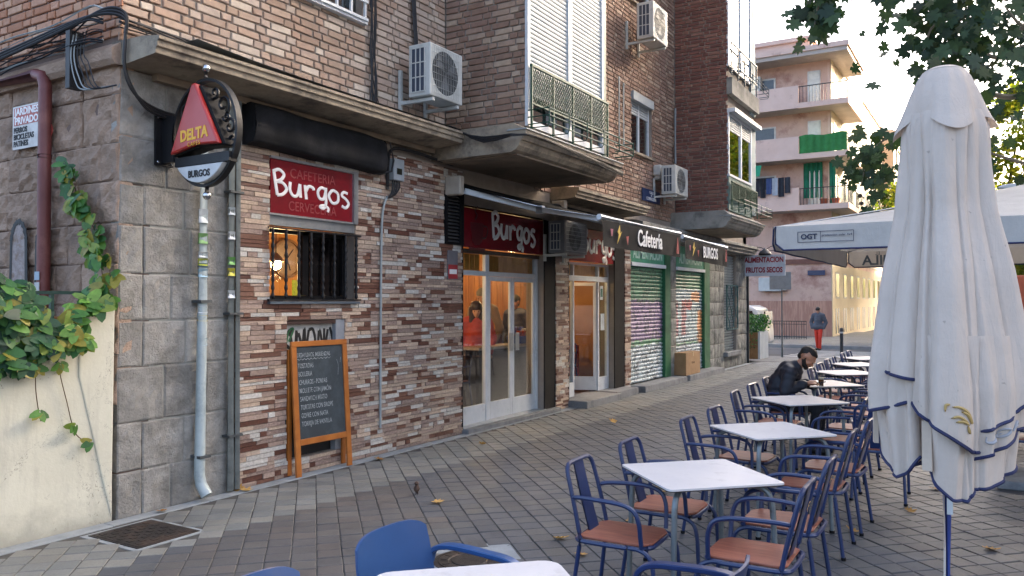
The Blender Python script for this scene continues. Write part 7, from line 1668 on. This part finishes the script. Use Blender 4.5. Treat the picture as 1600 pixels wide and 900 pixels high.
flesh('body', hc + [(p, q, a * .85, b_ * .85) for p, q, a, b_ in torso + legs] + [(p, q, a * .8, b_ * .8) for p, q, a, b_ in arms] + hands + neck + feet, skin, man, I4, .0105, 3)
jk = PM('quilted_navy', '#1e2330', .6, '#171b26', vs=12, bmp=.3, bs=40); tr_ = PM('dark_trousers', '#1a1a1f', .85); sh_ = PM('black_shoe', '#131314', .5)
flesh('jacket', torso + arms[:1] + arms[2:3] + [(p, Vector(p).lerp(Vector(q), .9), a, b_) for p, q, a, b_ in (arms[1], arms[3])] + [((.06, 0, .95), (.12, 0, .97), .062, .06)], jk, man, I4, .013, 3, .022, .006)
flesh('trousers', [(p, (Vector(p).lerp(Vector(q), .95)), a, b_) for p, q, a, b_ in legs] + [((-.04, .07, .54), (-.04, -.07, .54), .125, .125)], tr_, man, I4, .012, 4, .014, .003); flesh('shoes', feet, sh_, man, I4, .010, 3, .008)
hairm = PM('dark_hair', '#1b1613', .6, '#120f0d', vs=80, bmp=.6, bs=200)
flesh('hair', [(hq(-.03, .047), hq(-.005, .055), .085, .08), (hq(-.05, .01), hq(-.06, -.03), .055, .042), (hq(.0, .01, .072), hq(.0, -.02, .07), .018, .014), (hq(.0, .01, -.072), hq(.0, -.02, -.07), .018, .014), (hq(.05, .078), hq(.03, .083), .03, .04)], hairm, man, I4, .008, 2, .001)
flesh('beard', [(hq(.05, -.075, .03), hq(.07, -.09), .03, .028), (hq(.05, -.075, -.03), hq(.07, -.09), .03, .028), (hq(.0, -.03, .066), hq(.045, -.075, .04), .022, .028), (hq(.0, -.03, -.066), hq(.045, -.075, -.04), .022, .028), (hq(.094, -.045, .02), hq(.094, -.045, -.02), .008, .008)], hairm, man, I4, .007, 2, .002)
eyes_of(man, ey)
ph = thing('phone', 'dark phone held in the seated man\'s hands', 'phone', loc + Vector((.36, 0, .78)))
MB().obox(loc + Vector((.375, 0, .795)), Vector((.065, 0, .012)), Vector((0, .034, 0)), Vector((-.0007, 0, .004))).build('handset', PM('phone_black', '#101114', .15), ph)
# --- walker ---
wp_ = pg(1279, 547, -.085); k = 1.0
wk = person('person in grey jacket and red trousers walking over the crossing', wp_, -95, skin)
def standing(lean=0, stride=.12, armout=.06, h=1.0):
    c = lambda x, y, z: Vector((x + lean * max(0, z - .9), y, z)) * h
    T = [(c(0, .08, .98), c(0, -.08, .98), .115, .115), (c(0, 0, 1.0), c(.01, 0, 1.2), .13, .135), (c(.01, 0, 1.2), c(0, 0, 1.36), .14, .12), (c(0, .11, 1.40), c(0, -.11, 1.40), .075, .075), (c(0, .18, 1.40), c(0, .09, 1.42), .06, .07), (c(0, -.18, 1.40), c(0, -.09, 1.42), .06, .07)]
    A = []; Hn = []
    for s in (-1, 1): A += [(c(0, .185 * s, 1.39), c(-.03, (.24 + armout) * s, 1.12), .055, .045), (c(-.03, (.24 + armout) * s, 1.12), c(.06, (.2 + armout * .5) * s, .90), .043, .032)]; Hn += hand_caps(c(.062, (.195 + armout * .5) * s, .885), (.15, 0, -1), .3, s)
    Lg = []; Ft = []
    for s in (-1, 1): st = stride * s; Lg += [(c(0, .085 * s, .93), c(st * .6 + .02, .09 * s, .50), .085, .06), (c(st * .6 + .02, .09 * s, .50), c(st * 1.1 - .03, .09 * s, .09), .055, .04)]; Ft += [(c(st * 1.1 - .05, .09 * s, .045), c(st * 1.1 + .12, .1 * s, .035), .042, .034)]
    Nk = [(c(0, 0, 1.42), c(.02, 0, 1.54), .055, .052)]; return T, A, Hn, Lg, Ft, Nk, c
T, A, Hn, Lg, Ft, Nk, c = standing(.02, .14, .05, 1.06)
hc, ey, hq = head_caps(c(.05, 0, 1.60), (.86, 0, -.45), (.45, 0, .89), 1.06)
flesh('body', hc + [(p, q, a * .85, b_ * .85) for p, q, a, b_ in T + Lg + A] + Hn + Nk + Ft, skin2, wk, I4, .018, 3)
flesh('jacket', T + A + [((0, 0, 1.5), (.0, 0, 1.54), .10, .085)] + [(Vector((0, .08, 1.02)), Vector((0, -.08, 1.02)), .14, .14)], PM('slate_jacket', '#565c66', .8, '#434852', vs=4), wk, I4, .02, 3, .035, .005)
flesh('trousers', Lg + [(c(0, .08, .97), c(0, -.08, .97), .12, .12)], PM('red_trousers', '#d8402c', .8, '#c03524', vs=5), wk, I4, .02, 3, .018, .003); flesh('shoes', Ft, sh_, wk, I4, .012, 3, .012)
flesh('hair', [(hq(-.03, .05), hq(.01, .06), .09, .085), (hq(-.05, 0), hq(-.06, -.03), .065, .05)], hairm, wk, I4, .012, 2, .006); eyes_of(wk, ey)
# --- guests inside the cafe ---
def guest(label, x, y, rot, h, top, topm, hair, hairlong, face, skinm, lean=.1, z0=.1, legm=tr_):
    p = person(label, (x, y, z0), rot, skinm); T, A, Hn, Lg, Ft, Nk, c = standing(lean, .02, .03, h); hc, ey, hq = head_caps(c(.03 + lean * .1, 0, 1.60), face, (.15, 0, 1), h)
    flesh('body', hc + [(a, b_, r1 * .85, r2 * .85) for a, b_, r1, r2 in T + Lg + A] + Hn + Nk + Ft, skinm, p, I4, .017, 3)
    flesh(top, T + A, topm, p, I4, .02, 4, .024, .004); flesh('trousers', Lg + [(c(0, .08, .96), c(0, -.08, .96), .115, .115)], legm, p, I4, .022, 3, .016); flesh('shoes', Ft, sh_, p, I4, .018, 2, .01)
    hcaps = [(hq(-.03, .05), hq(.01, .06), .09, .086), (hq(-.05, 0), hq(-.06, -.04), .065, .05)]
    if hairlong:
        for s in (-1, 1): hcaps += [(hq(-.01, .03, .075 * s), hq(-.0, -.20, .085 * s), .04, .035)]
        hcaps += [(hq(-.06, -.02), hq(-.07, -.22), .07, .06)]
    flesh('hair', hcaps, hair, p, I4, .015, 2, .006); eyes_of(p, ey); return p
guest('smiling woman in a red sweater behind the left glass pane', -6.95, 10.45, -60, .93, 'sweater', PM('red_sweater', '#b0453f', .9, '#993a35', vs=9), PM('brown_hair', '#2f1c14', .5, '#1f130e', vs=60), True, (.95, .1, -.3), skin2, .22)
guest('grey haired man in a beige shirt standing behind the woman', -7.35, 11.25, -80, 1.06, 'shirt', PM('beige_shirt', '#8d7a66', .9), PM('grey_hair', '#8f8b86', .6), False, (.9, .1, -.4), skin2, .05)
guest('dark haired man in a dark jacket behind the glass door leaf', -7.3, 12.25, -95, 1.0, 'jacket', PM('dark_jacket', '#2b2c3a', .8), hairm, False, (.95, 0, -.2), skin, .05)
# ---------------- cafe interior seen through the glass ----------------
room = thing('cafe_interior', 'warm lit cafe room with timber walls behind the glass doors', 'room', (-8.5, 9.5, .0))
ow = PM('ochre_wall', '#96652f', .8, '#855728', vs=2); twd = None
mm, t, b = newmat('timber_boards'); n1 = wnoise(t, 1.5, 5, .6, stretch(t, (14, 14, 1))); L(t, rampn(t, n1, [(.3, hx('#6d431f')), (.5, hx('#865326')), (.7, hx('#986530'))]), b.inputs['Base Color']); b.inputs['Roughness'].default_value = .5; twd = mm
MB().box(-11.6, W - .34, 4.95, 14.15, .03, .1).build('floor', PM('cafe_floor', '#5a4a44', .35, '#4a3c37', vs=3), room)
MB().box(-11.6, W - .345, 4.95, 14.15, 2.96, 3.06).build('ceiling', PM('cafe_ceiling', '#b59a76', .8), room)
MB().box(-11.7, -11.6, 4.95, 14.15, .1, 2.96).build('back_wall', ow, room); MB().box(-11.6, W - .345, 14.06, 14.15, .1, 2.96).build('end_wall', ow, room); MB().box(-11.6, W - .345, 4.95, 5.0, .1, 2.96).build('end_wall', ow, room)
MB().box(-8.4, -8.3, 5.0, 8.3, .1, 2.96).build('partition', ow, room)
for i in range(40): MB().box(-10.1, -10.06, 8.35 + i * .142, 8.35 + i * .142 + .134, 1.0, 2.95).build('wall_board', twd, room)
for i in range(24): MB().box(-11.5 + i * .142, -11.5 + i * .142 + .134, 13.98, 14.05, .1, 2.95).build('wall_board', twd, room)
MB().box(-8.3, -8.26, 5.0, 8.2, .1, 1.2).build('wainscot', twd, room)
# bar with shelf and bottles
bar_ = thing('bar_counter', 'long timber bar counter inside the cafe', 'counter', (-8.6, 11.5, .1))
MB().box(-9.0, -8.3, 9.6, 13.6, .1, 1.08).build('front', PM('bar_front', '#5d2f22', .5), bar_); MB().box(-9.1, -8.15, 9.5, 13.7, 1.08, 1.13).build('worktop', PM('bar_top', '#9a8f86', .3), bar_, bev=.008)
sh2 = thing('bottle_shelf', 'wall shelf behind the bar carrying bottles', 'shelf', (-9.9, 11.3, 1.4))
for z in (1.45, 1.95, 2.35): MB().box(-10.058, -9.78, 9.2, 13.6, z, z + .04).build('board', PM('shelf_wood', '#4a2c1a', .5), sh2)
rbt = random.Random(6); bc = ['#20351f', '#5a3a18', '#8a5a22', '#a98a4a', '#b9b9b0', '#6d1f1c', '#26402a']; bmeshes = []
for i, c in enumerate(bc): o = MB().lathe([(.034, 0), (.036, .18), (.014, .23), (.013, .3), (0, .3)], (0, 0, 0), 8).build('bottle_proto', PM('bottle' + c, c, .15), smooth=True); bmeshes.append(o.data); bpy.data.objects.remove(o)
nb = 0
for z in (1.49, 1.99, 2.39):
    yy = 9.3
    while yy < 13.5:
        k = rbt.randrange(len(bc)); o = link('bottle', bmeshes[k], None, (-9.9, yy, z)); tag(o, '%s bottle on the %s board of the bar shelf' % (('dark green', 'brown', 'amber', 'pale gold', 'clear', 'red', 'green')[k], {1.49: 'lowest', 1.99: 'middle', 2.39: 'top'}[z]), 'bottle', 'bottles behind the bar'); yy += rbt.uniform(.1, .22); nb += 1
# pendant lamps (lit)
def pendant(label, x, y, z, w=60):
    l_ = thing('pendant_lamp', label, 'lamp', (x, y, z), 'lit lamps inside the cafe'); MB().tube([(x, y, z + .12), (x, y, 2.96)], .006, 5).build('cord', blackp, l_)
    MB().lathe([(.02, .13), (.055, .09), (.095, .035), (.09, .03), (.05, .085), (0, .1)], (x, y, z), 16).build('shade', PM('lamp_shade', '#6d4a2a', .5), l_, smooth=True); MB().lathe([(r * .06, zz * .06) for r, zz in sph], (x, y, z), 12).build('bulb', EM('bulb_glow', '#ffd9a0', 28), l_, smooth='all')
    li = bpy.data.lights.new('lamp_light', 'POINT'); li.energy = w; li.color = (1, .62, .28); li.shadow_soft_size = .08; lo = bpy.data.objects.new('lamp_light', li); COL.objects.link(lo); lo.parent = l_; lo.location = (0, 0, -.12)
LW = 8
pendant('lit pendant lamp behind the double glass doors', -7.2, 11.9, 2.38, LW); pendant('lit pendant lamp behind the barred window', -6.95, 6.35, 2.14, LW * 2.2); pendant('lit pendant lamp over the bar counter', -9.3, 10.0, 2.5, LW); pendant('lit pendant lamp at the far end of the bar', -9.3, 12.9, 2.5, LW); pendant('lit pendant lamp in the room behind the window', -7.4, 8.2, 2.4, LW)
# wall clock, poster behind the window
q = px(448, 404, -8.25); ck = thing('wall_clock', 'large round clock on the ochre wall behind the barred window', 'clock', q)
MB().lathe([(.27, 0), (.27, .03), (.235, .035), (.235, .012), (0, .012)], (-8.259, q.y, q.z), 32, 'x').build('rim', PM('clock_rim', '#5a3a1c', .5), ck, smooth=True)
for a in (40, 160): MB().bar((-8.24, q.y, q.z), (-8.24, q.y + .17 * math.sin(R_(a)), q.z + .17 * math.cos(R_(a))), .012, .004).build('hand', blackp, ck)
q = px(467, 455, -7.6); MB().box(-7.62, -7.6, q.y - .1, q.y + .1, q.z - .12, q.z + .14).build('poster_stand', PM('poster_lime', '#8fa33a', .6, '#4c6a2a', vs=20), label='small lime green poster stand behind the barred window', cat='poster')
# inside tables and chairs
GI = 'chairs inside the cafe'
for i, (x, y) in enumerate(((-6.95, 9.0), (-7.3, 10.0), (-7.0, 12.6))):
    o = copy_tree(tb0); o.location = (x, y, .1); o.rotation_euler = (0, 0, .1); o['label'] = ('white table inside the cafe near the left pane', 'white table inside the cafe before the woman', 'white table inside the cafe behind the door leaf')[i]; o['group'] = 'tables inside the cafe'
    for k, (dx, dy, rr) in enumerate(((-.6, 0, 0), (.1, .62, -90), (.0, -.62, 90))): o = copy_tree(ch0); o.location = (x + dx, y + dy, .1); o.rotation_euler = (0, 0, R_(rr)); o['label'] = 'chair inside the cafe at the table %s, %s' % (('by the left pane', 'before the woman', 'behind the door leaf')[i], ('inner side', 'street end side', 'corner side')[k]); o['group'] = GI
# red drink crates and coat inside the open door
crm = PM('crate_red', '#a3201c', .45)
for i in range(3):
    z = .1 + i * .27; cr = thing('drink_crate', 'red drink crate, %s of the stack inside the open door' % ('bottom', 'middle', 'top')[i], 'crate', (-7.0, 13.45, z), 'red drink crates'); x0, x1, y0, y1 = -7.2, -6.8, 13.2, 13.72
    MB().box(x0, x1, y0, y1, z, z + .02).build('bottom', crm, cr)
    for a, c, e, f_ in ((x0, x0 + .02, y0, y1), (x1 - .02, x1, y0, y1), (x0 + .02, x1 - .02, y0, y0 + .02), (x0 + .02, x1 - .02, y1 - .02, y1)):
        MB().box(a, c, e, f_, z + .02, z + .10).build('side', crm, cr); MB().box(a, c, e, f_, z + .19, z + .255).build('rim', crm, cr)
    for a in (x0, x1 - .03):
        for c in (y0, y1 - .03): MB().box(a + .001, a + .029, c + .001, c + .029, z + .1, z + .19).build('corner', crm, cr)
m = MB(); m.grid(lambda u, v: Vector((-7.3 + .05 * math.sin(u * 14) * (.3 + v), 13.0 + (.05 + .16 * v) * (2 * u - 1), 2.0 - .85 * v)), 24, 10); m.build('hanging_coat', PM('pale_coat', '#9a8f86', .9), label='pale coat hanging inside the open cafe door', cat='coat', fixn=False, smooth='all')
MB().box(-7.45, -7.35, 12.75, 13.25, 2.0, 2.05).build('coat_rack', PM('shelf_wood', '#4a2c1a', .5), label='dark coat rack inside the open cafe door', cat='coat rack')
wb = thing('window_bar', 'dark timber bar table standing just inside the glass doors', 'table', (-6.6, 10.9, .1))
MB().box(-6.82, -6.45, 9.75, 12.3, 1.0, 1.045).build('worktop', PM('bar_top', '#9a8f86', .3), wb, bev=.006); MB().box(-6.78, -6.72, 9.8, 12.25, .1, .999).build('modesty_panel', PM('dark_panel', '#2a1a15', .5), wb)
for yy in (9.85, 12.2): MB().box(-6.56, -6.5, yy - .03, yy + .03, .1, .999).build('leg', blackp, wb)
q = (-6.62, 11.15, 1.045); sn = thing('snack_display', 'blue and red snack display on the bar table inside', 'display', q)
MB().lathe([(.16, 0), (.2, .1), (.19, .12), (.15, .02), (0, .02)], q, 16).build('bowl', PM('blue_bowl', '#2a3a86', .3), sn, smooth=True)
for k in range(7): a_ = k * .9; MB().obox((q[0] + .09 * math.cos(a_), q[1] + .1 * math.sin(a_), 1.19 + .03 * (k % 3)), XP * .03, YP * .045, ZP * .06 + XP * .02).build('packet', PM(('packet_red', 'packet_white', 'packet_blue')[k % 3], ('#b03a2a', '#c9c4ba', '#3a4a9a')[k % 3], .3), sn, bev=.01)
bpy.data.scenes.remove(TMP)
